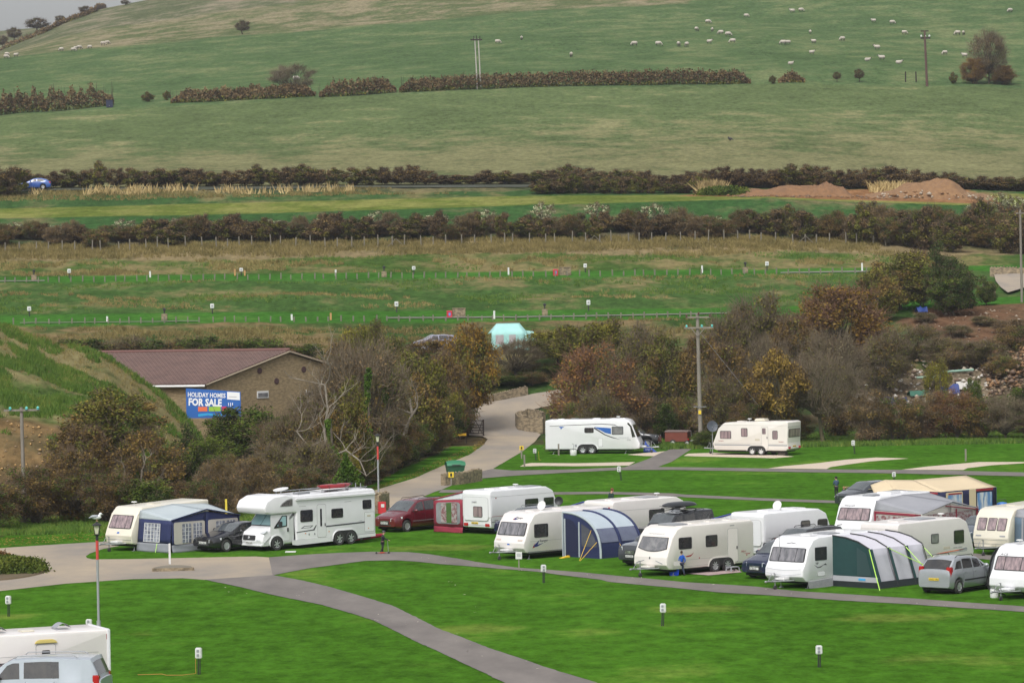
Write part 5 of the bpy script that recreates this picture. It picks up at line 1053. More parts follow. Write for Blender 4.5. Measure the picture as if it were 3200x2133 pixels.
a7 = thing('awning', 'green and pale grey awning with black bands, on the caravan with the wave logo', 'awning', c7.location, R(46))
xa, xb = 1.98, 6.9; dA = 2.75; zt = 2.56; zk = 1.98; yk = -2.15
xb = 5.9
M_rf = [0, 1, 2]
def prof7(x): return [(x, 0, zt), (x, -.8, zt-.08), (x, -1.5, zt-.26), (x, yk, zk-.02), (x, -dA, 0)]
xs_ = np.linspace(xa, xb, 4)
for i in range(3):
    A_, B_ = prof7(xs_[i]), prof7(xs_[i+1])
    mb = MB(); mb.grid([A_[:4], B_[:4]]); mb.build('roof', M_roofp, a7, smooth=60, fix=False)
    q = [A_[4], B_[4], B_[3], A_[3]]; quad(a7, 'front_wall', q, M_pale, wob=.03, n=12); on_quad(a7, 'green_band', q, M_green, .0 if i else -.02, .13, .16, 1.0, .05, rad=.01)
    on_quad(a7, 'base_band', q, mat('black green canvas', (.010, .016, .018), rough=.8), 0, 1, .0, .17, .045, rad=.01)
for x in xs_: pole(a7, [(p[0], p[1]-.01, p[2]+.03) for p in prof7(x)[:4]], .035, M_blk, 'roof_band'); pole(a7, [(p[0], p[1]-.04, p[2]) for p in prof7(x)[3:]], .025, M_blk, 'pole')
ep = [(xa, 0, 0), (xa, -dA, 0), (xa, yk, zk), (xa, -1.5, zt-.28), (xa, -.8, zt-.1), (xa, 0, zt)]
mb = MB(); mb.add(ep, [list(range(6))]); o = mb.build('end_wall', M_green, a7, fix=False); s_ = o.modifiers.new('t', 'SOLIDIFY'); s_.thickness = .02
for z0_, z1_, mm in ((.0, .30, MATS['black green canvas']), (.30, .56, M_pale)):
    mb = MB(); mb.box(xa-.04, xa-.015, -dA*(1-.0)-.0+(.0 if z0_ == 0 else .10), -.02, z0_, z1_); mb.build('base_band', mm, a7)
mb = MB(); mb.add([(xa-.03, -1.45, .62), (xa-.03, -2.3, .62), (xa-.03, -2.0, 1.75), (xa-.03, -1.45, 2.05)], [(0, 1, 2, 3)]); mb.build('window', mat('green tinted mesh', (.03, .06, .065), rough=.3), a7, fix=False)
mb = MB(); mb.box(xa-.06, xa-.045, -1.95, -1.55, .38, .48); mb.build('badge', mat('cyan badge', (.05, .35, .7), rough=.5), a7)
for p_, q_ in (((xa, yk, zk), (xa-.7, -3.3, 0)), ((xs_[2], yk, zk), (xs_[2]+.2, -4.1, 0)), ((xs_[3], yk, zk-.1), (xs_[3]+.3, -4.0, 0)), ((xs_[1], yk, zk), (xs_[1]+3.0, -4.2, 0))): guy(a7, p_, q_, M_guyg, .022)

a9 = thing('awning', 'grey gabled awning with dark red trim and flowered curtains', 'awning', c9.location, R(50))
x0, x1, d = .35, 5.7, 2.95; zt = 2.52; ze = 1.80; zp = 2.30; xm = 3.1
x1 = 5.6
quad(a9, 'roof', [(x0, -d, ze), (xm, -d-.05, zp), (xm, -.0, zt+.08), (x0+.15, .0, zt-.1)], M_agr2, sag=.06); quad(a9, 'roof', [(xm, -d-.05, zp), (x1, -d, ze), (x1, 0, zt), (xm, 0, zt+.08)], M_agr2, sag=.06)
eq = [(x0-.05, -.02, 0), (x0-.05, -d, 0), (x0, -d, ze), (x0, -.02, ze+.1)]; quad(a9, 'end_wall', eq, M_acream); quad(a9, 'end_gable', [(x0, -.02, ze+.1), (x0, -d, ze), (x0, -d, ze+.01), (x0+.15, -.02, zt-.1)], M_agr2)
on_quad(a9, 'window', eq, M_flor, .05, .72, .3, .88);
for u0, u1, v0, v1 in ((0, 1, .92, .99), (0, .04, 0, .95), (.86, 1, .0, .99)): on_quad(a9, 'red_trim', eq, M_ared, u0, u1, v0, v1, .04, rad=.01)
fq = [(x0, -d, 0), (x1, -d, 0), (x1, -d, ze), (x0, -d, ze)]; quad(a9, 'front_wall', [(x0, -d, 0), (xm, -d, 0), (xm, -d, zp-.08), (x0, -d, ze)], M_acream); quad(a9, 'front_wall', [(xm, -d, 0), (x1, -d, 0), (x1, -d, ze), (xm, -d, zp-.08)], M_acream)
for u0, u1 in ((.08, .30), (.36, .60), (.62, .90)): on_quad(a9, 'window', fq, M_flor, u0, u1, .3, .96, .03)
for u0, u1 in ((.595, .615), (.965, 1.0)): on_quad(a9, 'red_trim', fq, M_ared, u0, u1, 0, 1.05, .05, rad=.01)
pole(a9, [(x0, -d-.06, ze+.0), (xm, -d-.10, zp), (x1, -d-.06, ze)], .035, M_agr2, 'valance'); pole(a9, [(xm-.6, -d-.08, zp-.2), (x1, -d-.08, ze-.07)], .03, M_ared, 'red_piping')

a10 = thing('awning', 'blue grey awning of the old cream caravan, cut by the right edge', 'awning', c10.location, R(50))
eq = [(.5, -.02, .02), (.4, -2.8, .02), (.5, -2.8, 1.75), (.6, -.02, 2.0)]; M_stb = mat('steel blue canvas', (.10, .15, .20), (.08, .12, .17), 1, .8); quad(a10, 'end_wall', eq, M_stb); on_quad(a10, 'window', eq, M_bluec, .25, .9, .28, .9, rad=.1)
for u0, u1 in ((.16, .20),): on_quad(a10, 'trim', eq, M_agr2, u0, u1, 0, 1, .04)
quad(a10, 'roof', [(.5, -2.8, 1.75), (4.6, -2.8, 1.75), (4.6, 0, 2.45), (.8, 0, 2.38)], M_agr2, sag=.05); quad(a10, 'end_gable', [(.6, -.02, 2.0), (.5, -2.8, 1.75), (.5, -2.8, 1.76), (.8, -.02, 2.38)], M_agr2); quad(a10, 'front_wall', [(.4, -2.8, 0), (4.6, -2.8, 0), (4.6, -2.8, 1.75), (.5, -2.8, 1.75)], M_stb)

a11 = thing('awning', 'black hooped awning behind the caravan cut by the right edge', 'awning', c11.location, R(46))
hp = lambda x, k=1: [(x+1.9, 3.7-1.0*math.cos(t), 2.15*k*math.sin(t)**.6) for t in np.linspace(0, math.pi, 14)]
mb = MB(); mb.grid([hp(1.2), hp(4.4)]); mb.build('roof', M_mesh, a11, smooth=60, fix=False)
for x in (1.2, 2.8, 4.4): pole(a11, hp(x, 1.01), .04, M_blk, 'hoop')
mb = MB(); mb.add(hp(1.25), [list(range(14))]); mb.build('end_wall', mat('grey tent wall', (.12, .125, .14), rough=.6), a11, fix=False)

tt = thing('trailer_tent', 'beige roofed trailer tent with navy walls and blue flowered curtains', 'tent', G(2985, 1619), R(39))

M_tnavy = mat('dark navy tent wall', (.012, .015, .06), (.01, .012, .045), 1.5, .8)
zr_ = 2.22; ze = 1.62
quad(tt, 'roof', [(-1.2, 0, ze-.05), (3.4, 0, ze), (3.2, 2.2, zr_), (-1.0, 2.3, zr_-.05)], M_acr, sag=.05)
quad(tt, 'roof', [(-2.9, 1.9, ze+.12), (-1.2, 0, ze-.05), (-1.0, 2.3, zr_-.05), (-2.4, 3.2, zr_+.0)], M_acr, sag=.04)
quad(tt, 'roof', [(-3.5, 3.0, ze-.1), (-2.9, 1.9, ze+.12), (-2.4, 3.2, zr_), (-2.8, 4.0, zr_-.3)], M_acr, sag=.02)
quad(tt, 'roof', [(-1.0, 2.3, zr_-.05), (3.2, 2.2, zr_), (3.4, 4.4, ze), (-2.4, 4.6, ze)], M_acr, sag=.05)
fq = [(-1.2, 0, 0), (3.3, 0, 0), (3.3, 0, ze), (-1.2, 0, ze-.05)]; quad(tt, 'front_wall', fq, M_tnavy, thick=.03)
on_quad(tt, 'cream_panel', fq, M_acr, .10, .40, .05, .96, .03); on_quad(tt, 'cream_panel', fq, M_acr, .52, .64, .0, 1.0, .03)
for u0, u1 in ((.13, .38), (.66, .93)): on_quad(tt, 'window', fq, M_bluec, u0, u1, .22, .86, .05)
for u0, u1, v0, v1 in ((.14, .38, .87, .92), (.64, .95, .92, .99), (.10, .42, .06, .12)): on_quad(tt, 'red_trim', fq, M_redg, u0, u1, v0, v1, .05, rad=.01)
lq = [(-2.9, 1.9, 0), (-1.2, 0, 0), (-1.2, 0, ze-.05), (-2.9, 1.9, ze+.12)]; quad(tt, 'side_wall', lq, M_tnavy, thick=.03); on_quad(tt, 'red_trim', lq, M_redg, .05, .95, .92, .98, .03, rad=.01)
lq2 = [(-3.4, 3.2, 0), (-2.9, 1.9, 0), (-2.9, 1.9, ze+.1), (-2.5, 3.2, zr_-.12)]; quad(tt, 'side_wall', lq2, M_tnavy, thick=.03);
quad(tt, 'end_wall', [(3.3, 0, 0), (3.9, 2.2, 0), (3.4, 2.2, zr_-.3), (3.3, 0, ze)], M_tnavy, thick=.03)
quad(tt, 'end_flap', [(3.3, -.1, 0), (4.3, .9, 0), (3.9, .9, 1.6), (3.4, 0, ze)], M_tnavy, thick=.03)
bw = thing('water_carrier', 'bright blue round water carrier behind the trailer tent', 'water carrier', G(3132, 1602)); mb = MB(); mb.lathe([(0, 0), (.28, 0), (.33, .08), (.33, .5), (.28, .6), (.1, .64), (0, .64)], (0, 0, 0), (0, 0, 1), 18); mb.build('drum', mat('bright blue plastic', (.02, .16, .55), rough=.4), bw, smooth=50); mb = MB(); mb.tube([(-.3, 0, .5), (-.2, 0, .8), (.2, 0, .8), (.3, 0, .5)], .02); mb.build('handle', M_blk, bw)

tl = thing('tent', 'pale teal frame tent above the grey leafless tree', 'tent', at(1592, 353.5), R(8)); M_teal = mat('pale teal canvas', (.36, .64, .60), (.30, .56, .53), 1, .8); M_teal2 = mat('pale tent wall', (.45, .47, .48), (.35, .30, .30), 1.5, .8)
quad(tl, 'roof', [(-1.9, -1.2, 1.7), (1.2, -1.2, 1.7), (.9, .3, 2.5), (-1.2, .3, 2.5)], M_teal, sag=.05); quad(tl, 'roof', [(1.2, -1.2, 1.7), (1.9, -.4, 1.4), (1.9, 1.0, 1.4), (.9, .3, 2.5)], M_teal); quad(tl, 'roof', [(-1.9, 1.6, 1.5), (-1.9, -1.2, 1.7), (-1.2, .3, 2.5), (-1.2, .4, 2.5)], M_teal)
for q in ([(-1.9, -1.2, 0), (1.2, -1.2, 0), (1.2, -1.2, 1.75), (-1.9, -1.2, 1.75)], [(1.2, -1.2, 0), (1.9, -.4, 0), (1.9, -.4, 1.45), (1.2, -1.2, 1.75)]): quad(tl, 'wall', q, M_teal)
for a_, b_ in ((.12, .36), (.52, .72)): on_quad(tl, 'window', [(-1.9, -1.2, 0), (1.2, -1.2, 0), (1.2, -1.2, 1.75), (-1.9, -1.2, 1.75)], M_teal2, a_, b_, .35, .85)
quad(tl, 'porch_roof', [(1.2, -1.5, 1.35), (2.4, -1.0, 1.3), (2.2, .4, 1.7), (1.2, -.4, 1.85)], M_teal); quad(tl, 'porch_wall', [(1.2, -1.5, 0), (2.4, -1.0, 0), (2.4, -1.0, 1.3), (1.2, -1.5, 1.35)], M_teal)
# ------------------------------------------------------------------ vegetation generators (numpy)
def rnd(seed): return np.random.RandomState(seed)
def prism_lines(A, B, ra, rb):                 # thin three sided sticks from A to B
    d = B-A; n = np.linalg.norm(d, axis=1, keepdims=True)+1e-9; d = d/n
    ref = np.where(np.abs(d[:, 2:3]) > .9, np.array([[1, 0, 0.]]), np.array([[0, 0, 1.]]))
    a = np.cross(d, ref); a /= np.linalg.norm(a, axis=1, keepdims=True)+1e-9; b = np.cross(d, a)
    V = []
    for base, r in ((A, ra), (B, rb)):
        for k in range(3):
            q = 2*math.pi*k/3; V.append(base+(a*math.cos(q)+b*math.sin(q))*np.reshape(r, (-1, 1)))
    V = np.stack(V, 1)                          # n,6,3
    n_ = len(A); i0 = np.arange(n_)[:, None]*6
    Fq = np.concatenate([i0+np.array([[k, (k+1) % 3, 3+(k+1) % 3, 3+k]]) for k in range(3)], 0)
    return V.reshape(-1, 3), Fq
def leaf_quads(C, size, rs, flat=.0):
    n = len(C); a = rs.normal(size=(n, 3)); a[:, 2] *= (1-flat); a /= np.linalg.norm(a, axis=1, keepdims=True); b = rs.normal(size=(n, 3)); b -= a*(a*b).sum(1, keepdims=True); b /= np.linalg.norm(b, axis=1, keepdims=True)
    s = (size*rs.uniform(.6, 1.35, n))[:, None]; s2 = s*.62
    V = np.stack([C-a*s, C+b*s2, C+a*s, C-b*s2], 1).reshape(-1, 3); i0 = np.arange(n)[:, None]*4
    return V, i0+np.array([[0, 1, 2, 3]])
def bez(p0, p1, p2, n): t = np.linspace(0, 1, n)[:, None]; return p0*(1-t)**2+2*p1*t*(1-t)+p2*t*t
BARK = mat('grey brown bark', (.11, .09, .065), (.055, .045, .03), 3, .9)
BARKP = mat('pale bark', (.34, .31, .26), (.2, .18, .15), 2, .85)
BARKO = mat('lichen bark', (.15, .13, .06), (.08, .07, .04), 2, .9)
TWB = mat('brown twigs', (.16, .105, .062), (.09, .06, .036), 1, .85)
TWG = mat('grey twigs', (.19, .15, .095), (.11, .082, .047), 1, .85)
TWD = mat('dark twigs', (.08, .056, .038), (.05, .036, .026), 1, .9)
TWR = mat('russet twigs', (.20, .105, .06), (.13, .07, .04), 1, .85)
LF = dict(
 olive=leafmat('olive leaves', [(.03, .036, .010), (.075, .085, .018), (.13, .13, .034), (.22, .18, .055)]),
 green=leafmat('green leaves', [(.018, .034, .008), (.04, .072, .013), (.08, .115, .022), (.14, .165, .035)]),
 dark=leafmat('dark evergreen leaves', [(.010, .020, .008), (.022, .040, .013), (.04, .062, .02), (.07, .09, .032)]),
 brown=leafmat('brown leaves', [(.045, .03, .013), (.10, .068, .026), (.165, .11, .042), (.24, .175, .07)]),
 russet=leafmat('russet leaves', [(.055, .028, .014), (.13, .062, .028), (.20, .105, .045), (.25, .165, .07)]),
 gold=leafmat('golden leaves', [(.06, .04, .014), (.15, .10, .03), (.25, .18, .055), (.34, .28, .11)]),
 orange=leafmat('orange leaves', [(.05, .038, .010), (.12, .078, .016), (.19, .11, .022), (.15, .14, .03)]),
 yellow=leafmat('yellow green leaves', [(.04, .048, .012), (.10, .11, .018), (.18, .175, .03), (.27, .24, .045)]),
 plum=leafmat('plum brown leaves', [(.05, .038, .028), (.11, .076, .055), (.16, .112, .078), (.21, .16, .11)]),
 pink=leafmat('pinkish brown leaves', [(.07, .045, .028), (.15, .098, .062), (.22, .15, .098), (.29, .215, .145)]),
 grey=leafmat('grey leaves', [(.06, .055, .042), (.13, .12, .09), (.20, .18, .145), (.28, .255, .21)]),
 white=leafmat('white leaves', [(.30, .32, .28), (.45, .47, .44), (.6, .62, .6)]),
 ivy=leafmat('ivy leaves', [(.02, .045, .008), (.05, .10, .014), (.10, .17, .025)]))
PROTO = {}
def tree_proto(key, seed, leaf='olive', bark=None, twig=None, trunk=.22, clumps=55, leaves=90, lsize=.16, twigs=16, tl=.9, dome=(1, 1), low=.12, fill=.55, shell=.8, spread=1.0, h=10., w=9., stems=1, csize=1.05, leaf2=None, tr=.16, flat_top=0, lean=0):
    """a tree 10 m high and 9 m wide: a trunk mesh with limbs, and a crown mesh of twigs and leaves"""
    lsize *= .8; leaves = int(leaves*1.35); rs = rnd(seed); bark = bark or BARK; twig = twig or TWB

    C = []
    while len(C) < clumps:
        d = rs.normal(size=3); d /= np.linalg.norm(d); rr = rs.uniform(fill, 1)**.6*shell*rs.uniform(.86, 1.12)
        z = .5+d[2]*.5*rr
        z = low+(1-low)*(z if low > .05 else z**1.25)
        taper = 1 if z > .35 or low < .05 else .7+.3*z/.35
        p = np.array([d[0]*w/2*rr*taper+lean*z*h*.2, d[1]*w/2*rr*taper, z*h])
        if z*h > low*h*.8: C.append(p)
    C = np.array(C)
    V = []; Q = []; nb = 0
    def addtube(pts, r0, r1, n=5):
        nonlocal nb
        k = len(pts); T = np.gradient(pts, axis=0); T /= np.linalg.norm(T, axis=1, keepdims=True)+1e-9
        ref = np.array([1, 0, 0.]) if abs(T[0][2]) > .8 else np.array([0, 0, 1.])
        a = np.cross(T, ref); a /= np.linalg.norm(a, axis=1, keepdims=True)+1e-9; b = np.cross(T, a)
        rr = np.linspace(r0, r1, k)[:, None, None]; an = np.arange(n)*2*math.pi/n
        ring = pts[:, None]+rr*(a[:, None]*np.cos(an)[None, :, None]+b[:, None]*np.sin(an)[None, :, None])
        V.append(ring.reshape(-1, 3)); i = np.arange(k-1)[:, None]*n; j = np.arange(n)[None]; jn = (j+1) % n
        Q.append(np.stack([nb+i+j, nb+i+jn, nb+i+n+jn, nb+i+n+j], -1).reshape(-1, 4)); nb += k*n
    tops = []
    for s in range(stems):
        o = np.array([rs.uniform(-.35, .35), rs.uniform(-.35, .35), 0])*(stems > 1)*1.6
        top = np.array([rs.uniform(-.5, .5)*spread+lean*h*.1+o[0]*1.6, rs.uniform(-.5, .5)*spread+o[1]*1.6, h*trunk*rs.uniform(.85, 1.15)])
        mid = (o+top)/2+rs.uniform(-.3, .3, 3)*np.array([1, 1, 0])
        addtube(bez(o+np.array([0, 0, -.5]), mid, top, 7), tr*1.25/math.sqrt(stems)*1.1, tr*.85/math.sqrt(stems), 7); tops.append(top)
    tops = np.array(tops)
    for c in C:
        t = tops[np.argmin(np.linalg.norm(tops-c, axis=1)+rs.uniform(0, 1.5, len(tops)))]
        mid = t*.5+c*.5+np.array([0, 0, -1])*rs.uniform(-.2, .8)+rs.uniform(-.5, .5, 3)
        mid[2] = max(mid[2], t[2]*.9)
        addtube(bez(t, mid, c, 6), tr*.42, tr*.10, 4)

    n = clumps*twigs
    ci = np.repeat(np.arange(clumps), twigs); cen = C[ci]
    out = cen-np.array([lean*h*.1, 0, h*.38]); out /= np.linalg.norm(out, axis=1, keepdims=True)
    A = cen+rs.normal(size=(n, 3))*.35*csize; d = out*.8+rs.normal(size=(n, 3))*.55+np.array([0, 0, .35]); d /= np.linalg.norm(d, axis=1, keepdims=True)
    B = A+d*(tl*rs.uniform(.5, 1.3, n))[:, None]
    tv, tf = prism_lines(A, B, np.full(n, .022), np.full(n, .007))
    tv2, tf2 = prism_lines(A*.5+cen*.5, A, np.full(n, .03), np.full(n, .02))
    m = clumps*leaves
    if m:
        cz = rs.uniform(.7, 1.3, clumps); ci = np.repeat(np.arange(clumps), leaves)
        g = rs.normal(size=(m, 3)); g /= np.linalg.norm(g, axis=1, keepdims=True); g *= (rs.uniform(0, 1, m)**.45)[:, None]*csize*cz[ci][:, None]
        g[:, 2] *= .75
        lv, lf = leaf_quads(C[ci]+g, lsize, rs)
        lv[:, 2] = np.maximum(lv[:, 2], .05)
        cv = np.concatenate([tv, tv2, lv]); cf = np.concatenate([tf, tf2+len(tv), lf+len(tv)+len(tv2)])
        mi = np.concatenate([np.zeros(len(tf)+len(tf2)), np.ones(len(lf))])
        if leaf2:
            sel = np.isin(ci, np.where(rs.uniform(size=clumps) < .3)[0]); mi[len(tf)+len(tf2):][sel] = 2
    else: cv = np.concatenate([tv, tv2]); cf = np.concatenate([tf, tf2+len(tv)]); mi = np.zeros(len(cf))
    mats = [twig, LF[leaf]] + ([LF[leaf2]] if leaf2 else [])
    PROTO[key] = (np.concatenate(V), np.concatenate(Q), bark, cv, cf, mats, mi, h, w)
    PROTO[key+'!'] = None
def place_tree(key, name, label, cat, loc, h, w, group=None, rz=None, crown='crown', trunk='trunk'):
    V, Q, bark, cv, cf, mats, mi, h0, w0 = PROTO[key]
    root = thing(name, label, cat, loc, random.uniform(0, 6.28) if rz is None else rz, group, scale=(w/w0, w/w0, h/h0))
    if PROTO[key+'!'] is None:
        a = npmesh(trunk, V, Q, [bark], parent=root); b = npmesh(crown, cv, cf, mats, mi, parent=root)
        a.data.polygons.foreach_set('use_smooth', np.ones(len(a.data.polygons), bool))
        PROTO[key+'!'] = (a.data, b.data)
    else:
        for nm, d in zip((trunk, crown), PROTO[key+'!']):
            o = bpy.data.objects.new(nm, d); link(o); o.parent = root
    return root
T = tree_proto
T('olive', 11, 'olive', leaves=110, clumps=85, low=.03, fill=.4, leaf2='brown')
T('green', 12, 'green', leaves=120, clumps=70, leaf2='olive')
T('dark', 13, 'dark', leaves=150, clumps=75, low=.02, trunk=.1, fill=.3, leaf2='green')
T('brown', 14, 'brown', leaves=75, clumps=75, twigs=26, low=.04, trunk=.12, leaf2='olive', stems=2)
T('russet', 15, 'russet', twig=TWR, leaves=70, clumps=90, twigs=30, low=.04, trunk=.14, stems=3, leaf2='olive', lsize=.13, fill=.4)
T('orange', 16, 'orange', leaves=130, clumps=90, low=.1, leaf2='olive')
T('gold', 17, 'gold', bark=BARKO, leaves=95, clumps=60, low=.2, lsize=.2, leaf2='brown')
T('yellow', 18, 'yellow', leaves=110, clumps=70, leaf2='olive')
T('twig', 19, 'pink', twig=TWG, bark=BARK, leaves=45, clumps=90, twigs=34, tl=1.2, low=.12, trunk=.2, lsize=.10, leaf2='olive')
T('bare', 20, 'olive', twig=TWG, bark=BARKO, leaves=14, clumps=60, twigs=34, tl=1.1, low=.25, trunk=.3, lsize=.10, tr=.2)
T('grey', 21, 'grey', twig=TWG, bark=BARK, leaves=45, clumps=70, twigs=36, tl=1.2, low=.12, trunk=.15, stems=3, lsize=.10)
T('pinkbush', 22, 'pink', twig=TWG, leaves=70, clumps=80, twigs=30, low=.0, trunk=.06, stems=4, lsize=.13, fill=.3, leaf2='brown')
T('brownbush', 23, 'brown', twig=TWB, leaves=90, clumps=80, twigs=26, low=.0, trunk=.06, stems=4, lsize=.14, fill=.3, leaf2='green')
T('greenbush', 24, 'green', leaves=130, clumps=80, twigs=10, low=.0, trunk=.05, stems=3, fill=.3, leaf2='dark')
T('plumbush', 25, 'plum', twig=TWD, bark=TWD, leaves=60, clumps=60, twigs=30, low=.04, trunk=.08, stems=4, lsize=.26, tl=1.4, fill=.35, leaf2='brown')
T('plumbush2', 26, 'plum', twig=TWD, bark=TWD, leaves=70, clumps=60, twigs=26, low=.0, trunk=.08, stems=3, lsize=.28, tl=1.3, fill=.3, leaf2='olive')
T('hillbush', 27, 'olive', twig=TWD, leaves=70, clumps=60, twigs=26, low=.0, trunk=.08, stems=3, lsize=.28, tl=1.3, fill=.3, leaf2='plum')
T('whitebush', 28, 'white', twig=TWG, leaves=8, clumps=45, twigs=14, low=.35, trunk=.2, lsize=.42, shell=.9, fill=.6, tl=1.6, leaf2='plum', csize=.9)
T('conifer', 29, 'dark', leaves=150, clumps=80, low=.05, trunk=.2, w=5.5, fill=.3)
T('hilltree', 30, 'plum', twig=TWD, bark=TWD, leaves=35, clumps=60, twigs=26, low=.18, trunk=.25, lsize=.26, tl=1.5, tr=.25, leaf2='olive')
T('orangetwig', 31, 'orange', twig=TWR, leaves=75, clumps=130, twigs=30, low=.0, trunk=.1, stems=4, lsize=.13, leaf2='brown', fill=.3)
T('hazel', 32, 'olive', twig=TWG, leaves=60, clumps=80, twigs=34, low=.03, trunk=.08, stems=5, lsize=.14, tl=1.3, fill=.35, leaf2='brown')
def TR(key, px, D, top, wpx, label, name='tree', cat='tree', group=None, base=None):
    if D and px < 1480 and D < 326: D = max(D, float(np.interp(px+wpx*.25, VX, VD))+2.5+wpx*.012)
    p = at(px, D)
    if base: p = hit(px, base)
    h = max(1.0, P(px, top, p.y).z - p.z); w_ = wpx/F*p.y*1.08
    return place_tree(key, name, label, cat, p, h, w_, group)
WG = 'trees of the dark wood between the campsite and the terraces'
# ---- left wood, front to back
for s in [
 ('brownbush', -60, 222, 1440, 240, 'dark brown thicket at the left edge beside the grass verge', 'bush'),
 ('brownbush', 90, 226, 1405, 230, 'dark brown bush below the small wooden pole with glass insulators', 'bush'),
 ('brown', 215, 228, 1375, 230, 'brown bushy tree to the left of the blue awning caravan', 'tree'),
 ('brownbush', 330, 226, 1430, 200, 'dark bush directly behind the cream caravan with the blue awning', 'bush'),
 ('olive', 345, 250, 1188, 345, 'large brown green tree in front of the grassy hillock', 'tree'),
 ('brown', 240, 242, 1300, 260, 'brown tree at the foot of the sandy cut in the hillock', 'tree'),
 ('brown', 455, 240, 1310, 240, 'brown tree with a pale curved trunk behind the blue awning', 'tree'),
 ('dark', 560, 243, 1315, 170, 'dark evergreen tree right of the large brown green tree', 'tree'),
 ('greenbush', 450, 226, 1470, 240, 'dark green bush behind the blue awning', 'bush'),
 ('brownbush', 575, 226, 1465, 190, 'brown bush behind the right end of the blue awning', 'bush'),
 ('pinkbush', 660, 228, 1405, 170, 'pinkish brown bush left of the white motorhome roof', 'bush'),
 ('pinkbush', 770, 232, 1395, 190, 'pinkish brown bush behind the cab of the white motorhome', 'bush'),
 ('brownbush', 850, 234, 1405, 190, 'brown bush behind the middle of the white motorhome', 'bush'),
 ('greenbush', 645, 268, 1345, 150, 'round dark green bush below the blue sale banner', 'bush'),
 ('greenbush', 770, 276, 1232, 330, 'dark green bush in front of the stone gable', 'bush'),
 ('brownbush', 700, 262, 1390, 180, 'brown green bush between the round bush and the dead white tree', 'bush'),
 ('hazel', 880, 262, 1265, 220, 'thin twiggy tree right of the stone gable', 'tree'),
 ('hazel', 950, 246, 1355, 200, 'olive twiggy tree behind the red canoe', 'tree'),
 ('yellow', 1040, 236, 1430, 150, 'yellow green bush behind the back of the white motorhome', 'bush'),
 ('greenbush', 960, 234, 1470, 170, 'green bush behind the red canoe on the motorhome roof', 'bush'),
 ('twig', 1130, 262, 1048, 320, 'tall twiggy grey brown tree with ivy, tallest of the left wood', 'tree'),
 ('olive', 1270, 266, 1075, 260, 'tall olive green tree right of the tallest twiggy tree', 'tree'),
 ('olive', 1060, 256, 1150, 200, 'olive brown tree behind the dead white tree', 'tree'),
 ('brown', 1180, 248, 1290, 220, 'brown undergrowth tree behind the red and grey lamp post', 'tree'),
 ('brownbush', 1130, 240, 1430, 170, 'brown bush left of the red and grey lamp post', 'bush'),
 ('greenbush', 1235, 247, 1340, 150, 'dark ivy bush beside the leaning pale trunk', 'bush'),
 ('brownbush', 1310, 262, 1300, 180, 'brown bush on the verge left of the yellow finger board', 'bush'),
 ('orange', 1462, 322, 992, 205, 'round orange brown tree above the five bar gate', 'tree'),
 ('brown', 1385, 300, 1065, 190, 'brown tree in front of the round orange tree', 'tree'),
 ('dark', 1385, 300, 1225, 130, 'dark tree beside the gate at the road bend', 'tree'),
 ('dark', 1430, 322, 1160, 70, 'dark ivy covered tree directly above the gate', 'tree'),
 ('brown', 1325, 290, 1240, 150, 'brown tree over the verge left of the gate', 'tree'),
 ('yellow', 1300, 274, 1060, 190, 'yellow green tree between the twiggy tree and the orange tree', 'tree'),
 ('yellow', 1140, 338, 968, 175, 'yellow green tree standing in front of the lower terrace fence', 'tree'),
 ('olive', 1230, 335, 1030, 170, 'olive tree behind the tallest twiggy tree', 'tree'),
 ('brown', 1340, 343, 1043, 300, 'bush hiding the lower half of the mauve car', 'bush'),
 ('greenbush', 1290, 341, 1062, 150, 'green bush left below the mauve car', 'bush'),
 ('brown', 1050, 335, 1040, 190, 'brown tree behind the roof end of the stone building', 'tree'),
 ]:
    TR(s[0], s[1], s[2], s[3], s[4], s[5], name=s[6], cat=s[6], group=WG)
for i in range(16):
    px = 930+i*33; D = float(np.interp(px+20, VX, VD))+.5+(i % 3)*2; b_ = proj(at(px, D))[1]
    TR(['brownbush', 'greenbush', 'hazel', 'brownbush', 'yellow'][i % 5], px, D, b_-[165, 130, 200, 150][i % 4], [140, 115, 150, 130, 110][i % 5], 'low bush in the undergrowth along the grass verge of the access road', 'bush', 'bush', 'undergrowth along the verge')
for s in [('hazel', 1000, 278, 1180, 230, 'twiggy olive tree in front of the right half of the gable'), ('twig', 1060, 272, 1110, 210, 'pale twiggy tree between the gable and the tallest twiggy tree'), ('brown', 925, 268, 1270, 210, 'brown tree below the small gable window'), ('olive', 1190, 285, 1100, 220, 'dense olive tree just right of the tallest twiggy tree'), ('brownbush', 890, 268, 1238, 230, 'brown bush covering the lower gable wall below the small window'), ('greenbush', 690, 281, 1288, 190, 'green bush crowding the right foot of the sale banner'), ('hazel', 840, 250, 1370, 200, 'twiggy scrub above the motorhome cab')]:
    TR(s[0], s[1], s[2], s[3], s[4], s[5], group=WG)

for i, s in enumerate([('brownbush', 130, 1062, 190), ('greenbush', 190, 1050, 170), ('brownbush', 320, 1046, 190), ('greenbush', 440, 1052, 190), ('brownbush', 560, 1046, 180), ('brownbush', 690, 1048, 180), ('greenbush', 820, 1046, 180), ('greenbush', 250, 1045, 200), ('hazel', 380, 1048, 180), ('brownbush', 500, 1062, 170), ('greenbush', 620, 1040, 200), ('greenbush', 760, 1050, 190), ('brownbush', 870, 1058, 170), ('greenbush', 960, 1066, 160)]):
    TR(s[0], s[1], 346, s[2]-8, s[3]*1.35, 'scrub bush in the dark belt behind the long tiled roof', name='bush', cat='bush', group='scrub behind the stone building')
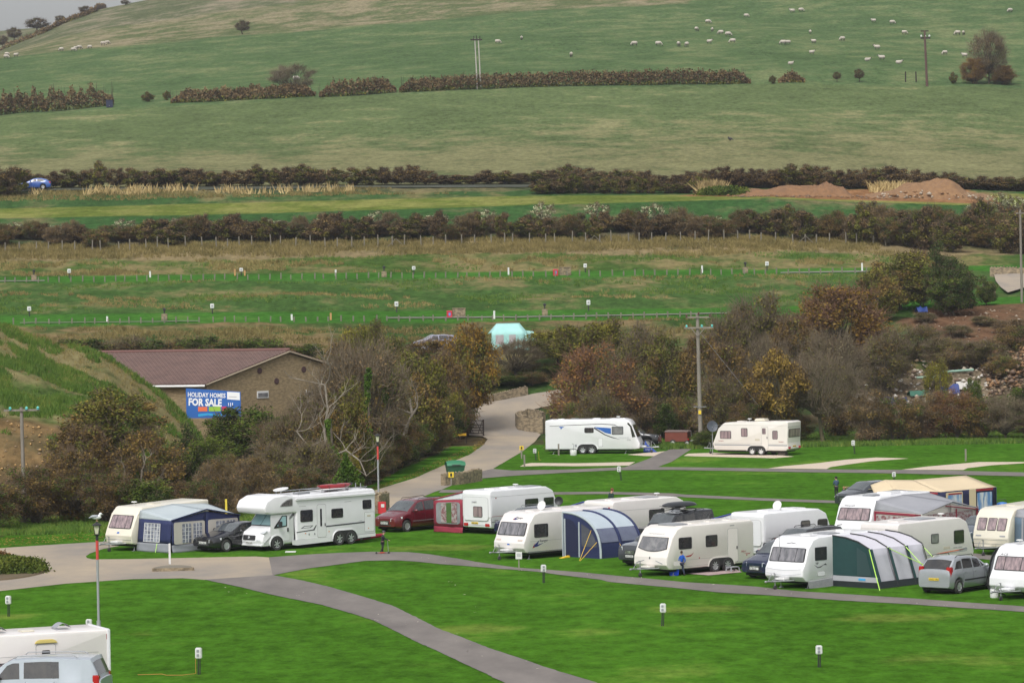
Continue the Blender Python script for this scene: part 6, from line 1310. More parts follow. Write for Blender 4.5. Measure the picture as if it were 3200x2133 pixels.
# ---- around the teal tent and road bend
for s in [
 ('grey', 1610, 345, 1055, 185, 'grey leafless tree below the teal tent', 'tree'),
 ('greenbush', 1515, 342.5, 1160, 140, 'green bush behind the roadside stone wall left of the grey tree', 'bush'),
 ('greenbush', 1590, 343, 1175, 150, 'green bush at the foot of the grey leafless tree', 'bush'),
 ('brownbush', 1660, 343, 1150, 110, 'dark bush between the grey tree and the yellow green tree', 'bush'),
 ('greenbush', 1715, 345, 1135, 120, 'dark green bush above the pale bend of the road', 'bush'),
 ('yellow', 1738, 347, 1010, 230, 'yellow green tree at the right side of the road bend', 'tree'),
 ('yellow', 1850, 340, 965, 270, 'pale yellow green tree behind the reddish dome tree', 'tree'),
 ('russet', 1850, 313, 1028, 330, 'wide reddish brown dome shaped tree above the long white caravan', 'tree'),
 ('hazel', 1980, 330, 980, 240, 'grey green tree right of the reddish dome tree', 'tree'),
 ('olive', 2085, 318, 1010, 230, 'olive tree with thin pale stems left of the wooden power pole', 'tree'),
 ('brownbush', 1785, 304, 1215, 120, 'brown bush behind the left end of the long white caravan', 'bush'),
 ('hazel', 1880, 303, 1195, 180, 'twiggy bush behind the middle of the long white caravan', 'bush'),
 ('pinkbush', 1990, 313, 1180, 170, 'pale brown bush behind the front of the long white caravan', 'bush'),
 ('greenbush', 2060, 313, 1230, 130, 'dark green bush behind the brown trailer', 'bush'),
 ('brownbush', 2130, 314, 1200, 150, 'brown bush left of the foot of the power pole', 'bush'),
 ('hazel', 2240, 306, 1150, 190, 'twiggy olive tree right of the power pole', 'tree'),
 ('greenbush', 2200, 301, 1335, 110, 'low bramble bush at the foot of the power pole', 'bush'),
 ('brown', 2290, 312, 1040, 220, 'dark brown tree behind the power pole wires', 'tree'),
 ('brown', 2200, 326, 1010, 230, 'brown tree hidden behind the power pole', 'tree'),
 ('gold', 2430, 303, 1082, 210, 'golden brown leaved tree behind the cream caravan', 'tree'),
 ('brownbush', 2330, 303, 1220, 150, 'brown bush left behind the cream caravan roof', 'bush'),
 ('brownbush', 2470, 306, 1260, 150, 'dark brown bush behind the rear of the cream caravan', 'bush'),
 ('bare', 2568, 304, 1095, 240, 'bare tree with a pale straight trunk on the lawn edge', 'tree'),
 ('brown', 2620, 312, 1200, 160, 'brown tree behind the bare pale trunk tree', 'tree'),
 ('pinkbush', 2715, 304, 1190, 170, 'pinkish brown bush behind the white hook up post', 'bush'),
 ('brownbush', 2800, 304, 1200, 170, 'brown bush in the row above the pale gravel strip', 'bush'),
 ('pinkbush', 2880, 306, 1205, 170, 'pinkish bush in the row left of the short wooden post', 'bush'),
 ('russet', 2965, 306, 1190, 190, 'reddish brown tree behind the short wooden post', 'tree'),
 ('brownbush', 3055, 305, 1200, 170, 'brown bush right of the short wooden post', 'bush'),
 ('grey', 3140, 304, 1230, 160, 'grey brown bush near the right edge above the gravel', 'bush'),
 ('dark', 3200, 312, 1165, 160, 'dark green tree at the right edge of the lawn', 'tree'),
 ('brownbush', 3240, 303, 1260, 170, 'brown bush cut by the right edge of the picture', 'bush'),
 ('hazel', 2385, 338, 878, 270, 'grey green dome tree below the lower terrace', 'tree'),
 ('orangetwig', 2610, 343, 852, 390, 'huge orange brown dome shaped tree below the terraces', 'tree'),
 ('hazel', 2270, 336, 935, 210, 'olive grey tree left of the grey green dome', 'tree'),
 ('brown', 2480, 334, 960, 240, 'brown tree between the grey green dome and the orange dome', 'tree'),
 ('grey', 2400, 326, 1035, 170, 'pale grey leafless bush between the power pole and the golden tree', 'bush'),
 ('grey', 2600, 326, 1020, 220, 'pale grey twiggy tree below the orange brown dome', 'tree'),
 ('hazel', 2760, 336, 1010, 200, 'olive twiggy bush left of the rubble heap', 'bush'),
 ('olive', 2815, 372, 768, 270, 'dark olive tree at the end of the upper terrace', 'tree'),
 ('olive', 2740, 364, 820, 190, 'olive bush left of the dark olive tree', 'tree'),
 ('dark', 2950, 368, 745, 150, 'tall dark conifer like tree beside the far road', 'tree'),
 ('dark', 2985, 366, 800, 190, 'very dark evergreen at the bank edge beside the far road', 'tree'),
 ('brown', 2880, 376, 760, 150, 'brown tree between the olive tree and the tall evergreen', 'tree'),
 ('dark', 3085, 372, 858, 80, 'small dark green bush at the far road edge', 'bush'),
 ('brownbush', 3180, 345, 990, 180, 'brown bush on the earth bank at the right edge', 'bush'),
 ('hazel', 3080, 342, 1050, 190, 'olive scrub on the lower earth bank', 'bush'),
 ('hazel', 2960, 342, 1040, 190, 'sparse brown scrub at the foot of the earth bank', 'bush'),
 ('hazel', 2870, 346, 1000, 160, 'sparse scrub left of the earth bank', 'bush'),
 ('hazel', 2890, 362, 975, 90, 'small scrub at the top left of the earth bank', 'bush'),
 ('hazel', 2990, 355, 1010, 120, 'scrub in the middle of the earth bank', 'bush'),
 ('hazel', 3075, 360, 985, 100, 'scrub high on the earth bank', 'bush'),
 ('pinkbush', 3150, 356, 990, 150, 'pale brown scrub at the right of the earth bank', 'bush'),
 ('brownbush', 3130, 338, 1090, 150, 'brown scrub in front of the brown rubble heap', 'bush'),
 ('greenbush', 3040, 322, 1150, 80, 'small green bush among the rubble', 'bush'),
 ('yellow', 2925, 322, 1090, 90, 'thin yellow twigged sapling beside the rubble', 'bush'),
 ]:
    TR(s[0], s[1], s[2], s[3], s[4], s[5], name=s[6], cat=s[6], group=WG)
# ---- roadside hedge on the slope below the big field: single bushes
g = 'leafless bushes of the roadside hedge below the big field'
rs = random.Random(5)
HT = [(-60, 505), (0, 500), (40, 505), (85, 520), (120, 540), (170, 525), (220, 515), (270, 520), (320, 500), (370, 520), (420, 510), (470, 525), (520, 520), (570, 510), (620, 525), (670, 530), (720, 525), (770, 525), (815, 505), (860, 518), (905, 508), (950, 512), (1000, 522), (1050, 525), (1110, 518), (1160, 520), (1210, 510), (1250, 508), (1300, 510), (1340, 520), (1390, 545), (1430, 538), (1480, 538), (1530, 530), (1580, 535), (1630, 532), (1680, 533), (1730, 520), (1780, 512), (1830, 518), (1880, 525), (1930, 525), (1980, 520), (2020, 525), (2070, 540), (2120, 535), (2170, 525), (2220, 522), (2270, 512), (2320, 512), (2370, 512), (2420, 515), (2470, 510), (2520, 510), (2570, 512), (2620, 520), (2670, 515), (2720, 515), (2770, 510), (2820, 510), (2870, 520), (2920, 525), (2970, 530), (3020, 540), (3070, 545), (3120, 545), (3170, 545), (3220, 540)]
for i, (px, ty) in enumerate(HT):
    k = rs.choice(['plumbush', 'plumbush2', 'plumbush', 'hillbush'])
    TR(k, px, 497 if px > 1800 or px < 50 else 507.5, ty+rs.uniform(-6, 6), rs.uniform(80, 120), 'dark leafless bush in the hedge row along the road below the big field', 'bush', 'bush', g)
    if px > 1650: TR('plumbush2' if i % 2 else 'hillbush', px+20, 492 if px<2200 else 499, ty+rs.uniform(12, 30), rs.uniform(60, 90), 'dark leafless bush in the hedge row along the road below the big field', 'bush', 'bush', g)

g = 'shrubs of the belt behind the wire fence'
for i in range(84):
    px = -60+i*40+rs.uniform(-12, 12); D = rs.uniform(443.5, 449); top = np.interp(px, [0, 600, 1300, 2000, 2600, 3200], [672, 668, 655, 640, 640, 600])+rs.uniform(-14, 40)
    TR(rs.choice(['plumbush', 'plumbush2', 'hillbush', 'brownbush', 'pinkbush']), px, D, top, rs.uniform(75, 125), 'purple brown shrub in the belt behind the wire fence', 'shrub', 'shrub', g)
for i in range(14):
    px = 2700+i*38+rs.uniform(-10, 10)
    TR(rs.choice(['hillbush', 'plumbush2', 'brownbush']), px, rs.uniform(436, 452), rs.uniform(620, 690), rs.uniform(90, 130), 'tall brown green shrub near the far road at the right', 'shrub', 'shrub', 'tall shrubs above the far road')
g = 'white leaved shrubs in the belt'
for px, ty in [(45, 700), (200, 705), (390, 690), (545, 688), (690, 692), (850, 690), (1030, 682), (1190, 664), (1370, 672), (1520, 660), (1700, 636), (1870, 638), (2045, 642), (2213, 678), (2370, 685), (2460, 705), (2745, 648), (2910, 664), (3060, 640), (3130, 608), (3180, 620)]:
    TR('whitebush', px, 450.5 if px < 3000 else 462, ty-6, 78, 'slim shrub with silvery white leaves rising above the purple belt', 'shrub', 'shrub', g)

for s in [
 ('hilltree', 758, 0, 62, 52, 'lone dark tree on the upper hillside', 108),
 ('hilltree', 118, 0, 54, 78, 'largest dark tree on the skyline hedge', 100),
 ('hilltree', 190, 0, 48, 40, 'small round tree on the skyline hedge', 72),
 ('hilltree', 270, 0, 18, 52, 'tree on the skyline right of the small round tree', 46),
 ('hilltree', 392, 0, 0, 34, 'topmost little tree on the skyline', 17),
 ('hilltree', 45, 0, 84, 50, 'dark tree at the lower end of the skyline hedge', 130),
 ('hilltree', 8, 0, 110, 40, 'dark tree at the left edge under the skyline', 150),
 ('hillbush', 463, 0, 284, 44, 'small brown tree in the hedge gap, nearer the dark trough', 318),
 ('hillbush', 521, 0, 281, 28, 'tiny brown tree beside the end of the clipped hedge', 314),
 ('grey', 915, 0, 198, 150, 'big airy leafless bush standing in the clipped hedge', 300),
 ('hilltree', 2615, 0, 223, 28, 'small clipped tree right of the hedge end', 256),
 ('hilltree', 2685, 0, 214, 36, 'purplish round tree between the hedge end and the pole', 256),
 ('twig', 3090, 0, 88, 125, 'tall windswept tree near the right edge on the hill', 262),
 ('orangetwig', 3040, 0, 170, 90, 'brown thicket left under the tall windswept tree', 262),
 ('orangetwig', 3130, 0, 195, 100, 'brown thicket right under the tall windswept tree', 264),
 ('hillbush', 2980, 0, 222, 30, 'small bush left of the brown thicket', 262),
 ('hillbush', 2415, 0, 234, 26, 'sparse little bush after the long hedge', 262)]:
    TR(s[0], s[1], 0, s[3], s[4], s[5], 'tree', 'tree', base=s[6])

def hedge(name, label, pts, h_px, wid, dens, leaf, seed, group=None, ragged=.25):
    rs = rnd(seed); q = [hit(*p) for p in pts]; c = q[0]; root = thing(name, label, 'hedge', c, 0, group)
    L_ = sum((b-a).length for a, b in zip(q, q[1:])); n = int(L_*dens*1.5); rp = resample([tuple(x) for x in q], 200)
    t = rs.uniform(0, 199, n); i = t.astype(int); f = (t-i)[:, None]; rp = np.array([tuple(x) for x in rp]); base = rp[i]*(1-f)+rp[np.minimum(i+1, 199)]*f
    ed_ = np.minimum(1, np.minimum(t, 199-t)/199*L_/3+.25); hh = h_px/F*c.y*(1+ragged*np.sin(t*L_*.004)*np.sin(t*.37+1)+.12*np.sin(t*L_*.013+2)*np.sin(t*.21)+.10*np.sin(t*5))*ed_
    z = rs.uniform(.03, 1, n)**.8*hh*rs.uniform(.86, 1.1, n); off = rs.uniform(-.5, .5, n)*wid*np.sqrt(np.clip(1.15-(z/hh)**2, .05, 1))
    Cn = base.copy(); Cn[:, 1] += off; Cn[:, 2] = zfun(Cn[:, 0], Cn[:, 1])+z
    Cn -= np.array(c)
    lv, lf = leaf_quads(Cn, .21, rs)
    n2 = int(L_*3); k = rs.randint(0, 199, n2); A = rp[k]+np.stack([rs.uniform(-.3, .3, n2), rs.uniform(-.4, .4, n2), np.zeros(n2)], 1); A[:, 2] = zfun(A[:, 0], A[:, 1]); A -= np.array(c)
    B = A+np.stack([rs.uniform(-.5, .5, n2), rs.uniform(-.3, .3, n2), hh[:n2]*rs.uniform(.7, 1.22, n2)], 1)
    v, f_ = prism_lines(A, B, np.full(n2, .05), np.full(n2, .02)); npmesh('foliage', np.concatenate([v, lv]), np.concatenate([f_, lf+len(v)]), [TWD, LF[leaf], LF['olive']], np.concatenate([np.zeros(len(f_)), np.where((z/hh < .25+.1*np.sin(t*.5)), 2, 1)]), parent=root)
    return root
hedge('hedge', 'dark overgrown hedge at the left end of the field boundary', [(-80, 372), (0, 360), (120, 350), (250, 340), (355, 328)], 58, 3.5, 160, 'plum', 1, ragged=.35)
hedge('hedge', 'clipped brown hedge left of the airy leafless bush', [(535, 322), (700, 315), (860, 308), (985, 300)], 38, 2.4, 150, 'plum', 2, ragged=.1)
hedge('hedge', 'clipped brown hedge between the airy bush and the twin pole', [(998, 304), (1120, 298), (1238, 288)], 44, 2.4, 150, 'plum', 3, ragged=.15)
hedge('hedge', 'long clipped dark hedge to the right of the twin pole', [(1248, 288), (1450, 280), (1650, 272), (1900, 266), (2100, 264), (2240, 263), (2345, 260)], 42, 2.6, 150, 'plum', 4, ragged=.1)
hedge('hedge', 'short isolated hedge piece before the lone clipped tree', [(2432, 258), (2515, 257)], 32, 2.2, 150, 'plum', 5, ragged=.2)
hedge('hedge', 'thin dark hedge running down the skyline', [(0, 160), (60, 135), (130, 108), (200, 74), (300, 38), (330, 24)], 16, 3, 60, 'plum', 6)

def tufts(name, label, n, D0, D1, pa, pb, hgt, leaf, seed, cat='grass', pred=None, per=5, zoff=0):
    rs = rnd(seed); Y = rs.uniform(D0, D1, n); px = rs.uniform(pa, pb, n); X = Y*(px-1600)/F
    k = wav(X*1.3, Y*1.3)+rs.normal(size=n)*.25 > .0 if pred is None else pred(X, Y, px, rs)
    X, Y = X[k], Y[k]; n = len(X); Z = zfun(X, Y)
    B = np.repeat(np.stack([X, Y, Z], 1), per, 0); m_ = len(B); B[:, :2] += rs.normal(size=(m_, 2))*hgt*.35
    hh = hgt*rs.uniform(.5, 1.25, m_); tip = B+np.stack([rs.normal(size=m_)*hh*.4, rs.normal(size=m_)*hh*.3, hh], 1); sd = np.stack([np.full(m_, hgt*.09), rs.normal(size=m_)*hgt*.05, np.zeros(m_)], 1)
    V = np.stack([B-sd, B+sd, tip], 1).reshape(-1, 3); f = np.arange(m_*3).reshape(-1, 3)
    o = npmesh(name, V, f, [LF[leaf] if leaf in LF else MATS[leaf]]); return tag(o, label, cat, kind='stuff')
LF['straw'] = leafmat('straw grass', [(.07, .065, .03), (.13, .11, .055), (.20, .165, .09), (.26, .215, .13)])
LF['reed'] = leafmat('pale reeds', [(.22, .17, .11), (.32, .25, .17), (.42, .34, .25)])
LF['meadow'] = leafmat('meadow grass', [(.03, .065, .015), (.05, .105, .02), (.08, .14, .03), (.15, .16, .05)])
tufts('dry_grass', 'straw coloured grass along the wire fence', 13000, 434, 445, -200, 2750, .4, 'straw', 1, pred=lambda X, Y, p, r: wav(X, Y)+(Y-436)*.12+r.normal(size=len(X))*.2 > .1)
tufts('dry_grass', 'straw grass on the road verge below the hedge', 4500, 493, 500, -200, 2300, .35, 'straw', 2, pred=lambda X, Y, p, r: wav(X, Y) > .1)
tufts('bank_grass', 'rough grass on the bank below the upper terrace', 12000, 387, 411, -200, 2900, .3, 'straw', 3, pred=lambda X, Y, p, r: wav(X, Y*1.5) > .45)
tufts('bank_grass', 'rough grass on the bank below the wire fence', 12000, 422, 436, -200, 2900, .35, 'straw', 4, pred=lambda X, Y, p, r: wav(X, Y*1.5) > .25)
tufts('bank_grass', 'green tussocks on the terrace banks', 16000, 387, 434, -200, 2900, .28, 'meadow', 5, pred=lambda X, Y, p, r: (wav(X+40, Y*1.5) > .2) & ((Y < 410) | (Y > 423)))
tufts('bank_grass', 'rough dry and green grass under the lower terrace', 12000, 345, 370, -100, 2850, .35, 'straw', 6, pred=lambda X, Y, p, r: wav(X, Y*1.5) > .1)
tufts('hillock_grass', 'dry straw grass on the hillock crest', 7000, 262, 300, -200, 700, .22, 'straw', 7, pred=lambda X, Y, p, r: (np.abs(Y-286)+r.normal(size=len(X))*7 < 9) | (wav(X*2, Y*2) > .5))
tufts('hillock_grass', 'green grass tussocks on the hillock', 22000, 250, 290, -200, 700, .32, 'meadow', 8, pred=lambda X, Y, p, r: wav(X*2+30, Y*2) > -.1)
tufts('reeds', 'pale tall reeds beside the earth heaps', 160, 489, 492, 2205, 2250, 1.6, 'reed', 9, 'reeds', pred=lambda X, Y, p, r: X > -1e9)
tufts('reeds', 'pale reeds between the two earth heaps', 130, 491, 497, 2740, 2840, 1.2, 'reed', 10, 'reeds', pred=lambda X, Y, p, r: X > -1e9)
tufts('reeds', 'pale weeds along the road verge', 220, 496, 500, 100, 1250, 1.0, 'reed', 11, 'reeds', pred=lambda X, Y, p, r: wav(X*2, Y) > .35)
tufts('verge_grass', 'rough grass under the right hand trees', 12000, 298, 318, 1700, 3400, .35, 'meadow', 12, pred=lambda X, Y, p, r: Y > 300)
tufts('verge_grass', 'tussocky grass along the left wood', 7000, 212, 232, -200, 1150, .3, 'meadow', 13, pred=lambda X, Y, p, r: Y > 219+4*np.clip((p-200)/900, 0, 3))
# ------------------------------------------------------------------ squash caravans to their true heights
def squash(root, s):
    root.scale[2] = s
    for ch in root.children:
        if ch.name.split('.')[0] == 'wheel': ch.scale[2] = 1/s
for r_, s_ in ((c1, .96), (a1, .96), (c2, .94), (c3, .92), (a3, .93), (c4, .93), (c5, .90), (c6, .94), (c7, .90), (a7, .905), (c8, .91), (c9, .97), (a9, .97), (c10, .95), (a10, .95), (c11, .91), (mh, .955)): squash(r_, s_)
ky.location.z -= .14; bb.location.z -= .14
for o_ in list(bpy.data.objects):
    if o_.name.startswith('awning') and o_.parent is None and o_.scale[2] == 1: o_.scale[2] = .94
# ------------------------------------------------------------------ stone building
M_stone = mat('honey rubble stone', (.33, .245, .135), (.19, .145, .08), 3.2, .9, bump=1.5, bscale=4, stretch=(1, 1, 2.2), sharp=.15)
M_wallst = mat('dry stone', (.33, .26, .165), (.13, .105, .07), 3.0, .95, bump=2, bscale=6, sharp=.12, stretch=(1, 1, 1.6))
def tile_mat():
    m = bpy.data.materials.new('roof tiles'); m.use_nodes = True; t = m.node_tree; b = t.nodes['Principled BSDF']; _setp(b, Roughness=.85)
    tc = t.nodes.new('ShaderNodeTexCoord'); br = t.nodes.new('ShaderNodeTexBrick'); br.inputs['Scale'].default_value = 1; br.inputs['Brick Width'].default_value = .34; br.inputs['Row Height'].default_value = .30; br.inputs['Mortar Size'].default_value = .035
    br.inputs['Color1'].default_value = (.135, .070, .058, 1); br.inputs['Color2'].default_value = (.105, .056, .048, 1); br.inputs['Mortar'].default_value = (.20, .135, .115, 1)
    n = t.nodes.new('ShaderNodeTexNoise'); n.inputs['Scale'].default_value = .8; mx = t.nodes.new('ShaderNodeMix'); mx.data_type = 'RGBA'; mx.blend_type = 'MULTIPLY'; mx.inputs[0].default_value = .5
    t.links.new(tc.outputs['UV'], br.inputs['Vector']); t.links.new(tc.outputs['Object'], n.inputs['Vector']); t.links.new(br.outputs[0], mx.inputs[6]); t.links.new(n.outputs[0], mx.inputs[7]); t.links.new(mx.outputs[2], b.inputs['Base Color']); return m

C_ = P(648, 1199, 292); EH = C_.z
bd = thing('stone_building', 'long stone building with a purple brown tiled roof and a round vented gable', 'building', (C_.x, C_.y, 0))
rv = Vector((-.985, .17, 0)); gv = Vector((.71, .70, 0)); HW = 8.05; BL = 24.; RZ = P(876, 1101, 292+HW*.70).z
def bp(a, b, z): q = rv*a+gv*b; return (q.x, q.y, z)          # a along the ridge, b across the gable
mb = MB(); mb.add([bp(0, 0, 0), bp(0, 2*HW, 0), bp(0, 2*HW, EH), bp(0, HW, RZ), bp(0, 0, EH)], [(0, 1, 2, 3, 4)]); mb.add([bp(0, 0, 0), bp(BL, 0, 0), bp(BL, 0, EH), bp(0, 0, EH)], [(0, 3, 2, 1)]); mb.add([bp(BL, 0, 0), bp(BL, 2*HW, 0), bp(BL, 2*HW, EH), bp(BL, HW, RZ), bp(BL, 0, EH)], [(4, 3, 2, 1, 0)]); mb.add([bp(0, 2*HW, 0), bp(BL, 2*HW, 0), bp(BL, 2*HW, EH), bp(0, 2*HW, EH)], [(0, 1, 2, 3)])
mb.build('wall', M_stone, bd)
def roof_plane(b0, z0, b1, z1, nm='roof'):
    n_ = 2; mb = MB(); A = [Vector(bp(-.25, b0, z0)), Vector(bp(BL+.3, b0, z0)), Vector(bp(BL+.3, b1, z1)), Vector(bp(-.25, b1, z1))]
    up = (A[1]-A[0]).cross(A[3]-A[0]).normalized(); up = up if up.z > 0 else -up
    B = [p+up*.14 for p in A]; mb.add(A+B, [(0, 1, 2, 3), (4, 5, 6, 7), (0, 1, 5, 4), (1, 2, 6, 5), (2, 3, 7, 6), (3, 0, 4, 7)])
    o = mb.build(nm, tile_mat() if 'roof tiles' not in bpy.data.materials else bpy.data.materials['roof tiles'], bd); uv = o.data.uv_layers.new(name='UV')
    e1 = (A[1]-A[0]).normalized(); e2 = up.cross(e1)
    for p in o.data.polygons:
        for li in p.loop_indices: v = o.data.vertices[o.data.loops[li].vertex_index].co-A[0]; uv.data[li].uv = (v.dot(e1), v.dot(e2))
    return o
sl = (RZ-EH)/HW
roof_plane(-.45, EH-.45*sl+.05, HW, RZ+.05); roof_plane(2*HW+.45, EH-.45*sl+.05, HW, RZ+.05)
mb = MB(); mb.tube([bp(-.28, HW, RZ+.22), bp(BL, HW, RZ+.22)], .12, 8); mb.build('ridge_tiles', mat('ridge tile', (.16, .08, .07), rough=.9), bd)
mb = MB(); mb.tube([bp(-.2, -.5, EH-.14), bp(BL, -.5, EH-.14)], .09, 8); mb.build('gutter', M_wht, bd)
for b0, z0, b1, z1 in ((-.45, EH-.45*sl, HW, RZ), (2*HW+.45, EH-.45*sl, HW, RZ)): mb = MB(); mb.tube([bp(-.27, b0, z0+.06), bp(-.27, b1, z1+.06)], .07, 6); mb.build('verge', mat('verge mortar', (.34, .28, .2), rough=.9), bd)
gd = gv
def on_gable(px, py):     # where the view ray meets the gable plane
    r = ray(px, py); n = Vector((gv.y, -gv.x, 0)); o = Vector((C_.x, C_.y, 0)); t = (o-CAM).dot(n)/r.dot(n); return CAM+r*t-o
for px, py in ((811, 1158), (949, 1154), (864, 1190)):
    q = on_gable(px, py); mb = MB(); n = Vector((gv.y, -gv.x, 0)); mb.lathe([(0, .05), (.17, .05), (.17, .03), (.24, .03), (.24, -.02)], q, n, 20); mb.build('round_vent', mat('brown vent', (.07, .035, .035), rough=.7), bd)
for px, py, w_ in ((803, 1244, 1.15), (955, 1240, .9)):
    q = on_gable(px, py); n = Vector((gv.y, -gv.x, 0)); mb = MB(); mb.slab([(0, 0), (w_, 0), (w_, .55), (0, .55)], q, gv, (0, 0, 1), .05); f = mb.build('window', M_wht, bd); mb = MB(); mb.slab([(.08, .08), (w_-.08, .08), (w_-.08, .40), (.08, .40)], q, gv, (0, 0, 1), .07); mb.build('pane', M_smoke, f)
for a in (15.6, 17.1): mb = MB(); mb.tube([bp(a, 1.7, EH+.2), bp(a, 1.7, EH+1.35)], .22, 10); mb.tube([bp(a, 1.7, EH+1.38), bp(a, 1.7, EH+1.5)], .36, 10); mb.build('roof_flue', M_steel, bd, smooth=50)

bo = P(583, 1306, 287.5); bn_ = thing('sale_banner', 'large blue holiday homes sale banner in front of the stone gable', 'banner', (bo.x, bo.y, 0)); z0 = bo.z; bw_ = 4.15; bh = 2.25; u = Vector((1, -.12, 0)).normalized()
M_bblue = mat('banner blue', (.02, .12, .42), rough=.6); M_white = mat('white print', (.82, .82, .82), rough=.6)
mb = MB(); mb.slab([(0, 0), (bw_, 0), (bw_, bh-.32), (0, bh)], (0, 0, z0), u, (0, 0, 1), .04); pn = mb.build('panel', M_bblue, bn_)
n = u.cross(Vector((0, 0, 1)))
def bt(s, size, a, b, sx=1., bold=.01): return text_obj(s, size, M_white, pn, Vector((0, 0, z0))+u*a+Vector((0, 0, b))+n*.05, u+Vector((0, 0, -.045)), (0, 0, 1), bold=bold, sx=sx)
bt('HOLIDAY HOMES', .47, .12, 1.62, .78, .012); bt('FOR SALE', .74, .16, .98, .80, .03)
for a0, a1_, c_, nm in ((.9, 1.6, (.75, .16, .06), 'orange print'), (1.72, 2.62, (.30, .52, .05), 'lime print'), (2.7, 3.1, (.60, .02, .12), 'crimson print')): mb = MB(); mb.slab([(a0, .50), (a1_, .50), (a1_, .84), (a0, .84)], (0, 0, z0), u, (0, 0, 1), .055); mb.build('printed_box', mat(nm, c_, rough=.6), pn)
mb = MB(); mb.slab([(bw_-1.02, 1.38), (bw_-.06, 1.30), (bw_-.06, 1.88), (bw_-1.02, 1.94)], (0, 0, z0), u, (0, 0, 1), .055); mb.build('logo_box', M_white, pn); mb = MB(); mb.slab([(bw_-.9, 1.55), (bw_-.3, 1.52), (bw_-.3, 1.57), (bw_-.9, 1.60)], (0, 0, z0), u, (0, 0, 1), .062); mb.build('logo_line', M_lgrey, pn)
mb = MB(); mb.slab([(.9, .1), (1.6, .2), (2.4, .1), (3.3, .28), (3.3, .40), (2.4, .24), (1.6, .36), (.9, .3)], (0, 0, z0), u, (0, 0, 1), .055); mb.build('wave_print', mat('cyan print', (.03, .35, .65), rough=.6), pn)
for a in (3.2, 3.36, 3.5): mb = MB(); mb.slab([(a, .85), (a+.05, .85), (a+.05, 1.12), (a, 1.12)], (0, 0, z0), u, (0, 0, 1), .055); mb.build('figure_print', M_white, pn)
for a in (.1, bw_-.1): mb = MB(); mb.tube([tuple(u*a+Vector((0, .06, 0))), tuple(u*a+Vector((0, .06, z0+bh-.3)))], .06); mb.build('leg', M_steel, bn_)
# ------------------------------------------------------------------ posts, poles, lamps
M_wood = mat('weathered wood', (.30, .27, .23), (.17, .15, .12), 4, .9, stretch=(1, 1, .3)); M_wood2 = mat('pale fence wood', (.22, .20, .155), (.14, .125, .095), 4, .9, stretch=(1, 1, .3)); M_darkw = mat('dark stained wood', (.035, .022, .016), (.02, .014, .01), 3, .8)
M_pole2 = mat('pole timber', (.26, .235, .20), (.17, .15, .12), 2.5, .9, stretch=(2, 2, .3)); M_tealg = mat('teal glass insulator', (.12, .55, .50), rough=.1, coat=.5); M_band = mat('red band paint', (.55, .06, .05), rough=.5); M_galv = mat('grey painted steel', (.30, .31, .32), rough=.5)
def lamp_post(label, px, yb, ht, gull=False):
    p = G(px, yb); r = thing('lamp_post', label, 'street lamp', p)
    mb = MB(); mb.tube([(0, 0, 0), (0, 0, ht-1.55)], .055, 10); mb.tube([(0, 0, 0), (0, 0, .5)], .09, 10); mb.build('post', M_galv, r, smooth=50)
    mb = MB(); mb.tube([(0, 0, ht-1.55), (0, 0, ht-.75)], .06, 10); mb.build('red_band', M_band, r, smooth=50)
    mb = MB(); mb.tube([(0, 0, ht-.75), (0, 0, ht-.55)], .06, 8); mb.lathe([(.05, ht-.56), (.12, ht-.52), (.13, ht-.48), (0, ht-.47)], (0, 0, 0), (0, 0, 1), 8)
    for k in range(4): a = math.pi/4+k*math.pi/2; mb.tube([(.10*math.cos(a), .10*math.sin(a), ht-.48), (.17*math.cos(a), .17*math.sin(a), ht-.12)], .012)
    mb.lathe([(.20, ht-.12), (.20, ht-.09), (.10, ht-.02), (.03, ht+.02), (0, ht+.05)], (0, 0, 0), (0, 0, 1), 8); mb.build('lantern', M_blk, r, smooth=30)
    mb = MB(); mb.lathe([(.10, ht-.47), (.165, ht-.12)], (0, 0, 0), (0, 0, 1), 4); mb.build('glass', mat('lantern glass', (.55, .55, .40), rough=.2, coat=.4), r)
    return p
lp = lamp_post('tall lamp post with a gull standing on it, in front of the cream caravan', 309, 1975, 4.62)
lamp_post('lamp post with a red band behind the rear of the white motorhome', 1184, 1597, 4.72)
gl = thing('gull', 'white and grey gull standing on the left lamp post', 'bird', lp+Vector((0, 0, 4.68)), R(20))
def creature(name, parent, nodes, edges, mat_, sub=1, extra=None):
    """one continuous skinned body: nodes {id:(x,y,z,r)} edges [(a,b)]"""
    ids = list(nodes); me = bpy.data.meshes.new(name); me.from_pydata([nodes[i][:3] for i in ids], [(ids.index(a), ids.index(b)) for a, b in edges], [])
    o = bpy.data.objects.new(name, me); link(o); o.parent = parent; me.materials.append(mat_)
    md = o.modifiers.new('skin', 'SKIN');
    if not me.skin_vertices:
        bpy.context.view_layer.update()
    sv = me.skin_vertices[0].data if me.skin_vertices else None
    for i, k in enumerate(ids): sv[i].radius = (nodes[k][3],)*2; sv[i].use_root = (i == 0)
    md.use_smooth_shade = True; s = o.modifiers.new('sub', 'SUBSURF'); s.levels = sub; s.render_levels = sub
    return o
mb = MB(); mb.ell((0, 0, .17), (.21, .085, .095)); mb.ell((.17, 0, .30), (.07, .05, .055)); mb.tube([(.10, 0, .2), (.16, 0, .29)], .055); mb.tube([(.22, 0, .29), (.29, 0, .275)], .014, r2=.006); b_ = mb.build('body', mat('gull white', (.78, .78, .78), rough=.7), gl, smooth=60)
mb = MB(); mb.ell((-.07, 0, .20), (.21, .095, .075)); mb.tube([(-.2, 0, .19), (-.34, 0, .15)], .05, r2=.015); mb.build('wings', mat('gull grey', (.32, .34, .37), rough=.7), gl, smooth=60)
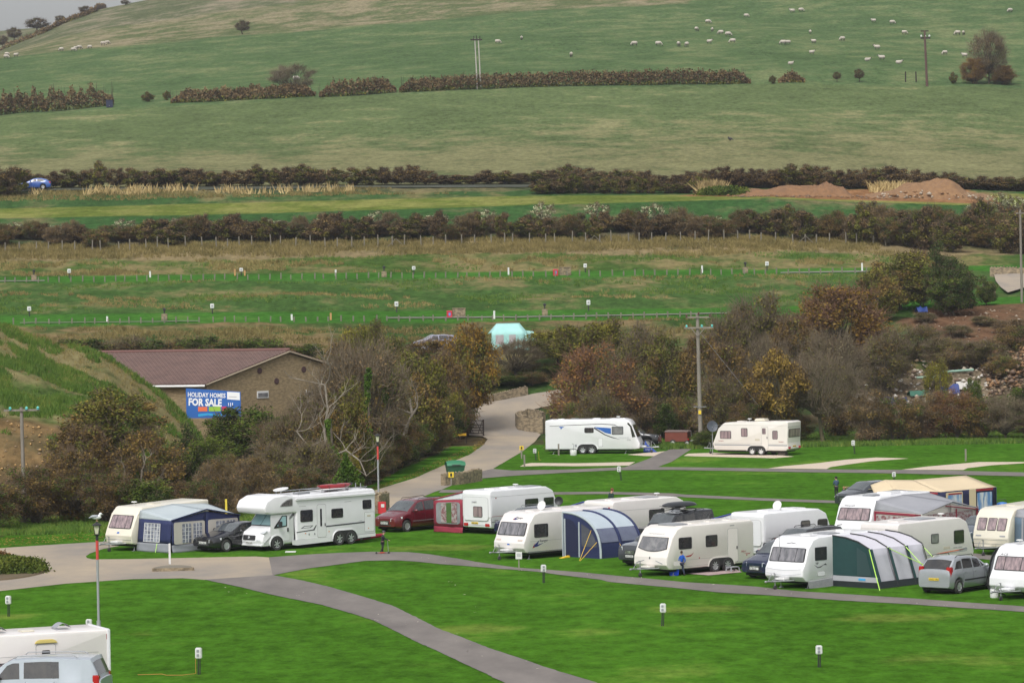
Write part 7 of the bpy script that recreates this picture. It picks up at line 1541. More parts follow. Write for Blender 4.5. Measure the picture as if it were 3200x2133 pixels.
for s in (-1, 1): mb = MB(); mb.tube([(.0, s*.03, .1), (.01, s*.035, .0)], .010); mb.box(-.01, .06, s*.035-.02, s*.035+.02, 0, .01); mb.build('leg', mat('bird leg', (.6, .35, .2), rough=.6), gl)
cr_ = thing('crow', 'black crow standing in the middle of the big field', 'bird', hit(2282, 440), R(150)); mb = MB(); mb.ell((0, 0, .3), (.36, .16, .2)); mb.ell((.26, 0, .52), (.13, .1, .11)); mb.tube([(.36, 0, .52), (.5, 0, .49)], .04, r2=.01); mb.tube([(-.25, 0, .28), (-.55, 0, .15)], .1, r2=.05); mb.tube([(0, .05, .15), (0, .05, 0)], .03); mb.tube([(0, -.05, .15), (0, -.05, 0)], .03); mb.build('body', M_blk, cr_, smooth=60)

def post(name, label, px, yb, yt, m_, wpx=6, cat='post', group=None, rz=.3, tilt=0):
    p = G(px, yb); s = p.y/F; h = (yb-yt)*s; r = thing(name, label, cat, p, rz, group); w = wpx*s/2; mb = MB(); mb.tube([(0, 0, -.1), (tilt*h, 0, h)], w, 4 if wpx > 3 else 6); mb.build('shaft', m_, r); return r, h, s

def hookup(label, px, yb, yt, tilt=0., lean=False, wide=.24, group='electric hook up posts'):
    p = G(px, yb); s = p.y/F; h = (yb-yt)*s; r = thing('hook_up_post', label, 'hook up post', p, R(random.uniform(-25, 25)), group)
    bh = min(.48, h*.40); mb = MB(); mb.tube([(-.03, 0, -.05), (tilt*h*.6-.02, 0, h-bh)], .028, 6); mb.tube([(.035, .02, -.05), (tilt*h*.6+.05, 0, h-bh)], .022, 6); mb.build('legs', M_blk, r)
    x = tilt*h; mb = MB(); mb.box(x-wide/2, x+wide/2, -.09, .09, h-bh, h); mb.build('box', M_wht, r, bevel=.03)
    for z in (.28, .68):
        mb = MB(); mb.box(x-wide*.32+.02, x+wide*.18, -.115, -.088, h-bh*z-.05, h-bh*z+.05); mb.build('socket', M_gry, r, bevel=.01)
    return r
for a in [('hook up post at the left edge of the lawn', 27, 1925, 1860), ('hook up post just above the roof of the bottom left caravan', 279, 1990, 1933),
          ('hook up post in the left lawn with an orange cable lying below it', 622, 2106, 2022), ('hook up post on the lawn edge below the swoosh logo caravan', 1699, 1820, 1763),
          ('hook up post leaning left in the middle of the front lawn', 2070, 1955, 1884, .04), ('hook up post nearest the bottom right of the lawn', 2560, 2083, 2015),
          ('leaning hook up post on the lawn behind the navy awning', 1942, 1500, 1456, -.16), ('hook up post just behind the beige trailer tent', 2794, 1512, 1474),
          ('hook up post with a yellow cable beside the yellow warning sign', 1675, 1437, 1401, -.1), ('hook up post between the brown trailer and the power pole', 2156, 1387, 1348), ('hook up post right of the bare pale trunk tree', 2671, 1417, 1375, -.1)]:
    hookup(a[0], *a[1:4], tilt=a[4] if len(a) > 4 else 0)
for i, (px, yb, yt, t_) in enumerate([(90, 986, 955, 'lower'), (662, 974, 942, 'lower'), (1238, 968, 934, 'lower'), (1838, 960, 926, 'lower'), (217, 864, 835, 'upper'), (755, 858, 834, 'upper'), (1294, 857, 832, 'upper'), (1830, 850, 822, 'upper'), (2398, 838, 808, 'upper')]):
    od = ['leftmost', 'second', 'third', 'rightmost']; od5 = ['leftmost', 'second', 'third', 'fourth', 'rightmost']
    lab = f"white hook up box on a post, {(od[i] if i < 4 else od5[i-4])} of its row on the {t_} terrace"; D = 384 if t_ == 'lower' else 419.5
    p = at(px, D); s = D/F; h = (yb-yt)*s; r = thing('hook_up_post', lab, 'hook up post', p, 0, 'hook up posts on the terraces'); mb = MB(); mb.tube([(0, 0, -.1), (0, 0, h*.6)], .06, 6); mb.build('legs', M_blk, r); mb = MB(); mb.box(-.19, .19, -.12, .12, h*.55, h); mb.build('box', M_wht, r, bevel=.03); mb = MB(); mb.box(-.08, .1, -.14, -.118, h*.7, h*.85); mb.build('socket', M_gry, r)
def small(name, label, cat, px, D, group=None, rz=0): return thing(name, label, cat, at(px, D), rz, group)
for i, (px, D, t_) in enumerate([(107, 415, 'upper terrace near the left edge'), (1201, 414, 'middle of the upper terrace'), (2330, 415, 'right end of the upper terrace'), (512, 376, 'lower terrace above the stone building'), (1701, 378, 'lower terrace right of the teal tent')]):
    r = small('water_point', 'brick water point with a black lamp, '+t_, 'water point', px, D, 'water points on the terraces'); mb = MB(); mb.box(-.28, .28, -.25, .25, 0, .62); mb.build('plinth', M_wallst, r); mb = MB(); mb.lathe([(.07, .62), (.07, .95), (.16, .97), (.16, 1.12), (.05, 1.2), (0, 1.2)], (0, 0, 0), (0, 0, 1), 12); mb.build('lamp', M_blk, r, smooth=40)
for px, D, t_ in ((1737, 413, 'upper'), (1403, 376, 'lower')):
    r = small('fire_point', f'red fire point box on the {t_} terrace', 'fire point', px, D, rz=.1); mb = MB(); mb.box(-.26, .26, -.2, .2, 0, .62); mb.add([(-.28, -.22, .62), (.28, -.22, .62), (.28, .22, .70), (-.28, .22, .70)], [(0, 1, 2, 3)]); mb.build('cabinet', mat('fire red', (.50, .02, .04), rough=.5), r); mb = MB(); mb.box(-.1, .1, -.22, -.2, .22, .5); mb.build('notice', mat('blue notice', (.15, .25, .6), rough=.5), r)
    r = small('bin_enclosure', f'small stone enclosure beside the red fire point on the {t_} terrace', 'wall', px+30, D+.6, rz=.05); mb = MB(); mb.box(-.62, .62, -.45, .45, 0, .82); mb.box(-.66, .66, -.49, .49, .82, .90); mb.build('wall', M_wallst, r, bevel=.02)
rs = random.Random(11)
def postrow(label, group, D, pa, pb, sp, h, w, m_, jit=.12, name='fence_post', seg=None):
    n = int((pb-pa)/sp); proto = None
    for i in range(n+1):
        px = pa+i*sp+rs.uniform(-jit, jit)*sp; d = D+rs.uniform(-.3, .3); hh = h*rs.uniform(.85, 1.15)
        o = None
        if proto is None:
            mb = MB(); mb.box(-w/2, w/2, -w/2, w/2, -.2, h); o = mb.build(name, m_); proto = o; tag(o, label, 'post', group)
        else: o = proto.copy(); link(o)
        o.location = at(px, d); o.rotation_euler = (rs.uniform(-.03, .03), rs.uniform(-.05, .05), rs.uniform(0, .6)); o.scale = (1, 1, hh/h)
        if seg: o.location.z += 0
postrow('short wooden post in the row along the front edge of the lower terrace', 'short posts along the lower terrace', 372.2, 40, 2160, 36.5, .52, .12, M_wood2)
postrow('short wooden post in the row along the front edge of the upper terrace', 'short posts along the upper terrace', 411.9, -20, 2730, 34.5, .60, .12, M_wood2)
postrow('thin wooden post of the wire fence in front of the purple shrubs', 'posts of the wire fence', 441.5, -20, 2780, 43, 1.25, .11, M_wood2, .25)
for i, px in enumerate((1240, 2520, 1860)):
    q = at(px, 441.3); mb = MB(); mb.tube([(-1.0, 0, 0), (0, 0, .95), (1.0, 0, 0)], .05, 5); o = mb.build('fence_strut', M_wood2); o.location = q; tag(o, ['pale diagonal strut pair on the wire fence left of centre', 'pale diagonal strut pair on the wire fence near the right end', 'pale diagonal strut pair on the wire fence right of centre'][i], 'fence strut')
for px, D, h, lab in ((470, 418, .7, 'left white marker post on the upper terrace'), (735, 419, .75, 'white marker post beside a yellowish one on the upper terrace'), (766, 419, .6, 'yellowish marker post on the upper terrace'), (1050, 417, .7, 'white marker post left of the middle of the upper terrace'), (1590, 416, .8, 'white marker post right of the middle of the upper terrace'), (2195, 416, .8, 'white marker post near the right of the upper terrace'), (2695, 416, .85, 'white marker post at the right end of the upper terrace'), (333, 374, .55, 'white marker post at the left of the lower terrace'), (910, 374, .6, 'white marker post on the lower terrace left of the trees'), (1032, 374, .7, 'orange marker post on the lower terrace'), (1543, 374, .8, 'white marker post above the teal tent')):
    mb = MB(); mb.box(-.09, .09, -.05, .05, 0, h); o = mb.build('marker_post', mat('orange wood', (.45, .25, .10), rough=.8) if 'orange' in lab or 'yellowish' in lab else M_wht, bevel=.01); o.location = at(px, D); tag(o, lab, 'post')

for a in (('weathered stump post at the corner of the first gravel strip', 1639, 1458, 1420, M_wood, 6), ('weathered post in front of the long white caravan', 1746, 1422, 1386, M_wood, 6), ('weathered post at the lawn edge near the right', 3018, 1440, 1402, M_wood, 6)): post('wooden_post', a[0], a[1], a[2], a[3], a[4], a[5])
for lab, px, yb, yt, w_ in (('yellow warning sign on a post in front of the stone bin wall', 1410, 1516, 1474, 17), ('yellow warning sign on a post beside the leaning hook up post', 1630, 1432, 1392, 13)):
    r, h, s = post('warning_sign', lab, px, yb, yt, M_wood, 6, 'sign'); ww = w_*s/2; mb = MB(); mb.box(-ww, ww, -.09, -.06, h-ww*2, h); b = mb.build('board', M_yel, r, bevel=.01); mb = MB(); mb.box(-ww*.35, ww*.35, -.10, -.09, h-ww*1.5, h-ww*.5); mb.box(-ww*.12, ww*.12, -.10, -.09, h-ww*1.8, h-ww*.3); mb.build('symbol', M_blk, b); r.rotation_euler[2] = .1
r, h, s = post('notice_sign', 'white notice board on a post beside the lane below the swoosh logo caravan', 1622, 1781, 1724, M_wood, 5, 'sign', rz=0); mb = MB(); mb.box(-.16, .16, -.07, -.045, h-.34, h+.02); b = mb.build('board', M_wht, r, bevel=.01)
for z in (.08, .14, .20): mb = MB(); mb.box(-.10, .10, -.078, -.07, h-z-.012, h-z+.012); mb.build('print', M_gry, b)
post('yellow_post', 'yellow post behind the blue awning in front of the wood', 708, 1660, 1558, mat('yellow post paint', (.72, .55, .06), rough=.6), 8)

isl = thing('kerb_island', 'half round kerbed island in the road with a white post', 'traffic island', G(541, 1784), R(4))
pts = [(-1.05+2.1*t, 0) for t in (0, 1)]+[(1.05*math.cos(a), 1.9*math.sin(a)) for a in np.linspace(.15, math.pi-.15, 12)]
mb = MB(); mb.slab([(x, y) for x, y in pts], (0, 0, .0), (1, 0, 0), (0, 1, 0), .16); mb.build('kerb', M_wallst, isl); mb = MB(); mb.slab([(x*.9, y*.88+.1) for x, y in pts], (0, 0, .0), (1, 0, 0), (0, 1, 0), .175); mb.build('top', mat('island top', (.13, .12, .10), (.2, .17, .12), 3, .9), isl)
p_ = G(531, 1772); ip = thing('white_post', 'plain white post standing on the kerbed island', 'post', Vector((p_.x, p_.y, .17)), .2); mb = MB(); mb.box(-.05, .05, -.05, .05, 0, 1.05); mb.build('shaft', M_wht, ip, bevel=.01)

def insul(mb, x, z, y=0): mb.lathe([(.03, 0), (.10, .03), (.05, .08), (.11, .12), (.05, .18), (.0, .22)], (x, y, z), (0, 0, 1), 10)
pp = G(2190, 1398); s = pp.y/F; h = (1398-980)*s
r = thing('power_pole', 'tall wooden power pole with two cross arms between the upper caravans', 'power pole', pp, R(-6)); mb = MB(); mb.tube([(0, 0, 0), (-.10, 0, h)], .18, 10, r2=.13); mb.build('pole', M_pole2, r, smooth=50)
mb = MB(); mb.box(-1.0, .95, -.22, -.12, h-.32, h-.20); mb.build('cross_arm', M_pole2, r); mb = MB(); mb.box(-1.15, 1.15, -.24, -.13, h-1.15, h-1.03); mb.tube([(-.6, -.2, h-1.1), (-.1, -.2, h-1.75)], .035); mb.tube([(.5, -.2, h-1.1), (-.1, -.2, h-1.75)], .035); mb.build('cross_arm', M_pole2, r)
for x, z in ((-.95, h-1.05), (.25, h-1.05), (1.05, h-1.05)): mb = MB(); insul(mb, x, z, -.2); mb.build('insulator', M_tealg, r, smooth=50)
for x, z in ((-.95, h-.25), (.0, h-.05), (.9, h-.25)): mb = MB(); insul(mb, x, z, -.2); mb.build('insulator', mat('brown insulator', (.10, .04, .03), rough=.3), r, smooth=50)
mb = MB(); mb.box(-.13, .09, -.24, -.20, 2.65, 2.95); mb.build('warning_plate', M_yel, r); mb = MB(); mb.box(-.5, .5, -.2, -.16, 3.2, 3.25); mb.build('step_bar', M_steel, r)
mb = MB(); mb.tube([(-.05, 0, h-1.3), (4.6, .5, 3.2)], .010, 4); mb.build('stay_wire', M_gry, r)
r = thing('power_pole', 'short wooden power pole with teal insulators at the left edge', 'power pole', at(62, 243), R(2)); zt = P(60, 1272, 243).z-r.location.z; mb = MB(); mb.tube([(0, 0, -.5), (-.06, 0, zt)], .13, 10, r2=.11); mb.build('pole', M_pole2, r, smooth=50); mb = MB(); mb.box(-1.15, 1.1, -.18, -.08, zt-.24, zt-.12); mb.build('cross_arm', M_pole2, r)
for x in (-.75, .28, 1.0): mb = MB(); insul(mb, x, zt-.16, -.2); mb.build('insulator', M_tealg, r, smooth=50)
p = hit(1492, 279); s = p.y/F; r = thing('power_pole', 'twin legged pale power pole standing in the long clipped hedge', 'power pole', p); h = (279-122)*s; mb = MB()
mb.tube([(0, 0, 0), (-.32, 0, h)], .13, 8, r2=.1); mb.build('pole', mat('pale pole', (.40, .37, .34), rough=.9), r); mb = MB(); mb.tube([(.62, 0, 0), (.32, 0, h)], .13, 8, r2=.1); mb.build('pole', MATS['pale pole'], r); mb = MB(); mb.box(-1.1, 1.0, -.15, .15, h-.3, h-.05); mb.tube([(-.5, 0, h-.2), (-.5, 0, h+.5)], .07); mb.tube([(0, 0, h-.2), (0, 0, h+.6)], .07); mb.tube([(.6, 0, h-.2), (.6, 0, h+.5)], .07); mb.build('cross_arm', M_darkw, r)
p = hit(2897, 270); s = p.y/F; r = thing('power_pole', 'single dark wooden power pole on the hill near the right', 'power pole', p); h = (270-96)*s; mb = MB(); mb.tube([(0, 0, 0), (-.3, 0, h)], .24, 8, r2=.18); mb.build('pole', mat('brown pole', (.10, .055, .045), rough=.9), r); mb = MB(); mb.box(-1.0, .7, -.15, .15, h-1.5, h-1.2); mb.box(-1.0, .4, -.1, .1, h-.2, h); mb.build('cross_arm', M_darkw, r)
for x in (-.9, -.2, .55): mb = MB(); insul(mb, x, h-1.2); mb.ell((x, 0, h-1.0), (.16, .16, .22)); mb.build('insulator', M_wht, r)
p = at(3193, 374); r = thing('power_pole', 'grey pole at the right edge in front of the far road', 'power pole', p); h = P(3193, 655, 374).z-p.z; mb = MB(); mb.tube([(0, 0, -.5), (-.05, 0, h)], .13, 8, r2=.11); mb.build('pole', M_pole2, r, smooth=50); mb = MB(); mb.box(-.5, .5, -.15, -.08, h-.4, h-.3); mb.build('cross_arm', M_pole2, r)
for px in (2830, 2863): p = hit(px, 257); mb = MB(); mb.tube([(0, 0, 0), (.05*(px-2840)/10*-.3, 0, 1.9)], .12, 6); o = mb.build('fence_post', M_darkw); o.location = p; tag(o, 'left dark gate post on the hill beside the single power pole' if px < 2850 else 'right dark gate post on the hill beside the single power pole', 'post')
p = hit(343, 336); r = thing('water_trough', 'dark blue box shaped tank at the end of the left hedge', 'water tank', p); mb = MB(); mb.box(-.6, .6, -.5, .5, 0, 1.3); mb.box(-.66, .66, -.56, .56, 1.3, 1.4); mb.build('tank', mat('dark blue tank', (.012, .018, .05), rough=.6), r, bevel=.05); mb = MB(); mb.tube([(0, -.55, .3), (0, -.75, .3)], .06); mb.build('tap', M_steel, r)
# ------------------------------------------------------------------ walls, gate
def wall(name, label, pts, hgt, th=.4, m_=None, z=None, cop=True, cat='wall'):
    q = [G(*p) if len(p) == 2 else p for p in pts]; q = resample([tuple(v) for v in q], max(3, len(q)*5)); root = thing(name, label, cat, q[0]); o = Vector(q[0]); mb = MB(); L_, R_ = [], []
    rr = random.Random(len(label))
    for i, p in enumerate(q):
        t = (q[min(i+1, len(q)-1)]-q[max(i-1, 0)]); n = Vector((-t.y, t.x, 0)).normalized()*th/2; L_.append(p+n-o); R_.append(p-n-o)
    up = [Vector((0, 0, hgt*(1+rr.uniform(-.04, .04)))) for _ in q]; dn = Vector((0, 0, -.3))
    k = len(q); vs = [v+dn for v in R_]+[v+u_ for v, u_ in zip(R_, up)]+[v+u_ for v, u_ in zip(L_, up)]+[v+dn for v in L_]
    fs = []
    for i in range(k-1):
        for j in range(3): fs.append((j*k+i, j*k+i+1, (j+1)*k+i+1, (j+1)*k+i))
    fs += [(0, k, 2*k, 3*k), (k-1, 4*k-1, 3*k-1, 2*k-1)]
    mb.add(vs, fs); mb.build('stonework', m_ or M_wallst, root)
    if cop:
        mb = MB(); tot = 0
        for i in range(k-1):
            a = (L_[i]+R_[i])/2; b = (L_[i+1]+R_[i+1])/2; n_ = max(1, int((b-a).length/.22))
            for j in range(n_):
                c = a.lerp(b, (j+.5)/n_)+up[i]; w = .10+rr.uniform(-.02, .03); mb.ell(c+Vector((0, 0, .02+rr.uniform(-.02, .03))), (w, th*.5, .08), 6, 4)
        mb.build('coping_stones', m_ or M_wallst, root)
    return root
wall('stone_wall', 'low dry stone wall in front of the green bin', [(1385, 1517), (1440, 1512), (1499, 1502)], .80); wall('stone_wall', 'short stone wall between the red and grey lamp post and the road', [(1150, 1602), (1180, 1603), (1208, 1596)], 1.12)
wall('stone_wall', 'curved dry stone wall beside the road behind the long white caravan', [(1700, 1334), (1650, 1326), (1619, 1334), (1626, 1345), (1660, 1351), (1700, 1354)], 1.28, .5)
wall('stone_wall', 'low roadside stone wall under the green bush at the road bend', [(1462, 1268), (1500, 1262), (1550, 1253), (1600, 1241), (1645, 1230)], .62, .6)
wall('stone_wall', 'pale stone wall beside the far road at the right edge', [at(3095, 407), at(3150, 406.5), at(3230, 406)], .95, .5); wall('stone_wall', 'short stone wall left of the far road', [at(3078, 392), at(3100, 390), at(3103, 386)], 1.0, .5)
wall('stone_wall', 'small stone pillar wall beside the dark gate', [(1722, 1270), (1752, 1268)], 1.1, .4)
bn = thing('wheelie_bin', 'large green wheeled bin with a domed lid behind the low stone wall', 'bin', G(1423, 1496), R(10)); mb = MB(); mb.add([(-.5, -.4, .15), (.5, -.4, .15), (.5, .4, .15), (-.5, .4, .15), (-.62, -.5, .95), (.62, -.5, .95), (.62, .5, .95), (-.62, .5, .95)], [(0, 3, 2, 1), (0, 1, 5, 4), (1, 2, 6, 5), (2, 3, 7, 6), (3, 0, 4, 7)]); mb.build('body', mat('green bin plastic', (.02, .10, .05), (.015, .08, .04), 3, .5), bn)
mb = MB(); mb.grid([[(x, .56*math.cos(a), .95+.36*math.sin(a)*(1-abs(x/.68)**4*.3)) for a in np.linspace(math.pi, 0, 10)] for x in np.linspace(-.66, .66, 7)]); mb.build('lid', mat('green lid plastic', (.025, .17, .08), rough=.45), bn, smooth=60, fix=False)
for x in (-.5, .5): mb = MB(); mb.lathe([(0, -.04), (.12, -.04), (.12, .04), (0, .04)], (x, 0, .12), (0, 1, 0), 12); mb.build('wheel', M_tyre, bn)
mb = MB(); mb.tube([(-.3, -.58, 1.0), (.3, -.58, 1.0)], .03); mb.build('handle', M_blk, bn)
rb_ = thing('fire_box', 'red box beside the foot of the banded lamp post', 'box', G(1194, 1604), R(15)); mb = MB(); mb.box(-.22, .22, -.18, .18, 0, .72); mb.build('cabinet', mat('box red', (.55, .03, .04), rough=.5), rb_, bevel=.02); mb = MB(); mb.box(-.1, .1, -.2, -.18, .4, .6); mb.build('notice', M_wht, rb_)
def gate(name, label, a, b, h, m_):
    r = thing(name, label, 'gate', a); d = b-a; d.z = 0; L_ = d.length; u = d.normalized(); pt = lambda x, z: tuple(u*x+Vector((0, 0, z)))
    for x, hh in ((0, h+.12), (L_, h+.02)): mb = MB(); mb.tube([pt(x, -.1), pt(x, hh)], .10 if x == 0 else .07, 6); mb.build('gate_post', m_, r)
    for z in (.28, .52, .76, 1.0, h-.06): mb = MB(); mb.tube([pt(.1, z), pt(L_-.08, z)], .035, 4); mb.build('bar', m_, r)
    for A_, B_ in (((.1, .25), (L_*.5, h-.08)), ((L_*.5, h-.08), (L_-.1, .25)), ((.1, h-.08), (L_*.35, .25)), ((L_-.1, h-.08), (L_*.65, .25))): mb = MB(); mb.tube([pt(*A_), pt(*B_)], .03, 4); mb.build('brace', m_, r)
    return r
gate('field_gate', 'open dark five bar gate at the road bend', G(1463, 1363), G(1511, 1365), 1.42, M_darkw)
gate('field_gate', 'dark gate in the shade behind the curved stone wall', G(1722, 1312), G(1756, 1312), 1.15, M_darkw)
fp = thing('timber_fence', 'dark brown slatted fence behind the long white caravan', 'fence', G(1758, 1335)); a = G(1758, 1335); b = G(1960, 1345); d = (b-a); n_ = int(d.length/.16); u = d.normalized()
mb = MB()
for i in range(n_): c = u*(i*.16); mb.box(c.x-.06, c.x+.06, c.y-.015, c.y+.015, 0, 1.45)
mb.build('slats', M_darkw, fp)
for i in range(6): c = u*(d.length*i/5); mb = MB(); mb.box(c.x-.06, c.x+.06, c.y+.02, c.y+.14, 0, 1.6); mb.build('post', M_darkw, fp)
yb_ = thing('finger_board', 'yellow direction board on a dark post beside the five bar gate', 'sign', G(1457, 1384), 0); mb = MB(); mb.tube([(0, 0, 0), (0, 0, .85)], .04, 6); mb.build('post', M_darkw, yb_); mb = MB(); mb.add([(-.85, -.05, .62), (.02, -.05, .62), (.02, -.05, .82), (-.85, -.05, .80), (-.85, -.02, .62), (.02, -.02, .62), (.02, -.02, .82), (-.85, -.02, .80)], [(0, 1, 2, 3), (4, 5, 6, 7), (0, 1, 5, 4), (2, 3, 7, 6), (0, 3, 7, 4), (1, 2, 6, 5)]); mb.build('board', mat('orange yellow board', (.75, .42, .02), rough=.5), yb_)
bs = thing('tall_post', 'slim black post beside the dark gate', 'post', G(1736, 1316)); mb = MB(); mb.tube([(0, 0, 0), (0, 0, 2.0)], .06, 6); mb.build('shaft', M_darkw, bs)
# ------------------------------------------------------------------ trailer and small camping things
tr_ = thing('box_trailer', 'reddish brown box trailer with a grey lid behind the black off road car', 'trailer', G(2078, 1393), R(-17)); mb = MB(); mb.box(0, 1.85, 0, 1.2, .35, 1.12); mb.build('box', mat('red brown timber', (.20, .05, .03), (.13, .035, .02), 2, .6, stretch=(.3, 1, 4)), tr_, bevel=.02); mb = MB(); mb.add([(-.04, -.04, 1.12), (1.9, -.04, 1.12), (1.9, 1.24, 1.12), (-.04, 1.24, 1.12), (.02, .1, 1.22), (1.84, .1, 1.20), (1.84, 1.1, 1.22), (.02, 1.1, 1.24)], [(0, 1, 5, 4), (1, 2, 6, 5), (2, 3, 7, 6), (3, 0, 4, 7), (4, 5, 6, 7), (0, 3, 2, 1)]); mb.build('lid', mat('grey brown lid', (.14, .10, .09), rough=.8), tr_)
wheel('wheel', tr_, .65, -.05, .26, .26, .14, -1, M_wht, 5); wheel('wheel', tr_, .65, 1.25, .26, .26, .14, 1, M_wht, 5); mb = MB(); mb.tube([(1.85, .6, .4), (2.7, .6, .4)], .035); mb.build('draw_bar', M_steel, tr_); mb = MB(); mb.box(1.85, 1.92, .1, .5, .45, .6); mb.build('tail_light', M_red, tr_)
sp_ = thing('spare_wheel', 'small white wheel at the rear of the brown trailer', 'wheel', G(2147, 1395)); wheel('tyre', sp_, 0, 0, .3, .2, .12, -1, M_wht, 5)
def cyl(name, label, cat, px, yb, r0, h, m_, lid=None):
    r = thing(name, label, cat, G(px, yb)); mb = MB(); mb.lathe([(0, 0), (r0*.92, 0), (r0, .05), (r0, h-.05), (r0*.9, h), (0, h)], (0, 0, 0), (0, 0, 1), 20); mb.lathe([(r0*1.02, h*.45), (r0*1.04, h*.5), (r0*1.02, h*.55)], (0, 0, 0), (0, 0, 1), 20); mb.build('drum', m_, r, smooth=40); mb = MB(); mb.lathe([(0, h+.05), (.06, h+.05), (.06, h-.01)], (0, 0, 0), (0, 0, 1), 10); mb.build('cap', lid or M_blk, r); return r
w1 = cyl('water_barrel', 'white rolling water barrel in front of the long white caravan', 'water barrel', 1792, 1422, .26, .42, M_wht); mb = MB(); mb.tube([(0, 0, .4), (.05, 0, .85), (-.1, 0, .9)], .025); mb.build('handle', M_gry, w1)
w2 = cyl('water_barrel', 'white water barrel beside the hitch of the caravan cut by the right edge', 'water barrel', 3108, 1866, .20, .40, M_wht); mb = MB(); mb.tube([(.2, 0, .2), (.5, .1, .1)], .04); mb.build('handle', M_blk, w2)
ub = thing('storage_box', 'bright blue plastic box beside the boy in blue', 'box', G(2106, 1797), R(10)); mb = MB(); mb.add([(-.19, -.14, 0), (.19, -.14, 0), (.19, .14, 0), (-.19, .14, 0), (-.23, -.18, .34), (.23, -.18, .34), (.23, .18, .34), (-.23, .18, .34)], [(0, 3, 2, 1), (0, 1, 5, 4), (1, 2, 6, 5), (2, 3, 7, 6), (3, 0, 4, 7), (4, 5, 6, 7)]); mb.build('tub', mat('vivid blue plastic', (.01, .05, .55), rough=.4), ub); mb = MB(); mb.box(-.24, .24, -.19, .19, .335, .37); mb.build('lid', mat('vivid blue lid', (.02, .08, .6), rough=.4), ub, bevel=.01)
st = thing('step_stool', 'grey plastic caravan step on the beige ground mat', 'step', G(2290, 1785), R(42)); mb = MB(); mb.box(-.28, .28, -.18, .18, .20, .25); mb.build('tread', M_gry, st, bevel=.02)
for x, y in ((-.26, -.16), (.26, -.16), (-.26, .16), (.26, .16)): mb = MB(); mb.tube([(x*1.15, y*1.15, 0), (x, y, .2)], .035); mb.build('leg', M_gry, st)
gm = thing('ground_mat', 'beige ground mat beside the cream twin axle caravan', 'mat', G(2225, 1790), 0); mb = MB(); q = [G(*p)-gm.location for p in ((2140, 1792), (2300, 1779), (2318, 1788), (2215, 1798))]; mb.grid([[tuple(q[0].lerp(q[1], t)+Vector((0, 0, .03))) for t in np.linspace(0, 1, 8)], [tuple(q[3].lerp(q[2], t)+Vector((0, 0, .03))) for t in np.linspace(0, 1, 8)]]); mb.build('cloth', mat('beige mat', (.42, .34, .32), (.30, .20, .20), 1.5, .9), gm)
wm = thing('door_mat', 'white mat lying on the grass below the motorhome', 'mat', G(908, 1724), 0); mb = MB(); mb.box(-.28, .28, -.3, .3, 0, .04); mb.build('slab', M_wht, wm, bevel=.01)
ar = thing('rolled_awning', 'long red rolled awning bag lying on the grass behind the child on the scooter', 'bag', G(1082, 1692), 0); e1 = G(1125, 1687)-ar.location; e2 = G(1192, 1680)-ar.location
mb = MB(); mb.tube([(0, 0, .07), tuple(e1+Vector((0, 0, .07)))], .07, 8); mb.build('bag', mat('red bag', (.45, .02, .06), (.35, .015, .04), 2, .7), ar, smooth=50); mb = MB(); mb.tube([tuple(e1+Vector((.1, 0, .12))), tuple(e2+Vector((0, 0, .16)))], .11, 8); mb.build('bag', MATS['red bag'], ar, smooth=50); mb = MB(); mb.ell(e1+Vector((.02, 0, .10)), (.16, .1, .09)); mb.build('strap', M_wht, ar)
ds = thing('satellite_dish_stand', 'grey satellite dish on a post left of the cream caravan at the back', 'satellite dish', G(2227, 1420)); mb = MB(); mb.tube([(0, 0, 0), (0, 0, 2.1)], .035); mb.build('post', M_steel, ds)
mb = MB(); mb.lathe([(0, -.05), (.25, -.01), (.42, .06), (.43, .045), (.25, -.03), (0, -.07)], (0, -.05, 2.15), (.25, -1, .25), 20); mb.build('dish', mat('dark grey dish', (.07, .08, .10), rough=.5), ds, smooth=50); mb = MB(); mb.tube([(0, -.05, 1.9), (.1, -.5, 2.2)], .015); mb.build('arm', M_blk, ds)
ds = thing('satellite_dish_stand', 'round black satellite dish behind the white caravan with the dark red awning', 'satellite dish', G(1748, 1668)); mb = MB(); mb.tube([(0, 0, 0), (0, 0, 1.75)], .03); mb.build('post', M_steel, ds); mb = MB(); mb.lathe([(0, -.05), (.15, -.02), (.24, .03), (.25, .015), (0, -.07)], (0, -.05, 1.85), (-.3, -1, .1), 18); mb.build('dish', M_blk, ds, smooth=50)
fl = thing('thin_mast', 'thin grey mast in front of the white caravan with the wave logo', 'mast', G(2441, 1834)); mb = MB(); mb.tube([(0, 0, 0), (-.06, 0, 2.5)], .014, 6); mb.build('mast', M_steel, fl); mb = MB(); mb.lathe([(0, 0), (.12, 0), (.05, .06), (0, .06)], (0, 0, 0), (0, 0, 1), 10); mb.build('foot', M_steel, fl)
bc = thing('windbreak', 'blue sheet leaning at the front of the long white caravan', 'sheet', G(2022, 1412), R(-20)); mb = MB(); mb.grid([[(-.3, 0, 0), (.5, -.2, 0), (.9, -.1, 0)], [(-.25, .1, .5), (.3, 0, .42), (.7, .0, .1)], [(-.2, .2, .9), (.0, .2, .55), (.2, .2, .2)]]); mb.build('cloth', mat('blue cloth', (.02, .06, .30), rough=.7), bc, fix=False); text_obj('Bailey', .16, M_wht, bc, (-.1, -.12, .16), (1, -.15, 0), (0, .25, 1))
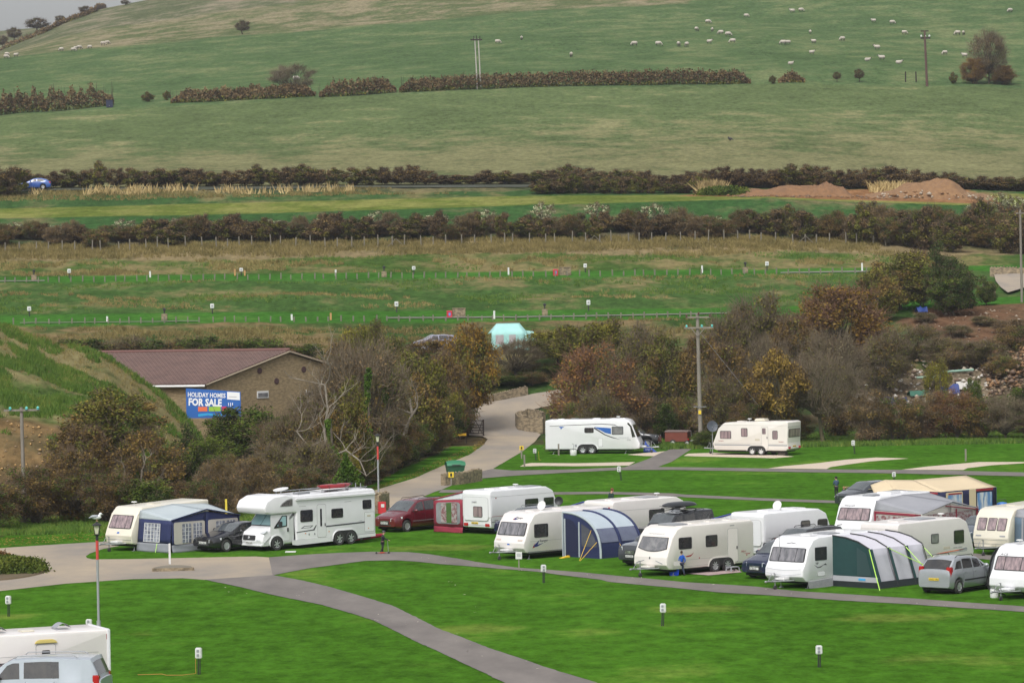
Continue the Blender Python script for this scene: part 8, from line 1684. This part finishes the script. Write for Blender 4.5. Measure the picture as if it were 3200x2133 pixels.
yc = thing('yellow_wedge', 'yellow levelling wedge on the grass at the wheel of the caravan with the navy awning', 'wedge', G(1768, 1742), R(43)); mb = MB(); mb.add([(-.3, 0, 0), (.3, 0, 0), (.3, .2, 0), (-.3, .2, 0), (.3, 0, .1), (.3, .2, .1)], [(0, 1, 4), (3, 5, 2), (0, 4, 5, 3), (1, 2, 5, 4), (0, 3, 2, 1)]); mb.build('wedge', mat('wedge yellow', (.8, .5, .03), rough=.5), yc)
for px, yb, a, lab in ((612, 2106, 0, 'orange electric cable lying at the foot of the left hook up post'), (1683, 1438, 1, 'yellow electric cable at the leaning hook up post')):
    o_ = G(px, yb); mb = MB(); rr = random.Random(3); mb.tube([(0, 0, .9-a*.2), (.0, 0, .04), (-.5, -.3, .02), (-1.1, -.2, .02), (-1.3, .2, .02), (-2.2, .1, .02)] if not a else [(0, 0, .7), (.05, .05, .02), (.2, .3, .02)], .011, 5); o = mb.build('cable', mat('orange cable', (.45, .22, .05), rough=.6) if not a else M_guyy); o.location = o_; tag(o, lab, 'cable')

bed = thing('shrub_bed', 'rounded brown and green shrub bed at the left edge of the road', 'shrub bed', G(20, 1790));
def blobshrub(parent, name, c, r, n, leaf, seed, ls=.07):
    rs_ = rnd(seed); g = rs_.normal(size=(n, 3)); g /= np.linalg.norm(g, axis=1, keepdims=True); g[:, 2] = np.abs(g[:, 2]); bump = 1+.14*np.sin(g[:, 0]*7+seed)*np.sin(g[:, 1]*6)+.08*rs_.normal(size=n); C = g*np.array(r)*(bump*rs_.uniform(.72, 1.02, n))[:, None]+np.array(c); v, f = leaf_quads(C, ls, rs_); return npmesh(name, v, f, [LF[leaf]], parent=parent)
blobshrub(bed, 'green_shrubs', (.2, .6, 0), (1.75, 2.2, .75), 16000, 'green', 3); blobshrub(bed, 'green_shrubs', (-1.4, -.6, 0), (1.5, 2.0, .6), 9000, 'dark', 4); blobshrub(bed, 'brown_shrubs', (-1.2, 2.6, 0), (1.6, 1.8, .85), 9000, 'russet', 5); blobshrub(bed, 'brown_shrubs', (-2.4, 1.0, 0), (1.6, 2.2, .8), 9000, 'brown', 6)
mb = MB(); mb.lathe([(2.6, 0), (2.5, .08), (0, .10)], (-.6, .3, 0), (0, 0, 1), 40); o = mb.build('soil', mat('bark mulch', (.13, .085, .05), (.08, .07, .03), 6, .95), bed); o.scale = (1.0, 2.1, 1)
# ------------------------------------------------------------------ earth heaps, rubble
M_earth = mat('brown earth', (.24, .125, .055), (.15, .08, .04), 1.3, .95, bump=3, bscale=3, sharp=.2); M_earth2 = mat('ochre earth', (.27, .155, .07), (.17, .09, .045), 1.6, .95, bump=3, bscale=3)
def heap(label, px, D, wpx, dep, top, m_, seed, peaks):
    p = at(px, D); r = thing('earth_heap', label, 'earth heap', p); w = wpx/F*D/2; h = P(px, top, D).z-p.z; rs_ = rnd(seed); nx, ny = 60, 26; rows = []
    pr = [(rs_.uniform(1, 5), rs_.uniform(1, 5), rs_.uniform(0, 6)) for _ in range(8)]
    for j in range(ny+1):
        y = -1+2*j/ny; row = []
        for i in range(nx+1):
            x = -1+2*i/nx; e = max(0, 1-y*y)**.8*max(0, 1-x*x)**.5*(1+.10*math.sin(x*23+y*9)*math.sin(y*17+x*11)); pk = sum(a*math.exp(-((x-c)/s_)**2) for a, c, s_ in peaks); nz = sum(math.sin(a*2.2*x*3+b*y*2+c) for a, b, c in pr)/8
            z = h*e*pk*(1+.16*nz)+rs_.uniform(-.06, .06)*e; X, Y = x*w, y*dep; row.append((X, Y, z+gz(p.x+X, p.y+Y)-p.z-.05))
        rows.append(row)
    mb = MB(); mb.grid(rows); mb.build('heap', m_, r, smooth=25, fix=False); return r
heap('large ochre earth heap at the right above the green bank', 2910, 485, 400, 5.5, 566, M_earth2, 1, [(.95, .05, .30), (.7, -.35, .22), (.75, .35, .2), (.35, -.75, .25), (.3, .75, .25)])
heap('small earth heap left of the large one', 2590, 486, 170, 4, 568, M_earth, 2, [(.9, 0, .5), (.5, .6, .25), (.45, -.55, .25)]); heap('low dark earth ridge left of the small heap', 2440, 487, 380, 4, 577, M_earth, 3, [(.7, -.5, .3), (.8, .1, .3), (.95, .55, .3)])
blob = thing('grassy_heap', 'grass grown end of the earth ridge beside the pale reeds', 'heap', at(2270, 486)); blobshrub(blob, 'weeds', (0, 0, 0), (3.6, 2.5, 1.15), 5000, 'green', 9, .14)
def rocks(name, label, n, px0, px1, D0, D1, s0, s1, mats_, seed, zoff=0., up=0):
    rs_ = rnd(seed); vs, fs, mi = [], [], []; base = np.array([(1, 0, 0), (-1, 0, 0), (0, 1, 0), (0, -1, 0), (0, 0, 1), (0, 0, -1)], float); F8 = [(0, 2, 4), (2, 1, 4), (1, 3, 4), (3, 0, 4), (2, 0, 5), (1, 2, 5), (3, 1, 5), (0, 3, 5)]
    for i in range(n):
        D = rs_.uniform(D0, D1); px = rs_.uniform(px0, px1); X = P(px, 900, D).x; z = gz(X, D)+zoff+rs_.uniform(0, up)*math.exp(-((px-(px0+px1)/2)/(px1-px0)*2.2)**2); s_ = rs_.uniform(s0, s1)*rs_.uniform(.4, 1); V_ = base*rs_.uniform(.5, 1.1, (6, 3))*s_*np.array([1.3, 1, .7]); a = rs_.uniform(0, 6); V_ = V_@np.array([[math.cos(a), math.sin(a), 0], [-math.sin(a), math.cos(a), 0], [0, 0, 1]]); b = len(vs)*6; vs.append(V_+np.array([X, D, z+s_*.2])); fs += [[b+k for k in f] for f in F8]; mi += [rs_.randint(len(mats_))]*8
    o = npmesh(name, np.concatenate(vs), np.array(fs), mats_, np.array(mi)); return tag(o, label, 'rubble', kind='stuff')
M_rk = [mat('pale rubble', (.38, .32, .25), rough=.9), mat('tan rubble', (.25, .18, .11), rough=.9), mat('brown rubble', (.15, .10, .07), rough=.9), mat('white rubble', (.52, .49, .44), rough=.8)]
rocks('rubble', 'pale rubble and broken stone strewn over the yard at the right', 1000, 2660, 3300, 330, 345, .10, .42, M_rk, 1, up=.4); rocks('rubble', 'stones in the brown earth bank', 260, 2850, 3300, 348, 370, .06, .30, [M_rk[1], M_rk[2], M_rk[1], M_rk[0]], 2); rocks('rubble', 'stones on the big earth heap', 220, 2740, 3060, 479, 484, .12, .55, [M_rk[1], M_rk[0], M_earth2], 3, up=.9); rocks('rubble', 'clods along the earth ridge', 240, 2280, 2800, 478, 484, .1, .4, [M_rk[2], M_earth, M_earth2], 4)
rocks('rubble', 'brown rubble heap at the right edge', 500, 3080, 3300, 333, 342, .15, .5, [M_rk[1], M_rk[2], M_earth2], 5, up=1.6)
rocks('rubble', 'loose stones on the sandy cut face', 160, -150, 170, 246, 252, .06, .22, [mat('sand stone', (.42, .26, .10), rough=.9), M_rk[1]], 6)
for px, D, w_, h_, c_, lab, nm in ((2790, 333, 2.2, .6, (.02, .03, .14), 'crumpled blue tarpaulin left in the rubble yard', 'tarpaulin'), (2955, 335, 2.0, .9, (.02, .05, .22), 'bright blue tarpaulin in the middle of the rubble yard', 'tarpaulin'), (2865, 335, 1.8, .55, (.03, .14, .09), 'dark green sheet in the rubble yard', 'tarpaulin'), (3015, 336, 1.9, .8, (.62, .6, .56), 'white broken boards on the rubble', 'board_pile'), (2870, 329, 1.2, .5, (.66, .64, .6), 'pale sacks at the front of the rubble', 'board_pile'), (2878, 369, 1.0, .6, (.02, .06, .28), 'blue barrel under the dark olive tree', 'tarpaulin')):
    r = thing(nm, lab, nm.replace('_', ' '), at(px, D), .2); mb = MB(); rr = random.Random(px); mb.grid([[(w_*(i/5-.5), 1.1*(j/4-.5), h_*(1-abs(j/2-1)**2)*(.6+.5*rr.random())+.1) for i in range(6)] for j in range(5)]); mb.build('sheet', mat('sheet %d' % px, c_, tuple(v*.6 for v in c_), 2, .6), r, smooth=30, fix=False)
for i, (px, D, c_, lab) in enumerate(((2910, 338, (.28, .42, .32), 'pale green pipe lying on the rubble'), (2990, 339, (.22, .36, .28), 'long green pipe at the top of the rubble'), (3100, 343, (.04, .18, .10), 'dark green pipe on the lower earth bank'))): mb = MB(); mb.tube([(-1.4, 0, .1), (1.4, .2, .25)], .11, 8); o = mb.build('pipe', mat('pipe %d' % i, c_, rough=.5), smooth=50); o.location = at(px, D)+Vector((0, 0, .5)); tag(o, lab, 'pipe')
pl_ = thing('timber_pile', 'pile of grey planks at the left of the rubble yard', 'timber pile', at(2770, 341), .1); rr = random.Random(4)
for i in range(14): mb = MB(); x, y = rr.uniform(-2.6, 2.6), rr.uniform(-.6, .6); a = rr.uniform(-.25, .25); l_ = rr.uniform(1, 1.9); mb.tube([(x-l_*math.cos(a), y-l_*math.sin(a), .1+i*.06), (x+l_*math.cos(a), y+l_*math.sin(a), .1+i*.06+rr.uniform(-.1, .25))], .08, 4); mb.build('plank', M_wood, pl_)
# ------------------------------------------------------------------ sheep
M_fle = mat('fleece', (.50, .45, .39), (.38, .34, .29), 6, .95, bump=2, bscale=12); M_sface = mat('sheep face', (.06, .055, .05), rough=.8)
def sheep_mesh(pose):
    mb = MB(); mb.mi = 0
    prof = [(-.62, .05, .72), (-.58, .20, .74), (-.42, .32, .74), (-.1, .35, .72), (.2, .34, .74), (.42, .28, .78), (.56, .17, .82)]
    if pose == 'lie': prof = [(x, r, z-.38) for x, r, z in prof]
    rings = [[(x, math.cos(a)*r*.92, z+math.sin(a)*r*1.02) for a in np.linspace(0, 2*math.pi, 13)] for x, r, z in prof]
    mb.grid(rings)
    zo = -.38 if pose == 'lie' else 0
    if pose == 'graze': nk = [(.45, 0, .82), (.68, 0, .60), (.80, 0, .32)]; hd = [(.78, 0, .34), (.86, 0, .22), (.93, 0, .10)]
    else: nk = [(.45, 0, .85+zo), (.62, 0, 1.02+zo), (.68, 0, 1.12+zo)]; hd = [(.64, 0, 1.14+zo), (.78, 0, 1.10+zo), (.92, 0, 1.00+zo)]
    mb.tube(nk, [.20, .15, .12], 8); mb.mi = 1; mb.tube(hd, [.10, .095, .055], 8)
    e = Vector(hd[0]); mb.ell(e+Vector((0, .12, .02)), (.03, .08, .025), 6, 4); mb.ell(e+Vector((0, -.12, .02)), (.03, .08, .025), 6, 4)
    if pose != 'lie':
        for x in (-.42, .36):
            for y in (-.16, .16): mb.tube([(x, y, .5), (x+(.04 if x < 0 else 0), y, .28), (x, y, .0)], [.085, .045, .04], 6)
    return mb
SM = {}
def sheep(px, py, pose, rz, label, sc=1.0):
    if pose not in SM:
        o = sheep_mesh(pose).build('sheep', [M_fle, M_sface], smooth=50); SM[pose] = o
    else: o = SM[pose].copy(); link(o)
    o.location = hit(px, py); o.rotation_euler = (0, 0, rz); o.scale = (sc,)*3; tag(o, label, 'sheep', 'sheep grazing on the hillside')
SP = [(2212, 72, 'graze', 0, 'sheep upper left of the twin pair, under the topmost left sheep'), (2177, 96, 'graze', 1, 'sheep at the left of the small central cluster'), (2226, 97, 'stand', 1.4, 'sheep facing uphill beside the small central cluster'), (2253, 106, 'graze', 3, 'sheep with its head down, inner one of the central cluster'), (2275, 112, 'graze', 0, 'rightmost sheep of the central cluster'), (2121, 143, 'graze', 1.2, 'left one of two sheep side by side above the hedge end'), (2146, 144, 'graze', 2, 'right one of two sheep side by side above the hedge end'), (2217, 135, 'stand', 0, 'sheep with a raised dark head below the central cluster'), (2290, 133, 'graze', 3.1, 'sheep right of the one with a raised dark head'), (2332, 53, 'graze', 0, 'topmost sheep left of the middle of the flock'), (2476, 39, 'stand', 3.1, 'left one of the topmost pair of sheep'), (2503, 35, 'graze', 0, 'right one of the topmost pair of sheep'), (2532, 105, 'stand', 1.5, 'single sheep facing away in the middle of the flock'), (2448, 138, 'graze', 3, 'left one of two touching sheep'), (2463, 137, 'graze', 3, 'right one of two touching sheep'), (2543, 134, 'stand', 2.6, 'sheep below the one facing away'), (2537, 169, 'stand', 0, 'sheep with a dark head looking right, lower middle'), (2471, 200, 'lie', .5, 'lying sheep nearest the hedge end'), (2633, 126, 'graze', 3.6, 'sheep heading downhill right of the middle'), (2730, 69, 'stand', 3.1, 'upper right sheep looking left'), (2788, 74, 'graze', 0, 'upper right sheep grazing to the right'), (2826, 106, 'graze', 0, 'sheep just left of the single pole top'), (2741, 154, 'stand', 3.1, 'sheep looking left, left of the single pole'), (2711, 188, 'lie', 0, 'leftmost of the three lower sheep left of the pole'), (2756, 187, 'stand', 3.1, 'middle of the three lower sheep left of the pole'), (2809, 197, 'lie', 0, 'rightmost of the three lower sheep left of the pole'), (2993, 108, 'graze', 3.3, 'left of the pair right of the single pole'), (3011, 107, 'graze', 1.2, 'right of the pair right of the single pole'), (2953, 170, 'graze', 3.7, 'sheep heading downhill right of the single pole'), (3015, 179, 'stand', 3.1, 'sheep beside the tall windswept tree'), (3157, 37, 'graze', 3.6, 'sheep in the top right corner'),
 (1555, 135, 'graze', 0, 'sheep just right of the twin pole'), (1630, 123, 'graze', 1.5, 'second sheep to the right of the twin pole'), (1785, 176, 'graze', 1.7, 'sheep alone above the long clipped hedge'), (1983, 142, 'graze', 3.4, 'sheep with lowered head left of the main flock'), (2057, 142, 'graze', 0, 'sheep facing right at the left of the main flock'),
 (21, 172, 'graze', 0, 'upper sheep at the left edge'), (50, 176, 'stand', 0, 'sheep with a dark head near the left edge'), (19, 181, 'graze', 0, 'lower sheep at the left edge'), (192, 158, 'graze', 3, 'lone sheep left of the small left group'), (229, 159, 'graze', 0, 'lowest sheep of the small left group'), (236, 155, 'stand', 1, 'second sheep of the small left group'), (248, 152, 'graze', .5, 'largest sheep of the small left group'), (281, 150, 'graze', 3, 'sheep right of the small left group'), (322, 140, 'graze', 0, 'left one of the pair at the right end of the left sheep line'), (335, 136, 'graze', .3, 'right one of the pair at the right end of the left sheep line'), (925, 252, 'graze', .3, 'sheep behind the airy leafless bush')]
for a in SP: sheep(a[0], a[1]+3, a[2], a[3], a[4], random.Random(a[0]).uniform(.85, 1.0))
# ------------------------------------------------------------------ people
SKIN = mat('skin', (.52, .30, .21), rough=.6)
def person(label, loc, rz, H, J, top, trousers, hair, shoes, cap=None, child=False, hand=None):
    """J: joint positions in units of body height (x right of the person, y forward, z up)"""
    r = thing('person', label, 'person', loc, rz); S_ = lambda k: tuple(c*H for c in J[k])
    hk = 1.22 if child else 1.0
    base = dict(pel=.060, chest=.068, neck=.028, hd0=.040*hk, hd1=.052*hk, hd2=.040*hk, shL=.034, elL=.024, wrL=.016, shR=.034, elR=.024, wrR=.016, hipL=.048, knL=.034, anL=.022, toL=.018, hipR=.048, knR=.034, anR=.022, toR=.018)
    nodes = {k: (*S_(k), base[k]*H) for k in base}
    ed = [('pel', 'chest'), ('chest', 'neck'), ('neck', 'hd0'), ('hd0', 'hd1'), ('hd1', 'hd2'), ('chest', 'shL'), ('shL', 'elL'), ('elL', 'wrL'), ('chest', 'shR'), ('shR', 'elR'), ('elR', 'wrR'), ('pel', 'hipL'), ('hipL', 'knL'), ('knL', 'anL'), ('anL', 'toL'), ('pel', 'hipR'), ('hipR', 'knR'), ('knR', 'anR'), ('anR', 'toR')]
    for s in 'LR':
        w = Vector(S_('wr'+s)); d = (w-Vector(S_('el'+s))).normalized(); side = d.cross(Vector((0, 1, .1))).normalized(); sg = 1 if s == 'L' else -1
        pm = w+d*.035*H; nodes['pm'+s] = (*pm, .018*H); ed.append(('wr'+s, 'pm'+s))
        for i, ln in enumerate((.030, .036, .034, .026)):
            o_ = side*(i-1.5)*.0085*H; k1, k2 = f'f{s}{i}a', f'f{s}{i}b'; nodes[k1] = (*(pm+d*.012*H+o_), .0062*H); nodes[k2] = (*(pm+d*(.012+ln)*H+o_+Vector((0, .008*H, 0))), .0048*H); ed += [('pm'+s, k1), (k1, k2)]
        th_ = w+d*.02*H+side*-1.9*.0095*H; nodes['th'+s] = (*th_, .007*H); nodes['ti'+s] = (*(th_+d*.022*H+Vector((0, .012*H, 0))), .0055*H); ed += [('wr'+s, 'th'+s), ('th'+s, 'ti'+s)]
    creature('body', r, nodes, ed, SKIN, 1)
    def cloth(nm, keys, edges, m_, k=1.22, adj={}): creature(nm, r, {q: (*S_(q), base[q]*H*k*adj.get(q, 1)) for q in keys}, edges, m_, 1)
    cloth('jacket', ['chest', 'pel', 'neck', 'shL', 'elL', 'wrL', 'shR', 'elR', 'wrR'], [('pel', 'chest'), ('chest', 'neck'), ('chest', 'shL'), ('shL', 'elL'), ('elL', 'wrL'), ('chest', 'shR'), ('shR', 'elR'), ('elR', 'wrR')], top, 1.28, {'neck': 1.0})
    cloth('trousers', ['pel', 'hipL', 'knL', 'anL', 'hipR', 'knR', 'anR'], [('pel', 'hipL'), ('hipL', 'knL'), ('knL', 'anL'), ('pel', 'hipR'), ('hipR', 'knR'), ('knR', 'anR')], trousers, 1.24)
    for s in 'LR': a = Vector(S_('an'+s)); t = Vector(S_('to'+s)); mb = MB(); mb.tube([a+Vector((0, -.02*H, -.012*H)), (a+t)/2+Vector((0, 0, .002)), t], [.028*H, .03*H, .022*H], 8); mb.build('shoe', shoes, r, smooth=60)
    h1 = Vector(S_('hd1')); fw = (Vector(S_('nose'))-h1).normalized() if 'nose' in J else Vector((0, 1, 0)); R_ = .056*H*hk; up = Vector((0, 0, 1))
    sd = fw.cross(up).normalized()
    mb = MB(); mb.ell(h1-fw*R_*.18+up*R_*.42, (R_*1.02, R_*1.08, R_*.95)); mb.build('helmet' if cap else 'hair', cap or hair, r, smooth=60)
    mb = MB(); mb.ell(h1+fw*R_*1.0-up*R_*.1, (R_*.14, R_*.16, R_*.2), 6, 5); mb.build('nose', SKIN, r, smooth=60)
    for s_ in (-1, 1):
        mb = MB(); mb.ell(h1+fw*R_*.86+sd*s_*R_*.33+up*R_*.12, (R_*.11,)*3, 6, 5); mb.build('eye', M_blk, r); mb = MB(); mb.ell(h1+sd*s_*R_*.98-up*R_*.05, (R_*.10, R_*.2, R_*.25), 6, 5); mb.build('ear', SKIN, r, smooth=60)
    mb = MB(); mb.ell(h1+fw*R_*.84-up*R_*.48, (R_*.28, R_*.08, R_*.07), 6, 5); mb.build('mouth', mat('lips', (.35, .12, .10), rough=.6), r)
    return r
ST = dict(pel=(0, 0, .50), chest=(0, .0, .72), neck=(0, .005, .82), hd0=(0, .015, .87), hd1=(0, .02, .925), hd2=(0, .012, .965), nose=(0, .1, .925), shL=(-.10, 0, .795), elL=(-.13, -.01, .63), wrL=(-.135, .04, .50), shR=(.10, 0, .795), elR=(.13, -.01, .63), wrR=(.135, .04, .50), hipL=(-.05, 0, .48), knL=(-.055, .01, .27), anL=(-.055, -.01, .045), toL=(-.06, .09, .02), hipR=(.05, 0, .48), knR=(.055, .01, .27), anR=(.055, -.01, .045), toR=(.06, .09, .02))
def pose(**k): d = dict(ST); d.update(k); return d
jk = lambda n, c: mat(n, c, tuple(v*.75 for v in c), 5, .85)

q = G(1196, 1730)
kid = person('child in dark clothes and a black helmet riding a small scooter on the lane', q, R(-80), 1.22, pose(elL=(-.14, .10, .66), wrL=(-.11, .24, .60), elR=(.14, .10, .66), wrR=(.11, .24, .60), chest=(0, .03, .72), neck=(0, .045, .82), hd0=(0, .055, .87), hd1=(0, .065, .925), hd2=(0, .055, .965), nose=(0, .2, .92), anR=(.03, -.10, .075), toR=(.03, -.01, .05), knR=(.05, .0, .28), anL=(-.03, .0, .075), toL=(-.03, .08, .05)), jk('black jacket', (.012, .012, .02)), jk('dark trousers', (.02, .02, .022)), jk('brown hair', (.06, .03, .015)), jk('orange shoes', (.6, .10, .05)), cap=mat('helmet', (.04, .045, .05), rough=.4), child=True)
sc = thing('scooter', 'small kick scooter with black wheels under the child', 'scooter', q, R(-80)); mb = MB(); mb.box(-.05, .05, -.26, .22, .055, .075); mb.build('deck', M_redg, sc, bevel=.008)
mb = MB(); mb.tube([(0, .22, .07), (0, .30, .12), (0, .26, .74)], .016); mb.build('stem', M_steel, sc, smooth=50); mb = MB(); mb.tube([(-.17, .26, .74), (.17, .26, .74)], .016); mb.build('handlebar', M_blk, sc)
for y in (-.33, .32): mb = MB(); mb.lathe([(0, -.02), (.055, -.02), (.065, 0), (.055, .02), (0, .02)], (0, y, .065), (1, 0, 0), 14); mb.build('wheel', M_tyre, sc)
mb = MB(); mb.tube([(0, -.26, .07), (0, -.33, .065)], .012); mb.build('fork', M_steel, sc)
person('boy in a bright blue jacket walking beside the cream caravan', G(2130, 1797), R(30), 1.18, pose(toL=(-.06, .24, .03), anL=(-.055, .16, .05), knL=(-.05, .12, .28), anR=(.055, -.14, .06), toR=(.06, -.06, .02), knR=(.055, -.02, .28), elL=(-.15, -.05, .64), wrL=(-.12, .06, .55), elR=(.14, -.08, .64), wrR=(.13, -.04, .52)), jk('bright blue jacket', (.012, .10, .50)), jk('navy trousers', (.02, .03, .06)), jk('brown hair', (.06, .03, .015)), jk('dark shoes', (.02, .02, .02)), child=True)
pm_ = G(1911, 1617); person('man with reddish hair in a dark green t shirt looking down, beyond the caravan roof', pm_, R(-60), 1.76, pose(hd1=(0, .05, .915), hd0=(0, .03, .865), hd2=(0, .06, .95), nose=(0, .16, .86), chest=(0, .02, .72)), jk('dark green shirt', (.01, .035, .03)), jk('dark trousers', (.02, .02, .022)), jk('reddish hair', (.20, .07, .03)), jk('dark shoes', (.02, .02, .02)))
person('person in a grey blue hoodie and black trousers standing on the lawn with back turned', G(2614, 1553), R(20), 1.30, pose(elL=(-.13, .03, .64), wrL=(-.09, .12, .58), elR=(.13, .03, .64), wrR=(.09, .12, .58)), jk('grey blue hoodie', (.05, .09, .15)), jk('dark trousers', (.02, .02, .022)), jk('black hair', (.015, .012, .01)), jk('pale shoes', (.5, .5, .5)), child=True)
cr = pose(pel=(0, -.05, .18), hipL=(-.05, -.04, .18), hipR=(.05, -.04, .18), knL=(-.09, .16, .27), knR=(.09, .16, .27), anL=(-.07, .04, .045), anR=(.07, .04, .045), toL=(-.08, .13, .02), toR=(.08, .13, .02), chest=(0, .04, .38), neck=(0, .06, .48), hd0=(0, .07, .53), hd1=(0, .08, .585), hd2=(0, .075, .625), nose=(0, .2, .585), shL=(-.10, .05, .455), shR=(.10, .05, .455), elL=(-.15, .16, .50), wrL=(-.12, .22, .60), elR=(.14, .15, .34), wrR=(.08, .26, .36))
person('fair haired child in navy crouching beside the standing one', G(2634, 1558), R(-70), 1.15, cr, jk('navy top', (.015, .02, .05)), jk('navy trousers', (.02, .03, .06)), jk('fair hair', (.35, .22, .10)), jk('dark shoes', (.02, .02, .02)), child=True)
person('second crouching child with a raised arm, next to the dark grey car', G(2655, 1556), R(100), 1.10, cr, jk('dark red top', (.10, .02, .03)), jk('dark trousers', (.02, .02, .022)), jk('fair hair', (.35, .22, .10)), jk('dark shoes', (.02, .02, .02)), child=True)
# ------------------------------------------------------------------ dead white tree, leaning pale trunks, ivy columns in the left wood
def limb_tree(label, name, base, top_pts, m_, r0, extra=None, cat='tree', twn=2, seed=1):
    r = thing(name, label, cat, base); rr = random.Random(seed); mb = MB();
    def rec(p, d, rad, ln, dep, mbx):
        pts = [p]; q = p
        for i in range(4): d = (d+Vector((rr.uniform(-.35, .35), rr.uniform(-.35, .35), rr.uniform(-.15, .3)))).normalized(); q = q+d*ln/4; pts.append(q)
        mbx.tube(pts, rad, 6, r2=rad*.55, cap=False)
        if dep > 0:
            for k in range(rr.choice((2, 3, 3))): j = rr.choice((2, 3, 4)); nd = (d+Vector((rr.uniform(-1, 1), rr.uniform(-.8, .8), rr.uniform(-.2, .9)))).normalized(); rec(pts[j], nd, rad*.5, ln*rr.uniform(.55, .8), dep-1, mbx)
    for k, (tp, rad) in enumerate(top_pts):
        pts = [Vector(p) for p in tp]; mb.tube(pts, rad, 8, r2=rad*.6)
    mb.build('trunk', m_, r, smooth=60); mb2 = MB()
    for tp, rad in top_pts:
        for j in range(1, len(tp)):
            for k in range(twn): rec(Vector(tp[j]), Vector((rr.uniform(-1, 1), rr.uniform(-.6, .3), rr.uniform(.0, .9))).normalized(), rad*.42, rr.uniform(1.0, 2.2), 2, mb2)
    mb2.build('branches', m_, r, smooth=60); return r
M_dead = mat('bleached dead wood', (.32, .285, .23), (.18, .15, .115), 2, .85)
b = at(1010, 251); s = 246/F
limb_tree('bleached dead tree with bare white branches in the left wood', 'dead_tree', b, [([(0, 0, 0), (.1, 0, 2.2), (-.1, 0, 4.2), (.15, 0, 5.6), (.0, 0, 7.2)], .10), ([(-.1, -.1, 1.6), (-1.1, -.2, 3.1), (-1.9, -.3, 4.2)], .07), ([(.1, 0, 2.4), (1.3, -.2, 2.9), (2.2, -.2, 2.2), (2.6, -.3, 1.2)], .07)], M_dead, .17, seed=3)
b = at(1262, 284); limb_tree('tree with a leaning pale forked trunk above the verge', 'leaning_tree', b, [([(-.8, -1.5, 0), (-.3, -1.6, 1.6), (.1, -1.7, 3.0), (.5, -1.7, 3.9), (.3, -1.6, 5.0)], .17), ([(.3, -1.7, 3.5), (.9, -1.7, 4.4), (.9, -1.6, 5.2)], .09)], mat('pale trunk', (.22, .19, .15), (.14, .12, .09), 2, .85), .2, seed=8, twn=1)
b = at(368, 231); limb_tree('small tree with a curved pale trunk above the cream caravan', 'curved_tree', b, [([(.6, 0, .6), (.4, -.2, 1.6), (1.2, -.2, 2.2), (1.25, -.2, 2.9)], .13)], mat('dull trunk', (.20, .17, .13), (.12, .10, .07), 2, .9), .13, seed=12, twn=1)
def ivy(label, px, D, y0, y1, wpx, seed):
    p = at(px, D); r = thing('ivy_column', label, 'ivy', p); h = P(px, y0, D).z-p.z; hb = max(0, P(px, y1, D).z-p.z); rs_ = rnd(seed); n = 1700; z = rs_.uniform(hb, h, n); w = wpx/F*D/2*(1-.6*(z-hb)/(h-hb+.01))*(.8+.5*np.sin(z*2.1+seed)); a = rs_.uniform(0, 6.28, n); rad = w*rs_.uniform(.2, 1.5, n); v, f = leaf_quads(np.stack([rad*np.cos(a)+.15*np.sin(z), rad*np.sin(a)*.8, z], 1), .09, rs_); mb = MB(); mb.tube([(0, 0, 0), (.1, 0, h*.5), (0, 0, h)], .14, 7, r2=.08); mb.build('trunk', BARK, r); npmesh('leaves', v, f, [LF['ivy']], parent=r)
for a in (('ivy clad trunk in the left wood right of the dead tree', 1143, 262, 1225, 1400, 26, 1), ('ivy clad trunk in front of the tallest twiggy tree', 1215, 274, 1150, 1330, 40, 2), ('short ivy mass at the foot of the dead tree', 1025, 249, 1310, 1480, 34, 3), ('bright ivy clump behind the canoe', 1070, 238, 1415, 1520, 60, 4), ('ivy clad trunk high in the tallest twiggy tree', 1140, 264, 1150, 1280, 24, 5)): ivy(*a)

def litter(name, label, n, poly, seed, m_, sz=.07):
    rs_ = rnd(seed); C = []
    for i in range(n):
        a, b = poly[rs_.randint(len(poly)-1)], None; k = rs_.randint(len(poly)-1); t = rs_.uniform(); px = poly[k][0]*(1-t)+poly[k+1][0]*t; py = poly[k][1]*(1-t)+poly[k+1][1]*t+rs_.uniform(-poly[k][2], poly[k][2]); q = G(px, py); C.append((q.x, q.y, q.z+.045))
    v, f = leaf_quads(np.array(C), sz, rs_); v[:, 2] = np.repeat(np.array(C)[:, 2], 4)+rs_.uniform(-.015, .02, len(v)); o = npmesh(name, v, f, [m_]); tag(o, label, 'leaf litter', kind='stuff')
litter('fallen_leaves', 'pale fallen leaves scattered on the front lanes', 70, [(700, 1850, 15), (1000, 1860, 25), (1400, 1990, 25), (1700, 2100, 20), (1300, 1738, 8), (1900, 1806, 8), (2700, 1870, 8), (3150, 1900, 8)], 1, mat('pale leaf', (.45, .40, .34), rough=.9))
litter('fallen_leaves', 'brown fallen leaves along the verge of the access road', 1500, [(1160, 1530, 6), (1300, 1482, 12), (1400, 1438, 12), (1480, 1402, 10), (1515, 1378, 8)], 2, LF['gold'], .09)
litter('fallen_leaves', 'brown fallen leaves on the grass under the left wood', 900, [(0, 1695, 12), (250, 1680, 12), (600, 1660, 10)], 3, LF['gold'], .08)
